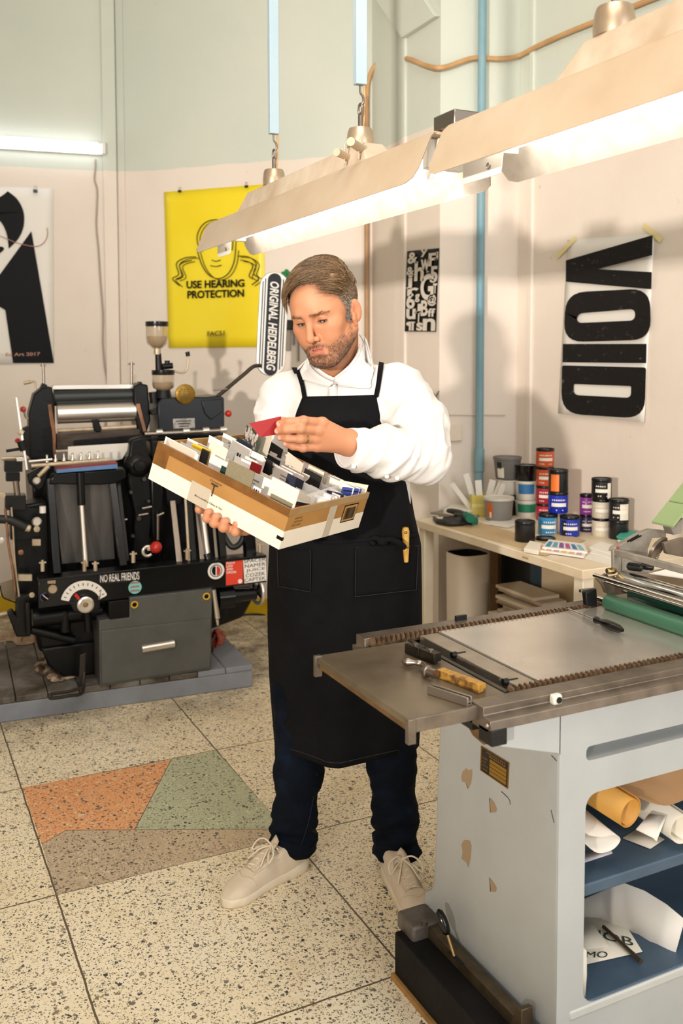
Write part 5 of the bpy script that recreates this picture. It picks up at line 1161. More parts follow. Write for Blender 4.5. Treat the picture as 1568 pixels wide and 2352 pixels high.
for i, (bx, by, tx, tz, ln, ww) in enumerate(((-.045, .05, -.10, 1, .135, .022), (-.03, .06, -.04, 1, .15, .026), (-.02, .03, -.01, 1, .115, .03), (0, .05, .03, 1, .12, .03), (.01, .04, .06, 1, .13, .028), (.015, .06, .085, 1, .165, .034), (.03, .03, .05, 1, .11, .026), (.035, .05, .10, 1, .12, .028))):
    o = BO+ux*bx+uy*by+[0, 0, .004]; d = ux*tx*1.2+uy*.01*(i % 3-1)+np.array([0, 0, .16]); d /= np.linalg.norm(d); n = np.cross(d, uy); n /= np.linalg.norm(n)
    s_ = empty('paper_strip', tuple(o), 0, 'white paper strip standing in the pale yellow box on the desk', 'paper strip', 'paper strips in the yellow box'); mb = MB(); ln += .045; mb.obox(d*ln/2, (n, np.cross(d, n), d), (ww, .0035, ln)); mb.build('strip', WHT, s_)
# paper stacks and boards on the desk
def flatbox(name, label, cat, quad, z0, h, m, layers=1, bevel=.0006, group=None):
    q = [Zp(*p, z0+h) for p in quad]; q = [np.array([p[0], p[1], z0]) for p in q]; o = sum(q)/4; e = empty(name, tuple(o), 0, label, cat, group)
    if layers == 1: MB().prism([p-o for p in q], (0, 0, h)).build('block', m, e, bevel=bevel, smooth=None)
    else:
        for i in range(layers):
            s = 1-.02*((i*7) % 3); mm = m[i % len(m)] if isinstance(m, list) else m
            MB().prism([(p-o)*s+[.002*((i*5) % 3), .001*i, h*i/layers] for p in q], (0, 0, h/layers-.0003)).build('sheet_stack', mm, e, smooth=None)
    return e
def gq(*pts): return [g(*p) for p in pts]
flatbox('steel_slab', 'flat grey slab on the left end of the desk under the white paper block', 'slab', gq((120, 440), (380, 470), (410, 445), (215, 425)), ZT, .010, mat('slab grey', '#8f867a', .5))
flatbox('paper_block', 'thick block of white paper on the grey slab behind the gloves', 'paper', gq((195, 425), (330, 450), (378, 420), (255, 388)), ZT+.0105, .018, WHT)
flatbox('cardboard_sheet', 'large tan cardboard sheet lying along the front of the desk top', 'cardboard', gq((170, 512), (640, 650), (760, 600), (330, 478)), ZT, .002, CARD)
flatbox('cardboard_sheet', 'smaller tan cardboard sheet on the desk under the front tins', 'cardboard', gq((640, 655), (780, 690), (1010, 600), (800, 540)), ZT+.0022, .0016, CARD)
flatbox('white_sheet', 'white sheet of paper under the grey bucket on the desk', 'paper', gq((420, 505), (560, 530), (700, 490), (520, 470)), ZT+.0022, .001, WHT)
flatbox('paper_pile', 'pile of white paper on the desk at the back of the grey press', 'paper', gq((1036, 640), (1200, 690), (1250, 650), (1100, 608)), ZT, .022, WHT, 4)
flatbox('white_sheet', 'white sheet lying on the right corner of the desk beside the paper pile', 'paper', gq((990, 700), (1165, 745), (1190, 715), (1040, 678)), ZT, .001, WHT)
flatbox('colour_cards', 'stack of green white and red card at the right end of the tins', 'paper', gq((1190, 578), (1330, 606), (1372, 566), (1238, 538)), ZT, .03, [mat('red card', '#c2452f', .6), WHT, mat('green card', '#3f9a72', .6), mat('teal card', '#3a9c8d', .6)], 4)
# swatch guide
o = Zp(*g(850, 650), ZT); e = empty('colour_swatches', tuple(o), 0, 'fan of printed colour swatches in front of the tins on the desk', 'colour swatches')
mb = MB(); q = [Zp(*g(*p), ZT+.016)-o for p in ((655, 650), (740, 665), (760, 620), (690, 605))]; MB().prism([[p[0], p[1], .002] for p in q], (0, 0, .016)).build('fan_end', CREAM, e, bevel=.002)
for k, (a, b, c_, d_, z0) in enumerate((((720, 655), (1000, 695), (1024, 655), (760, 620), .004), ((760, 640), (1020, 668), (1000, 620), (800, 596), .010))):
    q = [Zp(*g(*p), ZT+z0+.006)-o for p in (a, b, c_, d_)]; MB().prism([[p[0], p[1], z0] for p in q], (0, 0, .006)).build('swatch_card', WHT, e)
    for i in range(6):
        t0, t1 = .05+i*.155, .05+i*.155+.11; A, B, C_, D_ = [np.array([p[0], p[1], z0+.0064]) for p in q]
        cc = ('#e0a070', '#d99a86', '#c98fa0', '#e8b878', '#d8b090', '#cfa0b0', '#2f8fb0', '#5fa8c0', '#8a4f9a', '#b05a90', '#3f78b0', '#80b8c8')[i+6*k]
        MB().poly([A+(B-A)*t0+(D_-A)*.12, A+(B-A)*t1+(D_-A)*.12, D_+(C_-D_)*t1-(D_-A)*.25, D_+(C_-D_)*t0-(D_-A)*.25]).build('swatch', mat('swatch '+cc, cc, .5), e, smooth=None)
# work gloves, lumpy
GLV = mat('glove rubber black', '#1c1d1e', .55, col2='#2c2a28', vs=40, bump=.3, bs=120); GLG = mat('glove knit green', '#1f6f58', .8)
def glove(label, pts, rs, m2pts, z):
    o = Zp(*g(*pts[0]), z); e = empty('work_glove', tuple(o), 0, label, 'glove')
    mb = MB()
    for path, r in zip(pts[1:], rs): mb.tube(smooth_path([Zp(*g(x, y), z+r_)-o for (x, y), r_ in zip(path, r)], 5), np.interp(np.linspace(0, len(r)-1, (len(r)-1)*5+1), range(len(r)), r), 12)
    mb.build('palm', GLV, e, smooth=60)
    mb = MB(); mb.tube([Zp(*g(x, y), z+.014)-o for x, y in m2pts], [.017, .020], 14); mb.build('cuff', GLG, e, smooth=60)
glove('black rubber coated work glove with green cuff lying on the left of the desk', [(250, 490), [(140, 470), (165, 492), (230, 497), (300, 490), (345, 480)], [(160, 498), (230, 505), (300, 500), (340, 492)], [(200, 475), (250, 480), (320, 478)]], [(.006, .011, .016, .020, .017), (.008, .013, .014, .012), (.008, .014, .012)], ((338, 488), (376, 496)), ZT+.002)
glove('second black work glove lying across the first one, fingers pointing left', [(280, 440), [(222, 432), (250, 436), (290, 445), (330, 462)], [(262, 452), (300, 462), (345, 474)]], [(.010, .013, .014, .012), (.008, .011, .010)], ((322, 458), (350, 476)), ZT+.030)
# under the desk: bin, stacks
pb_ = Xp(1074, 1268, XD+.15); bw = bd = .168; bz = pb_[2]; o = np.array([XD+.15, pb_[1], 0])
e = empty('waste_bin', tuple(o), 0, 'tall pale waste bin standing under the desk with a dark opening', 'bin'); BM = mat('bin beige white', '#ded2c2', .45)
def rr2(w, r, z, n=6): return [(x, y, z) for x, y in rrect([(-w/2, -w/2), (w/2, -w/2), (w/2, w/2), (-w/2, w/2)], [r]*4, n)]
mb = MB(); mb.grid([rr2(bw*.92, .06, 0), rr2(bw, .066, bz), rr2(bw-.01, .061, bz), rr2(bw*.92-.01, .055, .01)], closed_v=True); mb.poly(rr2(bw*.92-.01, .055, .01)); mb.build('bin_body', BM, e, smooth=50)
mb = MB(); mb.grid([rr2(bw-.012, .060, bz-.004), rr2(bw*.92-.02, .054, bz-.45)], closed_v=True); mb.poly(rr2(bw*.92-.02, .054, bz-.45)); mb.build('bin_liner', mat('liner black', '#0e0d0d', .6), e, smooth=50)
def under(name, label, cat, q0, q1, z0, h, depth, m, layers=1, x=.1):
    """box under the desk with its front face spanning pixels q0..q1 on plane X"""
    a, b = Xp(*q0, XD+x), Xp(*q1, XD+x); o = np.array([XD+x, (a[1]+b[1])/2, z0]); w = abs(a[1]-b[1]); e = empty(name, tuple(o), 0, label, cat)
    for i in range(layers):
        s = 1-.07*((i*5) % 3)*(layers > 1); mm = m[i % len(m)] if isinstance(m, list) else m
        sh_ = .012*((i*7) % 5-2)*(layers > 1); MB().box(.010*((i*3) % 4)*(layers > 1), depth, -w/2*s+sh_, w/2*s+sh_, h*i/layers, h*(i+1)/layers-.0006).build('board' if layers == 1 else 'paper_layer', mm, e, bevel=.001, smooth=None)
    return e
BRC = mat('brown card', '#8a6a42', .7, col2='#7a5c38', vs=8); DKB = mat('dark blue box', '#2a3a44', .6)
CR2 = mat('cream box', '#cdbb9b', .7, col2='#bda886', vs=5)
yb0, yb1 = g(460, 1000), g(505, 1000); under('cardboard_sheet', 'brown cardboard panel leaning behind the waste bin under the desk', 'cardboard', yb0, yb1, 0, .63, .015, BRC, x=.37)
under('storage_crate', 'dark storage crate at the back under the desk', 'crate', g(520, 1000), g(755, 1000), 0, .62, .12, mat('crate dark', '#1c1e20', .6), x=.42)
under('blue_board', 'dark blue board standing right of the dark crate under the desk', 'board', g(690, 1000), g(756, 1000), 0, .66, .01, DKB, x=.36)
zs = Xp(*g(500, 1010), XD+.16)[2]
under('cream_carton', 'low cream carton under the desk carrying the uneven paper pile', 'carton', g(450, 1050), g(745, 1050), 0, max(.05, zs), .18, CR2, x=.13)
under('paper_pile', 'uneven pile of trimmed paper under the desk right of the bin', 'paper', g(485, 950), g(740, 950), max(.05, zs)+.001, .11, .14, [mat('grey pink paper', '#bba896', .7), mat('cut paper', '#cfc0aa', .7), mat('warm paper', '#a08a74', .7)], 8, x=.16)
under('cream_carton', 'tall cream carton at the right under the desk beside the table leg', 'carton', g(755, 1000), g(945, 1000), 0, .60, .2, CR2, x=.34)
under('cream_carton', 'small cream carton in front of the tall one near the right table leg', 'carton', g(745, 1000), g(930, 1000), 0, .30, .12, mat('yellow cream box', '#d8c58c', .7), x=.16)
under('paper_pile', 'short pile of cut paper on the small carton near the right table leg', 'paper', g(755, 1000), g(930, 1000), .301, .06, .11, [mat('cut paper', '#cfc0aa', .7), mat('grey pink paper', '#bba896', .7)], 6, x=.165)
# ================================================================== THE MAN
MF = Fr((2.6*math.sin(YAW), 2.6*math.cos(YAW), 0.), -math.degrees(YAW))
man = fempty('person', MF, 'man in white shirt black apron and dark jeans looking down at a red card', 'person')
def m(px, py, b=0.): return MF.y(px, py, b)
# ------------------------------------------------------------------ small field-modelling kit
def n3(v): return np.sqrt((v*v).sum(-1))
def s_ball(P, c, r): return n3(P-np.array(c, np.float32))-r
def s_ell(P, c, r, R=None):
    q = P-np.array(c, np.float32)
    if R is not None: q = q@np.array(R, np.float32)
    r = np.array(r, np.float32); k0 = n3(q/r); k1 = n3(q/(r*r)); return k0*(k0-1)/np.maximum(k1, 1e-6)
def s_cap(P, a, b, ra, rb=None):
    rb = ra if rb is None else rb
    a = np.array(a, np.float32); b = np.array(b, np.float32); ba = b-a; pa = P-a
    hh = np.clip((pa@ba)/max(float(ba@ba), 1e-9), 0, 1); return n3(pa-hh[:, None]*ba)-(ra+(rb-ra)*hh)
def s_chain(P, pts, rs, k=.012):
    d = None
    for i in range(len(pts)-1):
        e = s_cap(P, pts[i], pts[i+1], rs[i], rs[i+1]); d = e if d is None else smin(d, e, k)
    return d
def smin(a, b, k):
    hh = np.clip(.5+.5*(b-a)/k, 0, 1); return b+(a-b)*hh-k*hh*(1-hh)
def smax(a, b, k): return -smin(-a, -b, k)
def vnoise(P, sc, seed=0):
    q = P*sc; i = np.floor(q).astype(np.int64); f = (q-i).astype(np.float32); f = f*f*(3-2*f)
    def hsh(x, y, z):
        n = (x*374761393+y*668265263+z*2147483647+seed*974711) & 0xffffffff
        n = ((n ^ (n >> 13))*1274126177) & 0xffffffff; return ((n ^ (n >> 16)) & 0xffff).astype(np.float32)/32767.5-1
    o = 0
    for dx in (0, 1):
        for dy in (0, 1):
            for dz in (0, 1):
                w = (f[:, 0] if dx else 1-f[:, 0])*(f[:, 1] if dy else 1-f[:, 1])*(f[:, 2] if dz else 1-f[:, 2])
                o = o+w*hsh(i[:, 0]+dx, i[:, 1]+dy, i[:, 2]+dz)
    return o
def nets(f, lo, hi, hh):
    """closed surface of the field f as quads"""
    lo = np.array(lo, np.float32); n = np.ceil((np.array(hi)-lo)/hh).astype(int); c = 4; n = (n+c)//c*c+1
    ax = [lo[i]+hh*np.arange(n[i], dtype=np.float32) for i in range(3)]
    cx = [a[::c] for a in ax]; G = np.stack(np.meshgrid(*cx, indexing='ij'), -1); sh = G.shape[:3]
    cv = f(G.reshape(-1, 3)).reshape(sh)
    near = np.abs(cv) < hh*c*1.9; blk = np.zeros([s-1 for s in sh], bool)
    for a in (0, 1):
        for b in (0, 1):
            for d in (0, 1): blk |= near[a:sh[0]-1+a, b:sh[1]-1+b, d:sh[2]-1+d]
    vol = np.repeat(np.repeat(np.repeat(cv, c, 0), c, 1), c, 2)[:n[0], :n[1], :n[2]].copy()
    msk = np.zeros(vol.shape, bool)
    bi = np.argwhere(blk)
    for d0 in range(c+1):
        for d1 in range(c+1):
            for d2 in range(c+1): msk[bi[:, 0]*c+d0, bi[:, 1]*c+d1, bi[:, 2]*c+d2] = True
    ii = np.argwhere(msk); P = np.stack([ax[k][ii[:, k]] for k in range(3)], -1).astype(np.float32)
    vals = np.concatenate([f(P[s:s+400000]) for s in range(0, len(P), 400000)]); vol[msk] = vals
    ins = vol < 0; cs = [s-1 for s in vol.shape]; cnt = np.zeros(cs, np.int8)
    for a in (0, 1):
        for b in (0, 1):
            for d in (0, 1): cnt += ins[a:cs[0]+a, b:cs[1]+b, d:cs[2]+d]
    act = np.argwhere((cnt > 0) & (cnt < 8)); idx = -np.ones(cs, np.int64); idx[tuple(act.T)] = np.arange(len(act))
    acc = np.zeros((len(act), 3)); num = np.zeros(len(act))
    cor = [(a, b, d) for a in (0, 1) for b in (0, 1) for d in (0, 1)]
    for p in cor:
        for k in range(3):
            if p[k]: continue
            q = list(p); q[k] = 1
            v0 = vol[act[:, 0]+p[0], act[:, 1]+p[1], act[:, 2]+p[2]]; v1 = vol[act[:, 0]+q[0], act[:, 1]+q[1], act[:, 2]+q[2]]
            w = (v0 < 0) != (v1 < 0); t = np.where(w, v0/np.where(w, v0-v1, 1), 0)
            pt = np.array(p, float)+np.zeros((len(act), 3)); pt[:, k] += t; acc[w] += pt[w]; num[w] += 1
    V = lo+hh*(act+acc/np.maximum(num, 1)[:, None]); F = []
    for k in range(3):
        o = [j for j in range(3) if j != k]; s0 = [slice(None)]*3; s1 = [slice(None)]*3; s0[k] = slice(0, -1); s1[k] = slice(1, None)
        a, b = ins[tuple(s0)], ins[tuple(s1)]; e = np.argwhere(a != b)
        e = e[(e[:, o[0]] > 0) & (e[:, o[1]] > 0) & (e[:, o[0]] < cs[o[0]]) & (e[:, o[1]] < cs[o[1]])]
        q = []
        for da, db in ((1, 1), (0, 1), (0, 0), (1, 0)):
            c_ = e.copy(); c_[:, o[0]] -= da; c_[:, o[1]] -= db; q.append(idx[tuple(c_.T)])
        q = np.stack(q, -1); fl_ = a[tuple(e.T)]
        if k == 1: fl_ = ~fl_
        q[~fl_] = q[~fl_][:, ::-1]; F.append(q)
    return V, np.concatenate(F)
def relax(V, F, it=1, w=.5):
    e = np.concatenate([F[:, [0, 1]], F[:, [1, 2]], F[:, [2, 3]], F[:, [3, 0]]]); e = np.concatenate([e, e[:, ::-1]])
    for _ in range(it):
        s = np.zeros_like(V); n = np.zeros(len(V)); np.add.at(s, e[:, 0], V[e[:, 1]]); np.add.at(n, e[:, 0], 1); V = V*(1-w)+w*s/np.maximum(n, 1)[:, None]
    return V
def vnormals(V, F):
    nn = np.cross(V[F[:, 2]]-V[F[:, 0]], V[F[:, 3]]-V[F[:, 1]]); o = np.zeros_like(V)
    for k in range(4): np.add.at(o, F[:, k], nn)
    return o/np.maximum(n3(o), 1e-12)[:, None]
def net_obj(name, V, F, mt, parent=None, col=None, smooth=180):
    me = bpy.data.meshes.new(name); me.from_pydata(V.tolist(), [], F.tolist()); me.update()
    if col is not None:
        at = me.color_attributes.new('tint', 'FLOAT_COLOR', 'POINT'); at.data.foreach_set('color', np.concatenate([col, np.ones((len(col), 1))], 1).astype(np.float32).ravel())
    return link_mesh(name, me, mt, parent, smooth=smooth)
def hitpt(f, px, py, off=0., b0=-.7, b1=.5):
    """first point on the way from the camera where field f drops below off (local frame)"""
    o = MF.l(CP); P = m(px, py, b0); Q = m(px, py, b1); d = (Q-P); L_ = np.linalg.norm(d); t = 0.
    for _ in range(160):
        p = P+d*(t/L_); v = float(f(np.array([p], np.float32))[0])-off
        if v < .0004: return p
        t += max(v*.7, .0008)
        if t > L_: return None
    return p
def sm01(x): x = np.clip(x, 0, 1); return x*x*(3-2*x)

# ------------------------------------------------------------------ head
HCN = np.array([-.037, -.12, 1.572]); HS = 1.036
HR = np.array([[.8695, .4096, -.2759], [-.4778, .839, -.2602], [.1249, .3581, .9253]])
def to_head(P):
    q = ((P-HCN)@HR/HS).astype(np.float32); q[:, 1] *= -1; return q         # x to his left, y forward, z up
def fr_head(q): q = np.array(q, float).reshape(-1, 3)*[1, -1, 1]; return HCN+HS*(q@HR.T)
def skull(q):
    ax = np.abs(q[:, 0]); a = np.stack([ax, q[:, 1], q[:, 2]], -1)
    d = s_ell(q, (0, -.014, .052), (.0765, .100, .084))
    d = smin(d, s_ell(q, (0, .036, .035), (.063, .060, .070)), .03)
    return d, a
def f_head(q):
    d, a = skull(q)
    d = smin(d, s_ell(q, (0, .034, -.040), (.056, .056, .056)), .03)
    d = smin(d, s_cap(a, (.054, -.004, -.040), (.022, .068, -.082), .020, .020), .03)
    d = smin(d, s_ell(q, (0, .073, -.086), (.023, .022, .019)), .022)
    d = smin(d, s_ell(a, (.045, .060, -.002), (.022, .024, .020)), .022)                 # cheekbones
    d = smin(d, s_ell(a, (.034, .066, -.030), (.022, .022, .024)), .02)
    d = smin(d, s_chain(a, [(.0, .087, .036), (.024, .086, .041), (.046, .070, .036)], [.010, .0095, .008], .008), .014)   # brow
    d = smax(d, -s_ell(a, (.031, .0955, .021), (.018, .017, .0125)), .012)                 # sockets
    d = smin(d, s_ell(q, (0, .069, -.052), (.031, .0245, .028)), .016)                    # muzzle
    d = smin(d, s_cap(q, (0, .087, .034), (0, .111, -.014), .0072, .0100), .009)          # nose
    d = smin(d, s_ball(q, (0, .1125, -.0190), .0100), .006)
    d = smin(d, s_ell(a, (.0120, .099, -.0225), (.0068, .010, .0075)), .005)
    d = smax(d, -s_ell(a, (.0065, .104, -.0285), (.0038, .006, .004)), .003)
    # lids with a narrow slit: he looks down
    d = smin(d, s_ell(a, (.0315, .0735, .0200), (.0150, .0135, .0125)), .004)
    d = smax(d, -s_ell(a, (.0318, .0880, .0150), (.0152, .0135, .0042)), .0012)
    d = smin(d, s_chain(a, [(.018, .0815, .024), (.031, .0865, .0275), (.045, .0765, .0235)], [.0016, .002, .0016], .003), .004)
    # lips
    ul = s_chain(a, [(0, .0905, -.0490), (.007, .0910, -.0482), (.0305, .0770, -.0538)], [.0046, .0046, .0024], .004)
    ll = s_chain(a, [(0, .0890, -.0605), (.012, .0865, -.0598), (.0300, .0770, -.0550)], [.0064, .0058, .0024], .004)
    d = smin(d, ul, .004); d = smin(d, ll, .005)
    d = smax(d, -s_chain(a, [(0, .0955, -.0540), (.012, .0925, -.0538), (.028, .0800, -.0548)], [.0022, .002, .0013], .003), .0015)
    d = smax(d, -s_ell(q, (0, .098, -.0735), (.017, .006, .005)), .008)
    # ears
    c_, s_ = math.cos(.45), -math.sin(.45); R = np.array([[c_, s_, 0], [-s_, c_, 0], [0, 0, 1.]]); t = .16; R2 = np.array([[1, 0, 0], [0, math.cos(t), -math.sin(t)], [0, math.sin(t), math.cos(t)]])
    Re = R@R2
    e = s_ell(a, (.0790, -.010, .004), (.0072, .0190, .0305), Re)
    e = smax(e, -s_ell(a, (.0862, -.0050, .005), (.0072, .0115, .0215), Re), .004)
    e = smin(e, s_chain(a, [(.0800, .006, .0), (.0780, .008, -.012), (.0760, .004, -.026)], [.0045, .0045, .0055], .005), .005)
    e = smin(e, s_chain(a, [(.0835, -.014, .020), (.0845, -.016, .002), (.0815, -.010, -.014)], [.0028, .0028, .0028], .004), .003)
    d = smin(d, e, .005)
    return d*1.0
NB = m(770, 880, .02)
nk0 = fr_head((0, -.035, -.035))[0]; nk1 = fr_head((0, .012, -.065))[0]
def f_neck(P):
    d = s_cap(P, nk0, NB+[0, .01, 0], .056*HS, .064)
    return smin(d, s_cap(P, nk1, NB+[-.012, -.02, .0], .038, .040), .03)
def f_headL(P):
    d = f_head(to_head(P))*HS
    d = smin(d, f_neck(P), .018)
    return smax(d, -(P[:, 2]-(NB[2]-.08)), .01)
hv, hf_ = nets(f_headL, (-.21, -.34, 1.36), (.13, .12, 1.76), .0021)
hv = relax(hv, hf_, 1, .4)

# ------------------------------------------------------------------ hands and the box frame
BC = np.array([-.195, -.354, 1.157]); BL, BW, BH = .398, .351, .095
BR = np.array([[.809, .510, .292], [-.488, .860, -.151], [-.328, -.021, .944]])
_q, _ = np.linalg.qr(BR); BR = _q*np.sign(np.sum(_q*BR, 0))
def bx(u, v, n): return BC+BR@np.array([u, v, n])
LH = [[(740, 972, -.400), (697, 966, -.436), (663, 969, -.436), (641, 973, -.424)],
      [(731, 989, -.404), (690, 985, -.440), (657, 987, -.438), (637, 990, -.424)],
      [(726, 1008, -.398), (690, 1008, -.432), (661, 1007, -.430), (643, 1005, -.420)],
      [(728, 1026, -.390), (696, 1029, -.418), (672, 1025, -.418), (655, 1019, -.412)]]
LR = [[.0125, .0105, .0094, .0082], [.0128, .0106, .0094, .0082], [.0122, .0102, .0090, .0078], [.0112, .0092, .0082, .0072]]
LH = [[m(*p) for p in f] for f in LH]
wrL = m(806, 1018, -.345); faL = m(880, 1035, -.28)
def f_lhand(P):
    d = s_cap(P, faL, wrL, .036, .029)
    pal = None
    for f, r in zip(LH, LR):
        e = s_cap(P, wrL+(f[0]-wrL)*.12, f[0], .022, r[0]+.0015); pal = e if pal is None else smin(pal, e, .018)
    d = smin(d, pal, .02)
    for f, r in zip(LH, LR):
        e = s_chain(P, f, r, .006); e = smin(e, s_ball(P, f[1]+[0, -.002, .0], r[1]*1.0), .004); d = smin(d, e, .0065)
        d = smin(d, s_ball(P, f[0]+np.array([0, -.004, .002]), r[0]*.86), .008)       # knuckles
    th = [m(775, 1000, -.350), m(722, 985, -.372), m(678, 973, -.388), m(648, 966, -.396)]
    d = smin(d, s_chain(P, th, [.020, .0135, .0115, .0092], .01), .008)
    for f, r in zip(LH, LR):                                                       # nails
        dirv = (f[3]-f[2])/np.linalg.norm(f[3]-f[2]); c = f[3]+dirv*.001+np.array([0, -r[3]*.97, .0]); d = smax(d, -s_ell(P, c, (.0062, .0016, .0048)), .0012)
    return d
lv_, lf_ = nets(f_lhand, m(628, 1070, -.33)-[0, .13, 0], m(900, 940, -.33)+[.0, .09, .02], .0017); lv_ = relax(lv_, lf_, 1, .4)
# right hand under the box: palm flat on the bottom, finger ends curl up past the front edge
RH, RRd = [], []
for u, ln, r in ((.004, .000, .0112), (.029, .006, .0118), (.054, .003, .0114), (.074, -.045, .0104)):
    v0 = -BW/2
    RH.append([bx(u+.008, v0+.082, -BH/2-.016), bx(u+.004, v0+.040, -BH/2-.016), bx(u, v0+.008, -BH/2-.0155), bx(u-.001, v0-.012-ln*.5, -BH/2-.011), bx(u-.001, v0-.0135-ln*.4, -BH/2+.003)]); RRd.append([r+.002, r, r*.97, r*.93, r*.86])
wrR = bx(.075, -.005, -BH/2-.030); faR = bx(.080, .05, -BH/2-.045)
thR = [bx(.03, -.03, -BH/2-.022), bx(-.012, -.075, -BH/2-.016), bx(-.032, -BW/2+.050, -BH/2-.0125), bx(-.040, -BW/2+.010, -BH/2-.0115)]
def f_rhand(P):
    d = s_cap(P, faR, wrR, .036, .029); pal = None
    for f, r in zip(RH, RRd):
        e = s_cap(P, wrR+(f[0]-wrR)*.15, f[0], .018, r[0]); pal = e if pal is None else smin(pal, e, .016)
    d = smin(d, pal, .02)
    for f, r in zip(RH, RRd): d = smin(d, s_chain(P, f, r, .006), .004)
    d = smin(d, s_chain(P, thR, [.02, .0145, .0122, .0105], .01), .008)
    return d
allp = np.array(sum(RH, [])+[wrR, faR]+thR)
rv_, rf_ = nets(f_rhand, allp.min(0)-.045, allp.max(0)+.045, .0020); rv_ = relax(rv_, rf_, 1, .4)

# ------------------------------------------------------------------ body under the clothes (same mesh)
ShL, ShR = m(912, 900, -.02), m(655, 910, .05)
ArmL = [m(915, 897, -.02), m(965, 975, -.115), m(974, 1050, -.205)]
ElL = ArmL[2]; CuL = m(800, 1031, -.338)
ElR = m(622, 1105, .03)
ankR, ankL = MF.l(Zp(672, 1985))+[0, 0, .09], MF.l(Zp(908, 1998))+[0, 0, .09]
legR = [m(712, 1330, .03), m(690, 1590, .0), m(686, 1770, -.012), m(678, 1868, -.004), m(670, 1935, .004)]
legL = [m(872, 1330, .03), m(893, 1590, -.01), m(900, 1760, -.030), m(907, 1868, -.03), m(912, 1940, -.028)]
def f_core(P):
    d = s_ell(P, m(788, 1000, .02), (.165, .10, .20)); d = smin(d, s_ell(P, m(790, 1190, .02), (.16, .105, .17)), .08); d = smin(d, s_ell(P, m(792, 1300, .03), (.16, .105, .13)), .06)
    d = smin(d, s_cap(P, NB+[0, 0, -.03], ShL+[-.02, 0, -.01], .055, .05), .05); d = smin(d, s_cap(P, NB+[0, 0, -.03], ShR+[.02, 0, -.01], .055, .05), .05)
    d = smin(d, s_chain(P, [ShL+[-.01, 0, -.01], ArmL[1], ElL, wrL], [.05, .045, .038, .027]), .03); d = smin(d, s_chain(P, [ShR+[.01, 0, -.01], ElR, wrR], [.05, .038, .027]), .03)
    for lg, ak in ((legR, ankR), (legL, ankL)): d = smin(d, s_chain(P, [lg[0], lg[1], lg[3], ak], [.085, .055, .042, .034]), .03)
    d = smin(d, f_neck(P), .02)
    return d
cv_, cf_ = nets(f_core, (-.36, -.48, .06), (.36, .24, 1.54), .0085)
V = np.concatenate([hv, lv_, rv_, cv_]); F = np.concatenate([hf_, lf_+len(hv), rf_+len(hv)+len(lv_), cf_+len(hv)+len(lv_)+len(rv_)])
# skin tints by place
c_skin = np.array(lin('#bf8865')); c_red = np.array(lin('#cf7c5c')); c_lip = np.array(lin('#b3645c')); c_beard = np.array(lin('#4a3528')); c_grey = np.array(lin('#8a7d74')); c_pale = np.array(lin('#e6b795')); c_dark = np.array(lin('#5a3a2c'))
col = np.tile(c_skin, (len(V), 1))
def blend(msk, c): 
    global col
    col = col*(1-msk[:, None])+np.array(c)*msk[:, None]
q = to_head(V); ax_ = np.abs(q[:, 0]); ish = (np.arange(len(V)) < len(hv))*1.
g = lambda c, r: np.exp(-(((np.stack([ax_, q[:, 1], q[:, 2]], -1)-np.array(c))/np.array(r))**2).sum(-1))*ish
blend(.10+.06*vnoise(V, 70, 2), c_red)
blend(.45*g((0, .112, -.014), (.018, .02, .016)), c_red); blend(.32*g((.042, .075, -.012), (.02, .03, .018)), c_red); blend(.5*g((.08, -.01, .0), (.014, .03, .04)), c_red)
blend(.15*g((0, .09, .078), (.05, .05, .03)), c_pale); blend(.30*g((.0318, .086, .012), (.014, .02, .006)), c_dark)
blend(.5*g((.0318, .088, .0165), (.013, .012, .0022)), c_dark)
# lips
lipm = np.clip(1-np.minimum(np.abs(s_chain(np.stack([ax_, q[:, 1], q[:, 2]], -1), [(0, .0905, -.0495), (.008, .0905, -.0488), (.026, .0785, -.0535)], [.0036, .0036, .0016]))/.003, np.abs(s_chain(np.stack([ax_, q[:, 1], q[:, 2]], -1), [(0, .0895, -.0600), (.012, .087, -.0594), (.024, .079, -.0548)], [.0056, .005, .0016]))/.003), 0, 1)*ish*(ax_ < .030)*(q[:, 1] > .070)
blend(.9*lipm, c_lip)
# beard and moustache
def beard_mask(q):
    ax = np.abs(q[:, 0]); z, y = q[:, 2], q[:, 1]
    line = -.030-.25*np.clip(.062-y, 0, .08)*0+.55*np.clip(ax-.040, 0, .05)                    # upper edge rises towards the sideburn
    line = np.where(y < .045, -.034+1.0*(.045-y), line); line = np.minimum(line, .035)
    b = sm01((line-z)/.024)*sm01((z+.125)/.02)*sm01((y+.012)/.014)
    mou = sm01(1.15-np.abs(z+.0415+.20*np.maximum(ax-.008, 0))/.0085)*sm01((.034-ax)/.008)*(y > .07)
    lips = np.clip(1-np.abs(z+.054)/.0088, 0, 1)*(ax < .026)*(y > .078)
    jaw = b*(1-sm01((.029-ax)/.006)*(z > -.066)*(y > .07))
    k = np.clip(np.maximum(jaw, mou), 0, 1)*(1-np.clip(lips*2.2, 0, 1)*(1-mou*.3)); return k*(1-sm01((ax-.068)/.004)*(z > -.04))*(.45+.55*sm01((-.040-z)/.03)+.5*mou)*np.clip(1+.35*vnoise(q, 90, 44), .3, 1)
bmk = beard_mask(q)*ish
blend(.55*bmk*(.8+.35*vnoise(V, 400, 5)), c_beard)
browm = ish*sm01(1-np.abs(q[:, 2]-(.0375+.10*np.minimum(ax_-.02, .015)-.35*np.maximum(ax_-.036, 0)))/.0045)*sm01((ax_-.008)/.006)*sm01((.054-ax_)/.006)*(q[:, 1] > .05)
blend(.14*browm, c_beard)
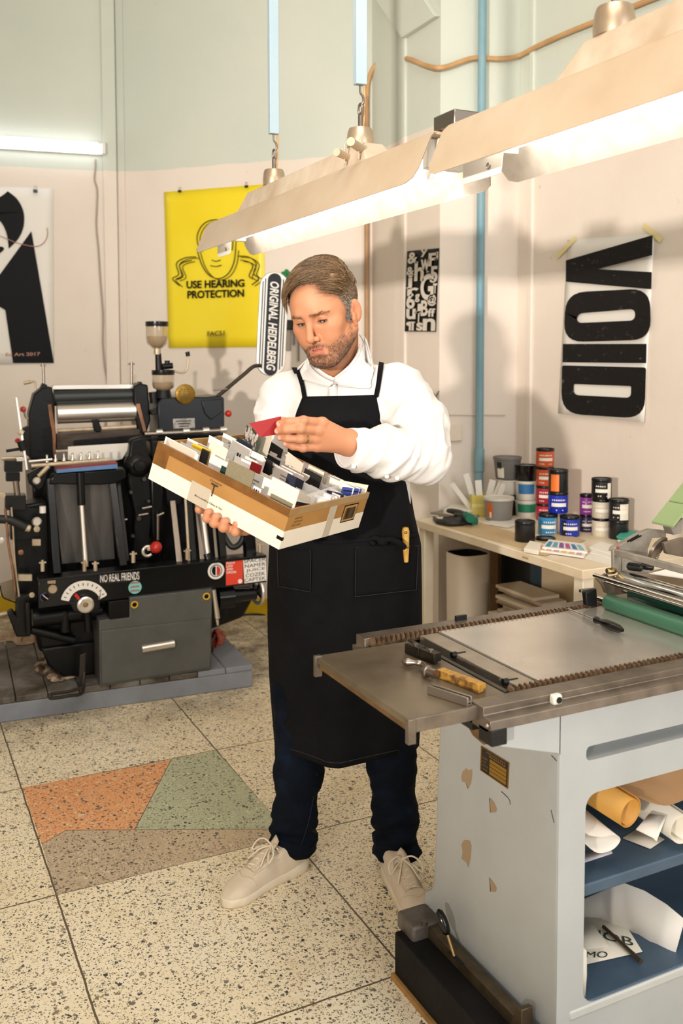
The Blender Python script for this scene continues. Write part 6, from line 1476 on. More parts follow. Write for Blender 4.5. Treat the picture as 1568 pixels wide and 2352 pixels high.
# cropped scalp under the hair
def hair_line(q):
    """>0 inside the hair"""
    ax = np.abs(q[:, 0]); y, z, x = q[:, 1], q[:, 2], q[:, 0]
    fy = .066-1.35*np.clip(x-.022, 0, .05)-.5*np.clip(-x-.050, 0, .05)                     # front edge, receding at the parting side
    h1 = np.minimum(fy-y, z-.054-.022*sm01((y+.01)/.05)-.05*np.clip(-x, 0, .06)*sm01(y/.03))
    side = np.minimum(.020-y+.55*np.clip(z-.020, 0, .05), z-(-.012-.30*np.clip(-y, 0, .2)))
    return np.maximum(h1, np.minimum(side, z+.055))
hm_ = sm01(hair_line(q)/.010+.3)*ish*(q[:, 2] > -.06)
earm = np.clip(1-np.abs(s_ell(np.stack([ax_, q[:, 1], q[:, 2]], -1), (.080, -.010, .004), (.010, .023, .036)))/.004, 0, 1)*0
isear = (s_ell(np.stack([ax_, q[:, 1], q[:, 2]], -1), (.084, -.010, .004), (.0115, .024, .037)) < 0.002)
blend(.45*hm_*(1-isear), np.array(lin('#8b7a6a')))
# nails and knuckles of the hands
il = (np.arange(len(V)) >= len(hv)) & (np.arange(len(V)) < len(hv)+len(lv_)+len(rv_))
for f, r in list(zip(LH, LR))+list(zip(RH, RRd)):
    d = n3(V-(f[-1])); blend(.25*np.exp(-(d/.016)**2)*il, c_red)
    d = n3(V-(f[0]+[0, -.008, 0])); blend(.22*np.exp(-(d/.011)**2)*il, c_red)
for f, r in zip(LH, LR):
    d = s_ell(V, f[3]+(f[3]-f[2])/np.linalg.norm(f[3]-f[2])*.001+np.array([0, -r[3]*.97, 0]), (.0068, .004, .0052)); blend(.6*(d < 0)*il, np.array(lin('#e3b3a2')))
m_skin, nt, b_ = new_mat('skin'); at = N(nt, 'ShaderNodeAttribute', attribute_name='tint')
nt.links.new(mixc(nt, math_(nt, 'MULTIPLY', noise(nt, 260, 3), .22), at.outputs['Color'], c4('#b9744f')), b_.inputs['Base Color'])
b_.inputs['Roughness'].default_value = .52; b_.inputs['Specular IOR Level'].default_value = .4; b_.inputs['Subsurface Weight'].default_value = .12; b_.inputs['Subsurface Radius'].default_value = (.010, .004, .002); b_.inputs['Subsurface Scale'].default_value = .6
bumpn(nt, b_, noise(nt, 700, 3), .12, .001)
net_obj('body', V, F, m_skin, man, col)
# eyes
EYW = mat('eye white shaded', '#9c9087', .25); EYI = mat('iris blue grey', '#1d1c1c', .15)  # sclera greyed: the shade on the eyes is put into its colour
for s_ in (-1, 1):
    c = fr_head((s_*.0318, .0735, .0195))[0]; mb = MB(); mb.ball(c, .0124*HS, 24); e = mb.build('eye', EYW, man, smooth=60)
    dv = fr_head((s_*.0318-.10*.0, .0735+.9, .0195-.42))[0]-c; dv /= np.linalg.norm(dv); mb = MB(); mb.lathe([(.0078, .0098), (.0074, .0108), (.004, .0122), (.0001, .0127)], c, dv, 20); mb.build('iris', EYI, e, smooth=60)
    q_ = fr_head([(s_*x, y, z) for x, y, z in ((.0180, .0795, .0150), (.0245, .0860, .0180), (.0318, .0880, .0191), (.039, .0852, .0180), (.0458, .0775, .0145))]); MB().tube(smooth_path(q_, 4), [.0004]+[.0010]*15+[.0006], 6).build('eyelashes', mat('lash dark', '#2a1d16', .6), man)
# ------------------------------------------------------------------ hair, beard and brow strands
def strands(name, roots, dirs, lens, lift, mt, parent, r0=.00045, seg=5, curl=.0, field=None, start=0., seed=0):
    """fine hairs that follow the skin; roots/dirs in the head frame"""
    R_ = np.random.RandomState(seed); P = roots.astype(np.float32); D_ = dirs.astype(np.float32); pts = []
    def grad(p, e=.001):
        g = np.stack([field(p+np.eye(3, dtype=np.float32)[k]*e)-field(p-np.eye(3, dtype=np.float32)[k]*e) for k in range(3)], -1); return g/np.maximum(n3(g), 1e-6)[:, None]
    for s in range(seg+1):
        t = s/seg; off = lift*(start+(1-start)*math.sin(min(1, t*1.25)*PI/2))
        g = grad(P); dd = field(P); P = P+g*(off-dd)[:, None]; pts.append(P.copy())
        T = D_-(D_*g).sum(-1)[:, None]*g; T /= np.maximum(n3(T), 1e-6)[:, None]
        P = P+T*(lens/seg)[:, None]+R_.normal(0, 1, P.shape).astype(np.float32)*curl
    A = np.stack(pts, 1)                                                                    # n, seg+1, 3
    n = len(A); W = fr_head(A.reshape(-1, 3)).reshape(n, seg+1, 3); vs = []; up = np.array([.3, -.5, .8])
    T = np.gradient(W, axis=1); a = np.cross(T, up); a /= np.maximum(n3(a), 1e-9)[..., None]; b = np.cross(T, a); b /= np.maximum(n3(b), 1e-9)[..., None]
    rr = r0*np.linspace(1, .35, seg+1)[None, :, None]
    ring = np.stack([W+rr*(math.cos(2*PI*j/3)*a+math.sin(2*PI*j/3)*b) for j in range(3)], 2)   # n,seg+1,3,3
    Vv = ring.reshape(-1, 3); base = (np.arange(n)*(seg+1)*3)[:, None, None]+(np.arange(seg)*3)[None, :, None]+np.arange(3)[None, None, :]; nx = (np.arange(n)*(seg+1)*3)[:, None, None]+(np.arange(seg)*3)[None, :, None]+((np.arange(3)+1) % 3)[None, None, :]
    Fq = np.stack([base, nx, nx+3, base+3], -1).reshape(-1, 4)
    cc = np.repeat((R_.rand(n)**1.0)[:, None], (seg+1)*3, 1).reshape(-1); 
    return net_obj(name, Vv, Fq, mt, parent, np.stack([cc, cc, cc], -1))
def hair_mat(name, stops, rough=.38):
    m_, nt, b = new_mat(name); at = N(nt, 'ShaderNodeAttribute', attribute_name='tint'); s = N(nt, 'ShaderNodeSeparateColor'); nt.links.new(at.outputs['Color'], s.inputs[0]); nt.links.new(ramp(nt, s.outputs[0], [(p, c4(c)) for p, c in stops]), b.inputs['Base Color']); b.inputs['Roughness'].default_value = rough; b.inputs['Specular IOR Level'].default_value = .6; return m_
HM = hair_mat('hair light brown', [(0, '#3d2c1d'), (.45, '#694f35'), (.8, '#8f714c'), (1, '#b3956b')]); HG = hair_mat('hair cropped grey', [(0, '#5f554c'), (.5, '#8f857b'), (1, '#cbc4bb')]); HB = hair_mat('beard brown', [(0, '#2e2118'), (.55, '#54402f'), (.8, '#7a6350'), (1, '#a8998a')], .5)
R0 = np.random.RandomState(11)
hq_ = to_head(hv); inh = hair_line(hq_)
top = np.argwhere((inh > .0) & (hq_[:, 2] > .060) & ((hq_[:, 2]-.060)*1.0+0 > 0) & (np.abs(hq_[:, 0]) < .074)).ravel()
topw = sm01((hq_[top][:, 2]-.072+.016*(hq_[top][:, 0] > .02))/.02); top = top[R0.rand(len(top)) < topw+.05]
def f_scalp(p): return skull(p)[0]
# a full cap gives the combed top its volume
def f_cap(q):
    d = f_scalp(q); x, y, z = q[:, 0], q[:, 1], q[:, 2]
    th = .0022+.0125*sm01((z-.080)/.040)*sm01((.095-y)/.05)*(.75+.25*sm01((y+.09)/.08))
    th = th+.005*sm01((y-.01)/.05)*sm01((z-.09)/.03)*sm01((.05-x)/.03)
    th = th+.0016*np.sin(x*330+y*90+3*np.sin(y*40))*sm01((z-.085)/.03)
    th = th*sm01(hair_line(q)/.016+.12); return smax(d-th, -(hair_line(q)-.004*vnoise(q, 120, 3)-.001), .004)
cvv, cff = nets(lambda P: f_cap(to_head(P))*HS, (-.21, -.34, 1.50), (.13, .12, 1.78), .0024)
zz = to_head(cvv); tone = np.clip(.14+.30*sm01((zz[:, 2]-.062)/.035)+.16*vnoise(zz*np.array([3.0, .8, 1.0]), 130, 8), 0, 1)
hair = net_obj('hair', cvv, cff, HM, man, np.stack([tone]*3, -1))
def pick(idx, n): return idx[R0.randint(0, len(idx), n)]
ti = pick(top, 8500); rt = hq_[ti]+R0.normal(0, .0012, (len(ti), 3))
# combed from the parting on his left over to his right and forward
dr = np.stack([-1.0-.0*rt[:, 0], .55+.0*rt[:, 1], .15+0*rt[:, 2]], -1)+R0.normal(0, .16, (len(ti), 3)); dr[rt[:, 1] < -.03] += np.array([.4, -.75, 0])
th_ = .003+.0125*sm01((rt[:, 2]-.080)/.04)
strands('hair_top', rt, dr, .030+.025*R0.rand(len(ti)), th_+.0035+.0045*R0.rand(len(ti)), HM, hair, .00050, 6, .0010, f_scalp, start=.8, seed=1)
sd_ = np.argwhere((inh > -.002) & (hq_[:, 2] < .074) & (hq_[:, 2] > -.055) & ~((np.abs(hq_[:, 0]) > .0755) & (hq_[:, 1] > -.035) & (hq_[:, 2] < .042))).ravel()
si = pick(sd_, 7500); rs_ = hq_[si]; drs = np.stack([0*rs_[:, 0], -.5+0*rs_[:, 1], -.8+0*rs_[:, 2]], -1)+R0.normal(0, .3, (len(si), 3))
gr = sm01((rs_[:, 1]+.035)/.05)*sm01((.066-rs_[:, 2])/.03)*.85+.12 > R0.rand(len(si))          # greying at the temple, brown behind
ls_, of_ = .005+.006*R0.rand(len(si)), .0042+.0015*R0.rand(len(si))
strands('hair_sides', rs_[gr], drs[gr], ls_[gr], of_[gr], HG, hair, .00040, 3, .0004, f_head, seed=2); strands('hair_back', rs_[~gr], drs[~gr], ls_[~gr], of_[~gr], HM, hair, .00040, 3, .0004, f_head, seed=6)
bm2 = beard_mask(hq_); bi_ = np.argwhere((bm2 > .25) & (R0.rand(len(bm2)) < bm2)).ravel(); bi2 = pick(bi_, 5200); rb = hq_[bi2]
drb = np.stack([.5*np.sign(rb[:, 0])*0+rb[:, 0]*4, .5+0*rb[:, 1], -1+0*rb[:, 2]], -1)+R0.normal(0, .35, (len(bi2), 3))
strands('beard', rb, drb, .0025+.0035*R0.rand(len(bi2)), .0012+.0018*R0.rand(len(bi2))*np.clip(bm2[bi2], 0, 1), HB, man, .00026, 3, .0004, f_head, seed=3)
bw_ = np.abs(hq_[:, 0]); bmm = sm01(1-np.abs(hq_[:, 2]-(.0375+.10*np.minimum(bw_-.02, .015)-.35*np.maximum(bw_-.036, 0)))/.0048)*(bw_ > .009)*(bw_ < .053)*(hq_[:, 1] > .05)
wi = np.argwhere(bmm > .3).ravel(); wi2 = pick(wi, 200); rw = hq_[wi2]; dw = np.stack([np.sign(rw[:, 0])*1., 0*rw[:, 0], .25+0*rw[:, 0]], -1)+R0.normal(0, .25, (len(wi2), 3))
strands('eyebrows', rw, dw, .006+.003*R0.rand(len(wi2)), .0012+.0006*R0.rand(len(wi2)), HM, man, .00030, 3, .0002, f_head, seed=4)

# ------------------------------------------------------------------ shirt
def f_torso(P):
    d = s_ell(P, m(790, 1005, .015), (.182, .122, .215)); d = smin(d, s_ell(P, m(792, 1180, .0), (.188, .138, .20)), .08)
    d = smin(d, s_cap(P, NB+[.0, .03, -.045], ShL+[-.01, 0, -.012], .070, .070), .06); d = smin(d, s_cap(P, NB+[.0, .03, -.045], ShR+[.01, 0, -.012], .068, .062), .06)
    return d
aL = [ShL+[.003, 0, 0], ArmL[1], ElL]
def f_sleeves(P):
    u = s_chain(P, aL, [.078, .070, .064], .03); fo = s_chain(P, [ElL, ElL+(CuL-ElL)*.5, CuL], [.063, .060, .050], .03)
    d = smin(u, fo, .022)
    r = s_chain(P, [ShR, m(634, 985, .04), ElR, wrR+(ElR-wrR)*.25], [.070, .062, .058, .043], .03)
    return d, r
def folds(P, axis, a, w, seed):
    """soft ridged folds running mostly round the axis a"""
    a = np.array(a, float)/np.linalg.norm(a); t = P@a; q = P-np.outer(t, a); q = np.concatenate([q*w[1]], 1)+np.outer(t*w[0], a)
    n = vnoise(q.astype(np.float32), 1., seed)+.5*vnoise((q*1.9).astype(np.float32), 1., seed+1); return 1.15*np.clip(1-np.abs(n)*1.9, -.4, 1)**1
def f_shirt(P):
    d = f_torso(P); l, r = f_sleeves(P)
    # creases
    wl_ = np.exp(-(n3(P-ElL)/.12)**2); wa = np.exp(-(n3(P-m(915, 985, -.10))/.10)**2); wr = np.exp(-(n3(P-m(610, 960, .0))/.12)**2)
    k1 = folds(P, 0, (CuL-ElL)+np.array([.0, .0, .13]), (30, 6), 3); k2 = folds(P, 0, (.5, -.2, -1.), (26, 10), 7); k3 = folds(P, 0, (.15, 0, -1), (24, 9), 11); k4 = folds(P, 0, (1, .2, .8), (26, 7), 15)
    l = l-.0075*k1*(.35+.65*np.exp(-(n3(P-(ElL+(CuL-ElL)*.35))/.10)**2))-.0085*k2*np.clip(wa+.35, 0, 1)
    r = r-.0085*k3*np.clip(wr+.4, 0, 1)
    d = d-.006*k4*np.exp(-((P[:, 2]-m(800, 960, 0)[2])/.14)**2)
    d = smin(d, l, .028); d = smin(d, r, .030)
    nk = s_cap(P, NB+[0, .0, -.015], nk0+(nk0-NB)*.6, .0655, .066)
    d = smax(d, -nk, .006)
    vcut = s_ell(P, m(752, 856, -.10), (.026, .05, .016)); d = smax(d, -vcut, .006)
    pl = (P-CuL)@((CuL-ElL)/np.linalg.norm(CuL-ElL)); d = smax(d, np.where(n3(P-CuL) < .11, pl-.004, -1.), .003)
    return smax(d, m(790, 1235, 0)[2]-P[:, 2], .01)
sv, sf = nets(f_shirt, (-.33, -.47, 1.00), (.36, .22, 1.56), .0046); sv = relax(sv, sf, 1, .3)
m_sh, nt, b_ = new_mat('white shirt cotton'); b_.inputs['Base Color'].default_value = c4('#dfdcd9'); b_.inputs['Roughness'].default_value = .75; b_.inputs['Specular IOR Level'].default_value = .2
bumpn(nt, b_, noise(nt, 40, 5, .6), .16, .006)
shirt = net_obj('shirt', sv, sf, m_sh, man)
def f_shirt1(P): return f_shirt(P)
# cuff
cd = (CuL-ElL)/np.linalg.norm(CuL-ElL); ca, cb2, _ = basis(cd); P_ = []
for t, r in ((-.070, .0555), (-.066, .0575), (-.02, .0545), (.004, .0515), (.010, .0495), (.008, .046), (-.02, .046)):
    P_.append([CuL+cd*t+r*(math.cos(2*PI*j/40)*ca*(1.0)+math.sin(2*PI*j/40)*cb2*.93)*(1+.025*math.sin(3*2*PI*j/40)) for j in range(40)])
MB().grid(P_, closed_v=True).build('cuff', m_sh, shirt, smooth=50)
BTN = mat('shirt button', '#e6e0d4', .3)
for px, py in ((812, 1071), (888, 1094), (912, 1098)):
    c = hitpt(f_shirt, px, py, .0015)
    if c is not None: MB().lathe([(.0052, 0), (.0054, .0015), (.0042, .0022), (.0001, .0017)], c, (0, -1, .2), 16).build('button', BTN, shirt, smooth=50)
# placket, collar, undershirt
def patch(name, rows, f, off, mt, parent, th=.0016, n=8, smooth=60):
    """cloth laid on field f: rows of pixel polylines"""
    P = []
    for row in rows:
        r = [];
        for x, y in smooth_path([(a, b) for a, b in row], n):
            p = hitpt(f, x, y, off); r.append(p if p is not None else (r[-1] if r else m(x, y, 0)))
        P.append(r)
    o = MB().grid(P).build(name, mt, parent, smooth=smooth); s_ = o.modifiers.new('t', 'SOLIDIFY'); s_.thickness = th; s_.offset = 0; return o
def f_neckshirt(P): return np.minimum(smin(f_torso(P), s_cap(P, NB+[0, .0, -.06], nk0+[0, 0, .02], .068, .068), .02), f_shirt(P))
patch('placket', [[(754, 884), (752, 914)], [(762, 882), (760, 914)], [(775, 882), (774, 912)]], f_shirt, .0022, m_sh, shirt, .0012, 5)
c = hitpt(f_shirt, 767, 883, .005); MB().lathe([(.0058, 0), (.006, .0016), (.0046, .0024), (.0001, .0018)], c, (-.2, -1, .1), 18).build('button', BTN, shirt, smooth=50)
patch('collar', [[(712, 812), (708, 832), (722, 852), (744, 868), (766, 878)], [(704, 826), (702, 843), (716, 862), (736, 874), (762, 884)], [(692, 838), (690, 858), (703, 870), (728, 879), (758, 887)], [(684, 846), (680, 870), (700, 873), (726, 881), (756, 888)]], f_neckshirt, .006, m_sh, shirt, .003, 4)
patch('collar', [[(824, 768), (835, 790), (822, 824), (798, 850), (766, 874)], [(832, 770), (846, 800), (836, 836), (812, 856), (772, 880)], [(838, 776), (856, 818), (848, 852), (826, 862), (776, 884)], [(842, 782), (858, 840), (852, 874), (846, 892), (820, 862), (780, 886)][0:4]+[(778, 887)]], f_neckshirt, .007, m_sh, shirt, .003, 4)
patch('collar_stand', [[(716, 822), (728, 842), (748, 858), (768, 868)], [(712, 834), (724, 852), (746, 868), (768, 877)]], f_neckshirt, .0025, m_sh, shirt, .002, 4)
patch('collar_stand', [[(768, 866), (794, 845), (816, 818), (826, 790)], [(768, 877), (798, 856), (822, 830), (834, 800)]], f_neckshirt, .0025, m_sh, shirt, .002, 4)
patch('undershirt', [[(724, 848), (740, 862), (757, 868), (778, 862), (796, 848)], [(728, 862), (744, 876), (760, 884), (784, 878), (806, 862)]], f_neckshirt, .001, mat('tee white', '#e9e5df', .8), man, .002, 5)

# ------------------------------------------------------------------ apron
m_ap, nt, b_ = new_mat('black apron canvas'); b_.inputs['Roughness'].default_value = .9; b_.inputs['Specular IOR Level'].default_value = .1
nt.links.new(ramp(nt, noise(nt, 5, 6, .6), [(.35, c4('#0e0e10')), (.75, c4('#18181a'))]), b_.inputs['Base Color'])
bumpn(nt, b_, noise(nt, 16, 5, .6), .25, .010)
def hem(s): return np.interp(s, [0, .06, .24, .36, .44, .65, .97, 1.], [1706, 1726, 1747, 1763, 1765, 1749, 1726, 1712])
rows = [(907, 700, 864, -.085, .035), (950, 683, 876, -.08, .05), (1000, 672, 890, -.06, .075), (1060, 652, 915, .0, .135), (1110, 634, 938, .03, .175), (1180, 624, 950, .04, .195), (1250, 619, 966, .05, .205),
        (1350, 614, 968, .05, .20), (1450, 614, 968, .05, .20), (1550, 618, 968, .05, .195), (1650, 627, 964, .05, .19), (1, 635, 961, .05, .185)]
R_ = np.array([r for r in rows], float); nS, nT = 60, 90; P_ = []
for i in range(nT+1):
    t = i/nT; row = []
    for j in range(nS+1):
        s = j/nS; yb_ = hem(s); y = 907+(yb_-907)*t+(0 if t > .3 else (911-907)*(1-s)*(1-t/.3))
        ys = R_[:, 0].copy(); ys[-1] = 1735
        xl, xr, bc, B = (np.interp(y, ys, R_[:, k]) for k in (1, 2, 3, 4))
        x = xl+(xr-xl)*s; c = 2*s-1; b = bc-B*math.sqrt(max(1-(c*.985)**2, 0))**.9
        low = sm01((y-1250)/300); b += .010*math.sin(7*s+1.2)*low+.006*math.sin(17*s+.002*y)*low+.004*math.sin(11*s-y*.011)*(1-low)*sm01((y-960)/100)
        x += low*1.5*math.sin(5*s+y*.01)
        if y < 1240 and .02 < s < .98:
            p = hitpt(f_torso, x, y, .012)
            if p is not None: b = min(b, p[1])
        row.append(m(x, y, b))
    P_.append(row)
apron = MB().grid(P_).build('apron', m_ap, man, smooth=180); s_ = apron.modifiers.new('t', 'SOLIDIFY'); s_.thickness = .0022; s_.offset = 0
AP = np.array(P_)
def on_apron(s, t, off=.003):
    i, j = min(max(t*nT, 0), nT-1e-6), min(max(s*nS, 0), nS-1e-6); i0, j0 = int(i), int(j); a, b = i-i0, j-j0
    p = AP[i0, j0]*(1-a)*(1-b)+AP[i0+1, j0]*a*(1-b)+AP[i0, j0+1]*(1-a)*b+AP[i0+1, j0+1]*a*b; n = np.cross(AP[i0, j0+1]-AP[i0, j0], AP[i0+1, j0]-AP[i0, j0]); n /= np.linalg.norm(n)
    if n[1] > 0: n = -n
    return p+n*off
def ap_st(px, py):
    """nearest apron grid spot to a pixel"""
    W_ = MF.o+AP.reshape(-1, 3)[:, 0:1]*MF.X+AP.reshape(-1, 3)[:, 1:2]*MF.Y+AP.reshape(-1, 3)[:, 2:3]*np.array([0, 0, 1.]); v = W_-CP; dd = v@cw; x = 784+FPX*(v@cr)/dd; y = PYC-FPX*(v@cu)/dd
    k = np.argmin((x-px)**2+(y-py)**2); return (k % (nS+1))/nS, (k//(nS+1))/nT
def pocket(quad, name='pocket', off=.0055):
    q = [ap_st(*p) for p in quad]; P = []
    for i in range(15):
        r = []
        for j in range(15):
            a, b = j/14, i/14; s = q[0][0]*(1-a)*(1-b)+q[1][0]*a*(1-b)+q[2][0]*a*b+q[3][0]*(1-a)*b; t = q[0][1]*(1-a)*(1-b)+q[1][1]*a*(1-b)+q[2][1]*a*b+q[3][1]*(1-a)*b
            r.append(on_apron(s, t, off+(.004 if (i == 0 and 0 < j < 14) else 0)))
        P.append(r)
    o = MB().grid(P).build(name, m_ap, apron, smooth=180); s_ = o.modifiers.new('t', 'SOLIDIFY'); s_.thickness = .002; s_.offset = 0; return o
pk = pocket([(817, 1259), (952, 1253), (950, 1352), (815, 1373)]); pk2 = pocket([(640, 1262), (716, 1262), (716, 1362), (642, 1342)])
m_st = mat('apron stitching', '#26262a', .8)
for q4 in ([(817, 1259), (952, 1253), (950, 1352), (815, 1373)], [(640, 1262), (716, 1262), (716, 1362), (642, 1342)]):
    st = [ap_st(*p) for p in q4]; pth = []
    for a, b in zip(st, st[1:]+st[:1]): pth += [on_apron(a[0]+(b[0]-a[0])*k/8, a[1]+(b[1]-a[1])*k/8, .0078) for k in range(8)]
    MB().tube(pth, .0008, 5, closed=True).build('stitching', m_st, apron)
for dt in (.985,):
    MB().tube([on_apron(s, dt, .0018) for s in np.linspace(.01, .99, 60)], .0009, 5).build('hem_stitching', m_st, apron)
MB().tube([hitpt(f_torso, x, y, .0155) for x, y in ((812, 985), (828, 981), (843, 978), (850, 978), (850, 984))], .0007, 5).build('bib_pocket_seam', m_st, apron)
# waist tie and knot
tie = MB(); P_ = [[on_apron(s, ap_st(800, y)[1], .004) for s in np.linspace(.02, .985, 40)] for y in (1236, 1252)]; tie.grid(P_); o = tie.build('waist_tie', m_ap, apron, smooth=60); s_ = o.modifiers.new('t', 'SOLIDIFY'); s_.thickness = .003; s_.offset = 0
kc = on_apron(*ap_st(872, 1243), .012); mb = MB(); mb.ball(kc, .014, 14, (1.2, .8, .9)); mb.tube(smooth_path([kc, kc+[.02, -.008, .006], kc+[.045, .0, -.006], kc+[.06, .012, -.02]], 4), [.008]*13, 8); mb.tube(smooth_path([kc, kc+[-.02, -.008, .01], kc+[-.035, -.002, .002], kc+[-.02, -.006, -.008]], 4), [.007]*13, 8); mb.build('tie_knot', m_ap, apron, smooth=60)
# shoulder straps
def strap(name, left, right): patch(name, [left, right], f_neckshirt, .0075, m_ap, apron, .003, 5)
strap('strap', [(858, 912), (864, 880), (868, 846), (874, 812), (882, 795)], [(868, 912), (874, 882), (879, 848), (884, 816), (892, 800)])
strap('strap', [(694, 912), (690, 888), (684, 868), (678, 852)], [(704, 912), (699, 886), (693, 866), (687, 850)]); strap('strap', [(676, 858), (670, 845), (666, 835)], [(686, 856), (680, 842), (675, 832)])
# bib side bindings
for s_e in (.0, 1.): MB().tube([on_apron(s_e, t, .002) for t in np.linspace(0, .13, 16)], .0028, 8).build('binding', m_ap, apron, smooth=60)

# ------------------------------------------------------------------ jeans
def f_leg(P, lg, ak, sd):
    d = s_chain(P, [lg[0], lg[1], lg[2], lg[3], lg[4], ak+[0, .004, -.02]], [.100, .076, .064, .058, .057, .056], .03)
    z1 = lg[4][2]; k = folds(P, 0, (.25*sd, .3, 1), (30, 8), 21+sd); k2 = folds(P, 0, (-.3*sd, .2, 1), (22, 9), 31+sd)
    w = np.exp(-((P[:, 2]-(z1+.015))/.09)**2); d = d-.011*(k-.3)*w-.004*(k2-.3)
    return smax(d, (ak[2]-.035+.10*(P[:, 1]-ak[1])+.0*P[:, 0])-P[:, 2], .006)
def f_jeans(P):
    d = s_ell(P, m(792, 1320, .03), (.178, .122, .15)); 
    a = f_leg(P, legR, ankR, 1); b = f_leg(P, legL, ankL, -1); d = smin(d, np.minimum(a, b), .03)
    return smax(d, P[:, 2]-m(790, 1260, 0)[2], .01)
jv, jf = nets(f_jeans, (-.24, -.24, .03), (.27, .22, 1.12), .0050); jv = relax(jv, jf, 1, .3)
m_j, nt, b_ = new_mat('dark indigo denim'); b_.inputs['Roughness'].default_value = .85; b_.inputs['Specular IOR Level'].default_value = .12
nt.links.new(ramp(nt, noise(nt, 9, 6, .62), [(.35, c4('#060a11')), (.6, c4('#0a121f')), (.8, c4('#142438'))]), b_.inputs['Base Color']); bumpn(nt, b_, noise(nt, 320, 2), .12, .002)
jeans = net_obj('jeans', jv, jf, m_j, man)
def f_jl(P): return f_jeans(P)
for pts in ([(736, 1775), (728, 1830), (716, 1890), (700, 1940)],):
    pp = [hitpt(f_jeans, x-8, y, .0006) for x, y in pts]; pp = [p for p in pp if p is not None]
    if len(pp) > 2: MB().tube(smooth_path(pp, 5), .0009, 5).build('seam', mat('denim seam', '#131d2c', .8), jeans)

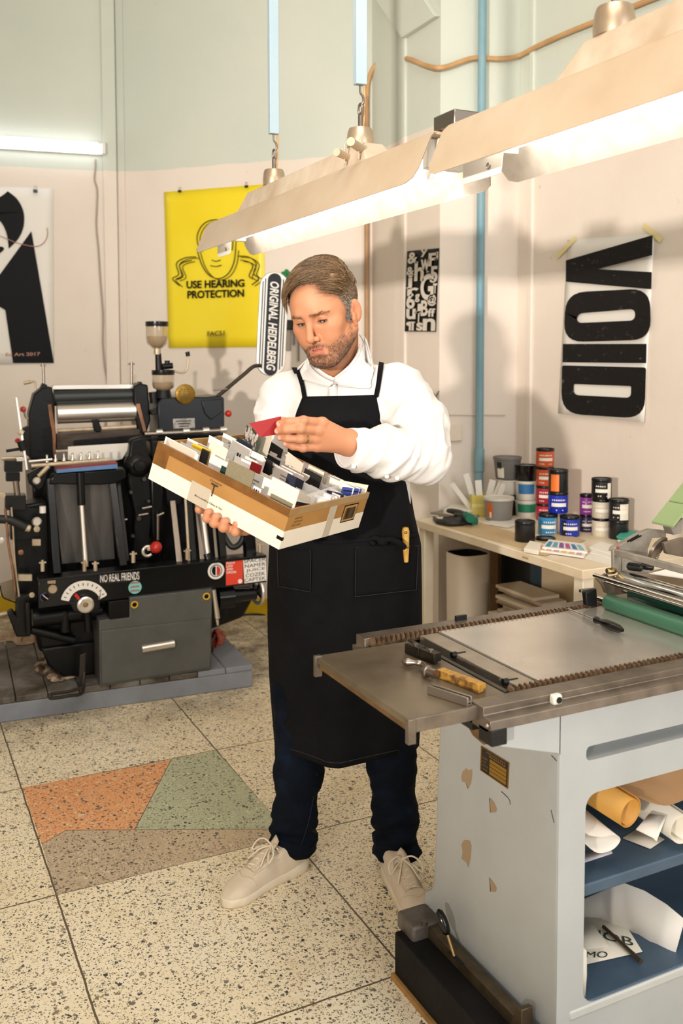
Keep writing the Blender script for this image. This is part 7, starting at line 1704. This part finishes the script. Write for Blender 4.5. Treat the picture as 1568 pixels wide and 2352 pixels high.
# ------------------------------------------------------------------ shoes
SUE = mat('beige suede', '#ddccb4', .8, col2='#cfbca2', vs=14, sheen=.2, bump=.08, bs=300); SUE2 = mat('beige suede panel', '#d4c2a8', .82, col2='#c6b296', vs=16, bump=.08, bs=300); SOL = mat('shoe sole cream', '#eee2cc', .5, col2='#dfcfb2', vs=12); LAC = mat('shoe lace cream', '#e6d9c0', .7); SHI = mat('shoe inside', '#6d5c48', .9)
def shoe(heel, toe, L_, label=None, flip=1):
    h_, t_ = MF.l(heel), MF.l(toe); f = (t_-h_)*[1, 1, 0]; f /= np.linalg.norm(f); r = np.array([f[1], -f[0], 0])*flip; u = np.array([0, 0, 1.]); o = h_*[1, 1, 0]
    X_ = lambda x, y, z: o+r*x+f*y+u*z
    ys = np.array([0, .02, .06, .12, .18, .22, .255, .280, .297])*L_/.297
    wl = np.array([.018, .031, .034, .032, .038, .043, .041, .030, .010]); off = np.array([0, 0, 0, .004, .004, .001, -.003, -.006, -.008])
    e = man
    yy = np.linspace(0, ys[-1], 34); W_ = np.interp(yy, ys, wl); W_ = np.sqrt(np.maximum(1-np.maximum((yy-ys[-1]+.045)/.0451, 0)**2, 0.0))*np.maximum(np.interp(yy, ys, wl), .034*(yy > ys[-1]-.05)); W_ = np.minimum(W_, np.sqrt(np.maximum(1-np.maximum((.032-yy)/.0321, 0)**2, .02))*.036+np.maximum(yy-.032, 0)*.3); O_ = np.interp(yy, ys, off)
    W_[0] = W_[-1] = .004
    out = [(O_[i]+W_[i], yy[i]) for i in range(34)]+[(O_[i]-W_[i], yy[i]) for i in range(33, -1, -1)]
    zt = lambda y: .024+.012*np.exp(-((y-.02)/.06)**2)
    mb = MB(); rg = []
    for k, (s, z) in enumerate(((.95, .0), (1.03, .003), (1.045, .5), (1.04, .93), (1.0, 1.))):
        rg.append([X_((x-np.interp(y, yy, O_))*s+np.interp(y, yy, O_), (y-.14)*(1+(s-1)*.5)+.14, z*zt(y) if z > .01 else z) for x, y in out])
    mb.grid(rg, closed_v=True); mb.poly(rg[0][::-1]); mb.poly(rg[-1])
    sole = mb.build('shoe_sole', SOL, None, smooth=50)
    # upper: arched sections
    hy = np.array([0, .02, .05, .08, .11, .15, .19, .23, .26, .285, .297])*L_/.297; hh = np.array([.060, .092, .096, .094, .090, .084, .068, .054, .047, .036, .022])
    rows_ = []
    for i in range(34):
        y = yy[i]; w = W_[i]*.99; z0 = zt(y)-.003; z1 = np.interp(y, hy, hh); op = sm01((.105-y)/.02)*(y > .012)      # ankle opening: sides stand, no top
        row = []
        for j in range(17):
            a = PI*j/16; ca_, sa = math.cos(a), math.sin(a); x = w*np.sign(ca_)*abs(ca_)**.62; z = z0+(z1-z0)*sa**.72
            if y < .11: x = w*np.sign(ca_)*(abs(ca_)**.35 if abs(ca_) > 1e-6 else 0)
            row.append(X_(O_[i]+x, y, z))
        rows_.append(row)
    up_ = MB(); up_.grid(rows_); upo = up_.build('shoe', SUE, e, smooth=70)
    sole.parent = upo
    def top(y, x=0., dz=0.): # point on the upper at length y, lateral share x
        w = np.interp(y, yy, W_)*.99; z0 = zt(y)-.003; z1 = np.interp(y, hy, hh); c = min(abs(x), 1)**(1/.62); sa = math.sqrt(max(1-c*c, 0)); return X_(np.interp(y, yy, O_)+w*x, y, z0+(z1-z0)*sa**.72+dz)
    # toe cap seam, tongue, eyestay, laces
    MB().tube([top(.208+.018*(1-abs(x)), x, .0006) for x in np.linspace(-.97, .97, 22)], .0011, 6).build('toe_seam', SUE2, upo)
    for s in (-1, 1):
        g_ = [[top(y, s*x, .0018) for x in (xa, xa+.16, xa+.32)] for y, xa in ((.112, .36), (.14, .34), (.17, .30), (.20, .24))]; o2 = MB().grid(g_ if s > 0 else [q[::-1] for q in g_]).build('eyestay', SUE2, upo, smooth=60); sd = o2.modifiers.new('t', 'SOLIDIFY'); sd.thickness = .0018; sd.offset = 0
        MB().tube([top(y, s*x, .0010) for y, x in ((.205, .62), (.16, .80), (.12, .86), (.08, .80), (.05, .74))], .0009, 5).build('side_seam', SUE2, upo)
    tg = [[top(y, x, .004+dz) for x in (-.42, -.2, 0, .2, .42)] for y, dz in ((.20, 0), (.16, .002), (.125, .005))]+[[top(.115, x, 0)+u*(.022-.01*abs(x)*2)+f*(-.004) for x in (-.40, -.2, 0, .2, .40)], [top(.112, x, 0)+u*(.036-.02*abs(x)*2)+f*(-.010) for x in (-.34, -.2, 0, .2, .34)]]
    o2 = MB().grid(tg).build('tongue', SUE2, upo, smooth=60); sd = o2.modifiers.new('t', 'SOLIDIFY'); sd.thickness = .006; sd.offset = 0
    lc = MB()
    for k in range(5):
        y0_, y1_ = .196-.019*k, .184-.019*k
        for s in (-1, 1): lc.tube(smooth_path([top(y0_, s*.44, .003), top((y0_+y1_)/2, 0, .0075+.001*s), top(y1_, -s*.46, .003)], 5), .0024, 7)
    lc.tube(smooth_path([top(.198, -.42, .003), top(.199, 0, .006), top(.198, .42, .003)], 4), .0024, 7)
    kn = top(.118, 0, .012); lc.ball(kn, .0065, 10)
    for s, pts in ((-1, [(0, 0, 0), (-.02, .015, .014), (-.042, .03, .0), (-.040, .045, -.018), (-.022, .03, -.006), (0, 0, 0)]), (1, [(0, 0, 0), (.02, .01, .016), (.045, .018, .004), (.046, .034, -.016), (.024, .02, -.004), (0, 0, 0)]), (-1, [(0, 0, 0), (-.012, .03, -.004), (-.026, .062, -.028)]), (1, [(0, 0, 0), (.016, .03, -.004), (.034, .058, -.030)])):
        lc.tube(smooth_path([kn+r*a+f*b+u*c for a, b, c in pts], 5), .0023, 7)
    lc.build('laces', LAC, upo, smooth=60)
    hl_ = [[top(y, x, .0012) for x in (-.9, -.6, -.3, 0, .3, .6, .9)] for y in (.004, .022)]; MB().grid(hl_).build('heel_tab', SUE2, upo, smooth=60)
    return upo
shoe(Zp(700, 1987), Zp(541, 2066), .295, flip=1)
shoe(Zp(893, 2003), Zp(960, 2106), .295, flip=1)

# ------------------------------------------------------------------ wedding ring
f, r = LH[2], LR[2]; rc = f[0]+(f[1]-f[0])*.72; rd_ = f[1]-f[0]; a, b, _ = basis(rd_); rr_ = r[0]*.28+r[1]*.72+.0012
mb = MB(); mb.grid([[rc+rd_/np.linalg.norm(rd_)*dz+(rr_+dr_)*(math.cos(2*PI*j/28)*a+math.sin(2*PI*j/28)*b) for j in range(28)] for dz, dr_ in ((-.0028, -.001), (-.0028, .0003), (0, .0009), (.0028, .0003), (.0028, -.001))], closed_v=True)
mb.build('wedding_ring', mat('ring gold silver', '#cbb48a', .2, 1.), man, smooth=50)
# tool handle sticking out of the apron pocket
tb = on_apron(*ap_st(926, 1262), .010); tt = m(931, 1212, tb[1]-.004); e = empty('scraper_handle', tuple(MF.o+MF.X*tb[0]+MF.Y*tb[1]+np.array([0, 0, tb[2]])), MF.deg, 'worn yellow wooden tool handle sticking out of the apron pocket', 'tool')
d = tt-tb; mb = MB(); mb.lathe([(.006, -.03), (.0085, .0), (.0095, np.linalg.norm(d)*.5), (.0105, np.linalg.norm(d)*.85), (.008, np.linalg.norm(d)*1.0), (.002, np.linalg.norm(d)*1.03)], (0, 0, 0), d, 20)
mb.build('handle', mat('yellow wood', '#d2a850', .45, col2='#b98a38', vs=40), e, smooth=60)
dn = d/np.linalg.norm(d); MB().tube(arc(dn*np.linalg.norm(d)*.82+[0, -.0095, 0], (1, 0, 0), (0, 0, 1), .003, 0, 330, 11), .0014, 6, closed=True).build('hang_hole', mat('hole dark', '#3a2a18', .6), e); MB().tube(arc(dn*.012, (1, 0, 0), (0, 1, 0), .0098, 0, 340, 17), .0012, 6, closed=True).build('stripe', mat('tool red stripe', '#8d3a28', .5), e)
# ================================================================== CARDBOARD BOX OF CARDS, RED CARD
bxe = empty('cardboard_box', tuple(MF.o+MF.X*BC[0]+MF.Y*BC[1]+np.array([0, 0, BC[2]])), MF.deg, 'open brown and white cardboard box full of sample cards held in front of the apron', 'box')
def B_(u, v, n): return BR@np.array([u, v, n])              # box frame -> box object
m_cb, nt, b_ = new_mat('brown corrugated card'); b_.inputs['Roughness'].default_value = .6
nt.links.new(ramp(nt, noise(nt, 7, 5, .6), [(.35, c4('#ab7d42')), (.7, c4('#9a6e34'))]), b_.inputs['Base Color'])
CBW = mat('box white print', '#e9dfcd', .5, col2='#e0d4c0', vs=6); TPE = mat('packing tape brown', '#6b451d', .22, col2='#83592c', vs=24, detail=8); KIN = mat('box inside kraft', '#b08a52', .7, col2='#a17b45', vs=8)
t = .0035; hL, hW, hH = BL/2, BW/2, BH/2; zs = -hH+BH*.45
def slab(name, u0, u1, v0, v1, n0, n1, mt, parent=bxe, bevel=.0006):
    vs = [B_(u, v, n) for n in (n0, n1) for u, v in ((u0, v0), (u1, v0), (u1, v1), (u0, v1))]
    mb = MB(); mb.add(vs, [(0, 3, 2, 1), (4, 5, 6, 7), (0, 1, 5, 4), (1, 2, 6, 5), (2, 3, 7, 6), (3, 0, 4, 7)]); return mb.build(name, mt, parent, bevel=bevel, smooth=None)
slab('bottom', -hL, hL, -hW, hW, -hH, -hH+t, CBW)
fr_ = slab('front_wall', -hL, hL, -hW, -hW+t, -hH+t, hH, m_cb); en = slab('end_wall', hL-t, hL, -hW+t, hW, -hH+t, hH, m_cb); bk = slab('back_wall', -hL, hL-t, hW-t, hW, -hH+t, hH, KIN); le = slab('end_wall', -hL, -hL+t, -hW+t, hW-t, -hH+t, hH, KIN)
e = .0004
slab('white_band', -hL, hL, -hW-e, -hW, -hH, zs, CBW, fr_, 0); slab('white_band', hL, hL+e, -hW, hW, -hH, zs, CBW, en, 0)
slab('tape', -hL, hL, -hW-e*1.5, -hW+t+.001, hH-.018, hH+e, TPE, fr_, 0); slab('tape', -hL-.0004, -hL+.042, -hW-e*1.8, -hW, zs-.002, hH, TPE, fr_, 0)
slab('tape', hL-t-.0005, hL+e*1.5, -hW, hW, hH-.016, hH+e, mat('packing tape pale', '#9c7c50', .25, col2='#a98a60', vs=20), en, 0); slab('tape', hL, hL+e*1.8, .0, .03, -hH, hH-.016, mat('clear tape', '#d8cbb4', .18, trans=.3), en, 0)
slab('tape', -hL+.125, -hL+.185, -hW-e*1.6, -hW, -hH, zs+.006, mat('clear tape', '#d8cbb4', .18), fr_, 0)
slab('corner_mark', hL-.014, hL+e*2, -hW-e*2, -hW-e, zs-.022, zs-.014, INK, fr_, 0); slab('corner_mark', hL+e, hL+e*2.2, -hW, -hW+.006, zs-.022, zs-.014, INK, en, 0)
def ftext(body, u, n, w, h, mt, bold=0., shear=0., parent=fr_, end=False):
    mb = MB(); uu, nn = (B_(1, 0, 0), B_(0, 0, 1)) if not end else (B_(0, 1, 0), B_(0, 0, 1)); o = B_(u, -hW-e*2.2, n) if not end else B_(hL+e*2.2, u, n)
    text_add(mb, body, o, uu, nn, w, h, off=.0001, bold=bold, shear=shear); mb.build('lettering', mt, parent, smooth=None)
IKB = mat('box print ink', '#3a2c1c', .6)
ftext('T', -.020, -hH+.036, .021, .030, IKB); ftext('Domaine', -.026, .021, .036, .005, IKB, shear=.4); ftext('de', -.015, .0125, .010, .005, IKB, shear=.4); ftext('Mise en bouteille au Château de Thery', -.056, -hH+.016, .086, .0065, IKB, .008, .45)
ftext('BOITE DE', -hW+.030, .020, .028, .004, IKB, parent=en, end=True); ftext('CARTONNAGE', -hW+.027, .012, .036, .004, IKB, parent=en, end=True); ftext('RECYCLABLE', -hW+.024, .004, .034, .004, IKB, parent=en, end=True)
def eslab(name, v0, v1, n0, n1, off, mt, parent): return slab(name, hL+e+off, hL+e*1.4+off, v0, v1, n0, n1, mt, parent, 0)
bc_ = eslab('barcode_frame', hW-.108, hW-.042, -.020, .026, .0002, INK, en); eslab('barcode_field', hW-.105, hW-.045, -.017, .023, .0006, KIN, bc_)
rr = random.Random(2); v = hW-.100
mb = MB()
while v < hW-.052:
    w = rr.choice((.0008, .0014, .0022)); mb.add([B_(hL+.0018, a, n) for a, n in ((v, -.012), (v+w, -.012), (v+w, .018), (v, .018))], [(0, 1, 2, 3)]); v += w+rr.choice((.001, .0016))
mb.build('bars', INK, bc_, smooth=None)
BXW = MF.o+MF.X*BC[0]+MF.Y*BC[1]+np.array([0, 0, BC[2]])
def boxw(u, v, n): q = B_(u, v, n); return BXW+MF.X*q[0]+MF.Y*q[1]+np.array([0, 0, q[2]])
RWu, RWv, RWn = (boxw(1, 0, 0)-BXW, boxw(0, 1, 0)-BXW, boxw(0, 0, 1)-BXW)
def bpx(px, py, n):
    """pixel -> (u, v) on the level n of the box"""
    P = Pp(px, py, BXW+RWn*n, RWn)-BXW; return P@RWu, P@RWv
cN = 0
def card(u0, v0, u1, v1, ntop, hh, mt, label, group=None, tilt=0., th=.0007, deco=None, name='sample_card'):
    """a card standing in the box: its top edge from (u0,v0) to (u1,v1) at level ntop, hh tall"""
    global cN; cN += 1
    a, b = np.array([u0, v0, ntop]), np.array([u1, v1, ntop]); d = b-a; w = np.linalg.norm(d); d /= w; dn = np.array([0, -tilt, -1.]); dn /= np.linalg.norm(dn); nrm = np.cross(d, dn); nrm /= np.linalg.norm(nrm)
    T = lambda q: RWu*q[0]+RWv*q[1]+RWn*q[2]
    o = BXW+T((a+b)/2+dn*hh); ob = empty(name, tuple(o), 0, label, 'card', group)
    mb = MB(); c = -dn*hh/2; mb.obox(T(c), (T(d), T(dn), T(nrm)), (w, hh, th)); mb.build('card_sheet', mt, ob)
    if deco:
        f = T(nrm)*(1 if nrm[1] < 0 else -1)*(th/2+.0003)
        for (x0, x1, y0, y1, mm) in deco:
            q = [T(d*(x-.5)*w-dn*(hh*(1-y)))+f for x, y in ((x0, y1), (x1, y1), (x1, y0), (x0, y0))]; MB().poly(q).build('print', mm, ob, smooth=None)
    return ob
CW = [mat('card white', '#f2ede6', .5), mat('card cream', '#eee3cf', .55), mat('card grey white', '#dedad4', .5), mat('card pink white', '#ece0da', .5)]
OLV = mat('card olive', '#7d745a', .6, col2='#867d62', vs=200); NAV = mat('card navy', '#1f2438', .5); BKC = mat('card black', '#1a1a1c', .5); RDC = mat('card red', '#930f15', .6); YLC = mat('card yellow', '#d9b21e', .5); BLC = mat('card blue', '#3a4f9e', .5); GNC = mat('card green', '#15614a', .5); GYT = mat('print grey', '#8d8880', .6)
rr = random.Random(21)
# plain filing: four columns of pale cards
for ci, uc in enumerate((-.145, -.048, .050, .145)):
    v = -.150+.006*ci
    while v < .150:
        v += rr.uniform(.015, .026)
        w = rr.uniform(.06, .088); u0 = uc-w/2+rr.uniform(-.006, .006); sk = rr.uniform(-.006, .006); nt_ = hH-.004+rr.uniform(-.016, .022)
        if v > .162: break
        mt = rr.choice(CW); 
        gl = ('white', 'cream', 'greyish white', 'pinkish white')[CW.index(mt)]
        card(u0, v, u0+w, v+sk, nt_, min(.088, nt_+hH-.005), mt, f'{gl} sample card filed among the others in the cardboard box', f'{gl} cards in the cardboard box', rr.uniform(-.12, .05), deco=[(.3, .62, .18, .22, GYT), (.3, .5, .28, .31, GYT)] if rr.random() < .3 else None)
g3 = lambda x, y: (320+x/2.8, 900+y/2.8)
def special(p0, p1, ntop, hh, mt, label, **k):
    """top edge seen from pixel p0 to p1; kept inside the walls of the box"""
    R = []
    for p in (p0, p1):
        x, y = g3(*p); d = ray(x, y); c = CP-BXW; q = lambda t: np.array([(c+d*t)@RWu, (c+d*t)@RWv, (c+d*t)@RWn])
        t = max((ntop-c@RWn)/(d@RWn), (-hW+.007-c@RWv)/(d@RWv), (hL-.006-c@RWu)/(d@RWu)); t = min(t, (hW-.006-c@RWv)/(d@RWv)); R.append(q(t))
    (u0, v0, n0), (u1, v1, n1) = R; ntop = (n0+n1)/2
    return card(max(u0, -hL+.005), v0, u1, v1, ntop, min(hh, ntop+hH-.004), mt, label, **k)
S_ = special
S_((578, 440), (745, 515), .086, .12, OLV, 'large olive grey card standing behind the front rim of the box', th=.003)
S_((858, 545), (1030, 635), .088, .13, CW[1], 'large cream card with faint print near the front right corner of the box', th=.002, deco=[(.55, .7, .62, .64, GYT)])
S_((850, 645), (1000, 735), .056, .1, OLV, 'olive card with dark specks right in front of the large cream card', th=.002)
S_((462, 300), (570, 372), .085, .13, CW[1], 'tall plain cream card standing left of the olive card in the box', deco=[(.35, .5, .3, .32, GYT)])
for k in range(3): S_((172+9*k, 280+8*k), (362+9*k, 392+8*k), .072-.005*k, .11, CW[k % 2], 'long white sheet at the far left front of the box', group='long white sheets at the left of the box')
S_((345, 328), (458, 376), .060, .1, YLC, 'yellow card at the left of the box'); S_((405, 362), (452, 386), .058, .1, BKC, 'small black card just right of the yellow card')
S_((722, 445), (790, 476), .068, .11, RDC, 'small red card standing in the middle of the box')
S_((632, 290), (728, 350), .074, .11, NAV, 'dark navy card in the back row of the box'); S_((596, 302), (722, 372), .068, .11, CW[0], 'white card with a few dark letters in front of the navy card', deco=[(.42, .5, .22, .34, BKC), (.54, .6, .22, .34, BKC)])
S_((762, 392), (857, 452), .064, .1, BKC, 'black card lying tilted in the middle of the back rows', tilt=-.4); S_((806, 390), (908, 446), .060, .1, BKC, 'black card with a pale lower edge in the back row', deco=[(.1, .95, .12, .2, CW[0])])
S_((835, 312), (925, 372), .066, .1, BKC, 'black card half hidden behind the sleeve and the back row'); S_((955, 385), (1056, 462), .080, .12, CW[1], 'cream card with two dark marks standing at the back', deco=[(.2, .34, .45, .62, BKC), (.6, .72, .45, .62, BKC)])
S_((955, 522), (1060, 575), .064, .1, NAV, 'navy card with a white corner right of the middle'); S_((1066, 490), (1176, 548), .068, .11, BKC, 'black card with a pale scroll pattern near the right end', deco=[(.08, .3, .3, .36, CW[2]), (.3, .6, .3, .33, CW[2]), (.12, .5, .4, .43, CW[2]), (.5, .9, .36, .4, CW[2]), (.2, .8, .48, .5, CW[2])])
S_((1090, 470), (1190, 518), .072, .11, CW[1], 'cream card behind the patterned black card'); S_((1196, 520), (1290, 560), .060, .1, CW[1], 'cream card leaning at the back right of the box')
S_((1296, 545), (1465, 622), .075, .12, CW[1], 'big cream card at the back right corner of the box'); S_((1312, 598), (1425, 640), .064, .1, BLC, 'blue card with dark zigzag lines at the right corner', th=.002, deco=[(.06, .94, .06, .1, BKC)])
mb = MB()
S_((1210, 622), (1316, 668), .058, .1, NAV, 'navy card between white cards near the right end wall', deco=None)
for k in range(6): S_((1082+27*k, 655-8*k), (1205+22*k, 708-10*k), .052, .09, CW[0 if k % 2 else 2], 'white card in the slanting fan beside the right end wall', group='fan of white cards at the right end')
S_((1078, 660), (1272, 600), .055, .07, CW[2], 'white card lying crosswise over the fan of cards', tilt=-1.2)
S_((1008, 690), (1095, 735), .052, .09, BKC, 'black card beside the fan near the front corner'); S_((985, 712), (1045, 748), .050, .09, RDC, 'red and white card in the front right corner')
S_((792, 196), (856, 290), .112, .15, CW[1], 'tall cream card rising behind the red card in the hand', th=.001)
S_((692, 212), (760, 296), .100, .14, mat('card leaf print', '#c9c0b6', .5, col2='#3c3833', vs=60, lo=.46, hi=.54), 'card with dark leaf print at the back left of the box'); S_((740, 186), (762, 240), .106, .14, GNC, 'dark green card at the back left of the box')
S_((736, 605), (785, 625), .058, .1, CW[0], 'white card with thick black bars behind the front rim', deco=[(.1, .25, .05, .5, BKC), (.35, .6, .05, .6, BKC), (.7, .8, .05, .5, BKC)])
S_((530, 472), (562, 488), .058, .1, mat('card dark green', '#10362c', .5), 'very dark green card peeping out left of the olive card')
# blue card zigzag and the red card in his fingers
rq = [(571.8, 972.5), (640, 957), (637, 998), (597, 1004.6)]
P = [MF.o+MF.X*p[0]+MF.Y*p[1]+np.array([0, 0, p[2]]) for p in (m(571.8, 972.5, -.425), m(645, 956, -.407), m(642, 997, -.407), m(597, 1004.6, -.425))]
o = sum(P)/4; e_ = empty('red_card', tuple(o), 0, 'bright red card held between the fingers of his left hand', 'card'); mb = MB(); mb.prism([p-o for p in P], cw*.0012); mb.build('card_sheet', RDC, e_, smooth=None)
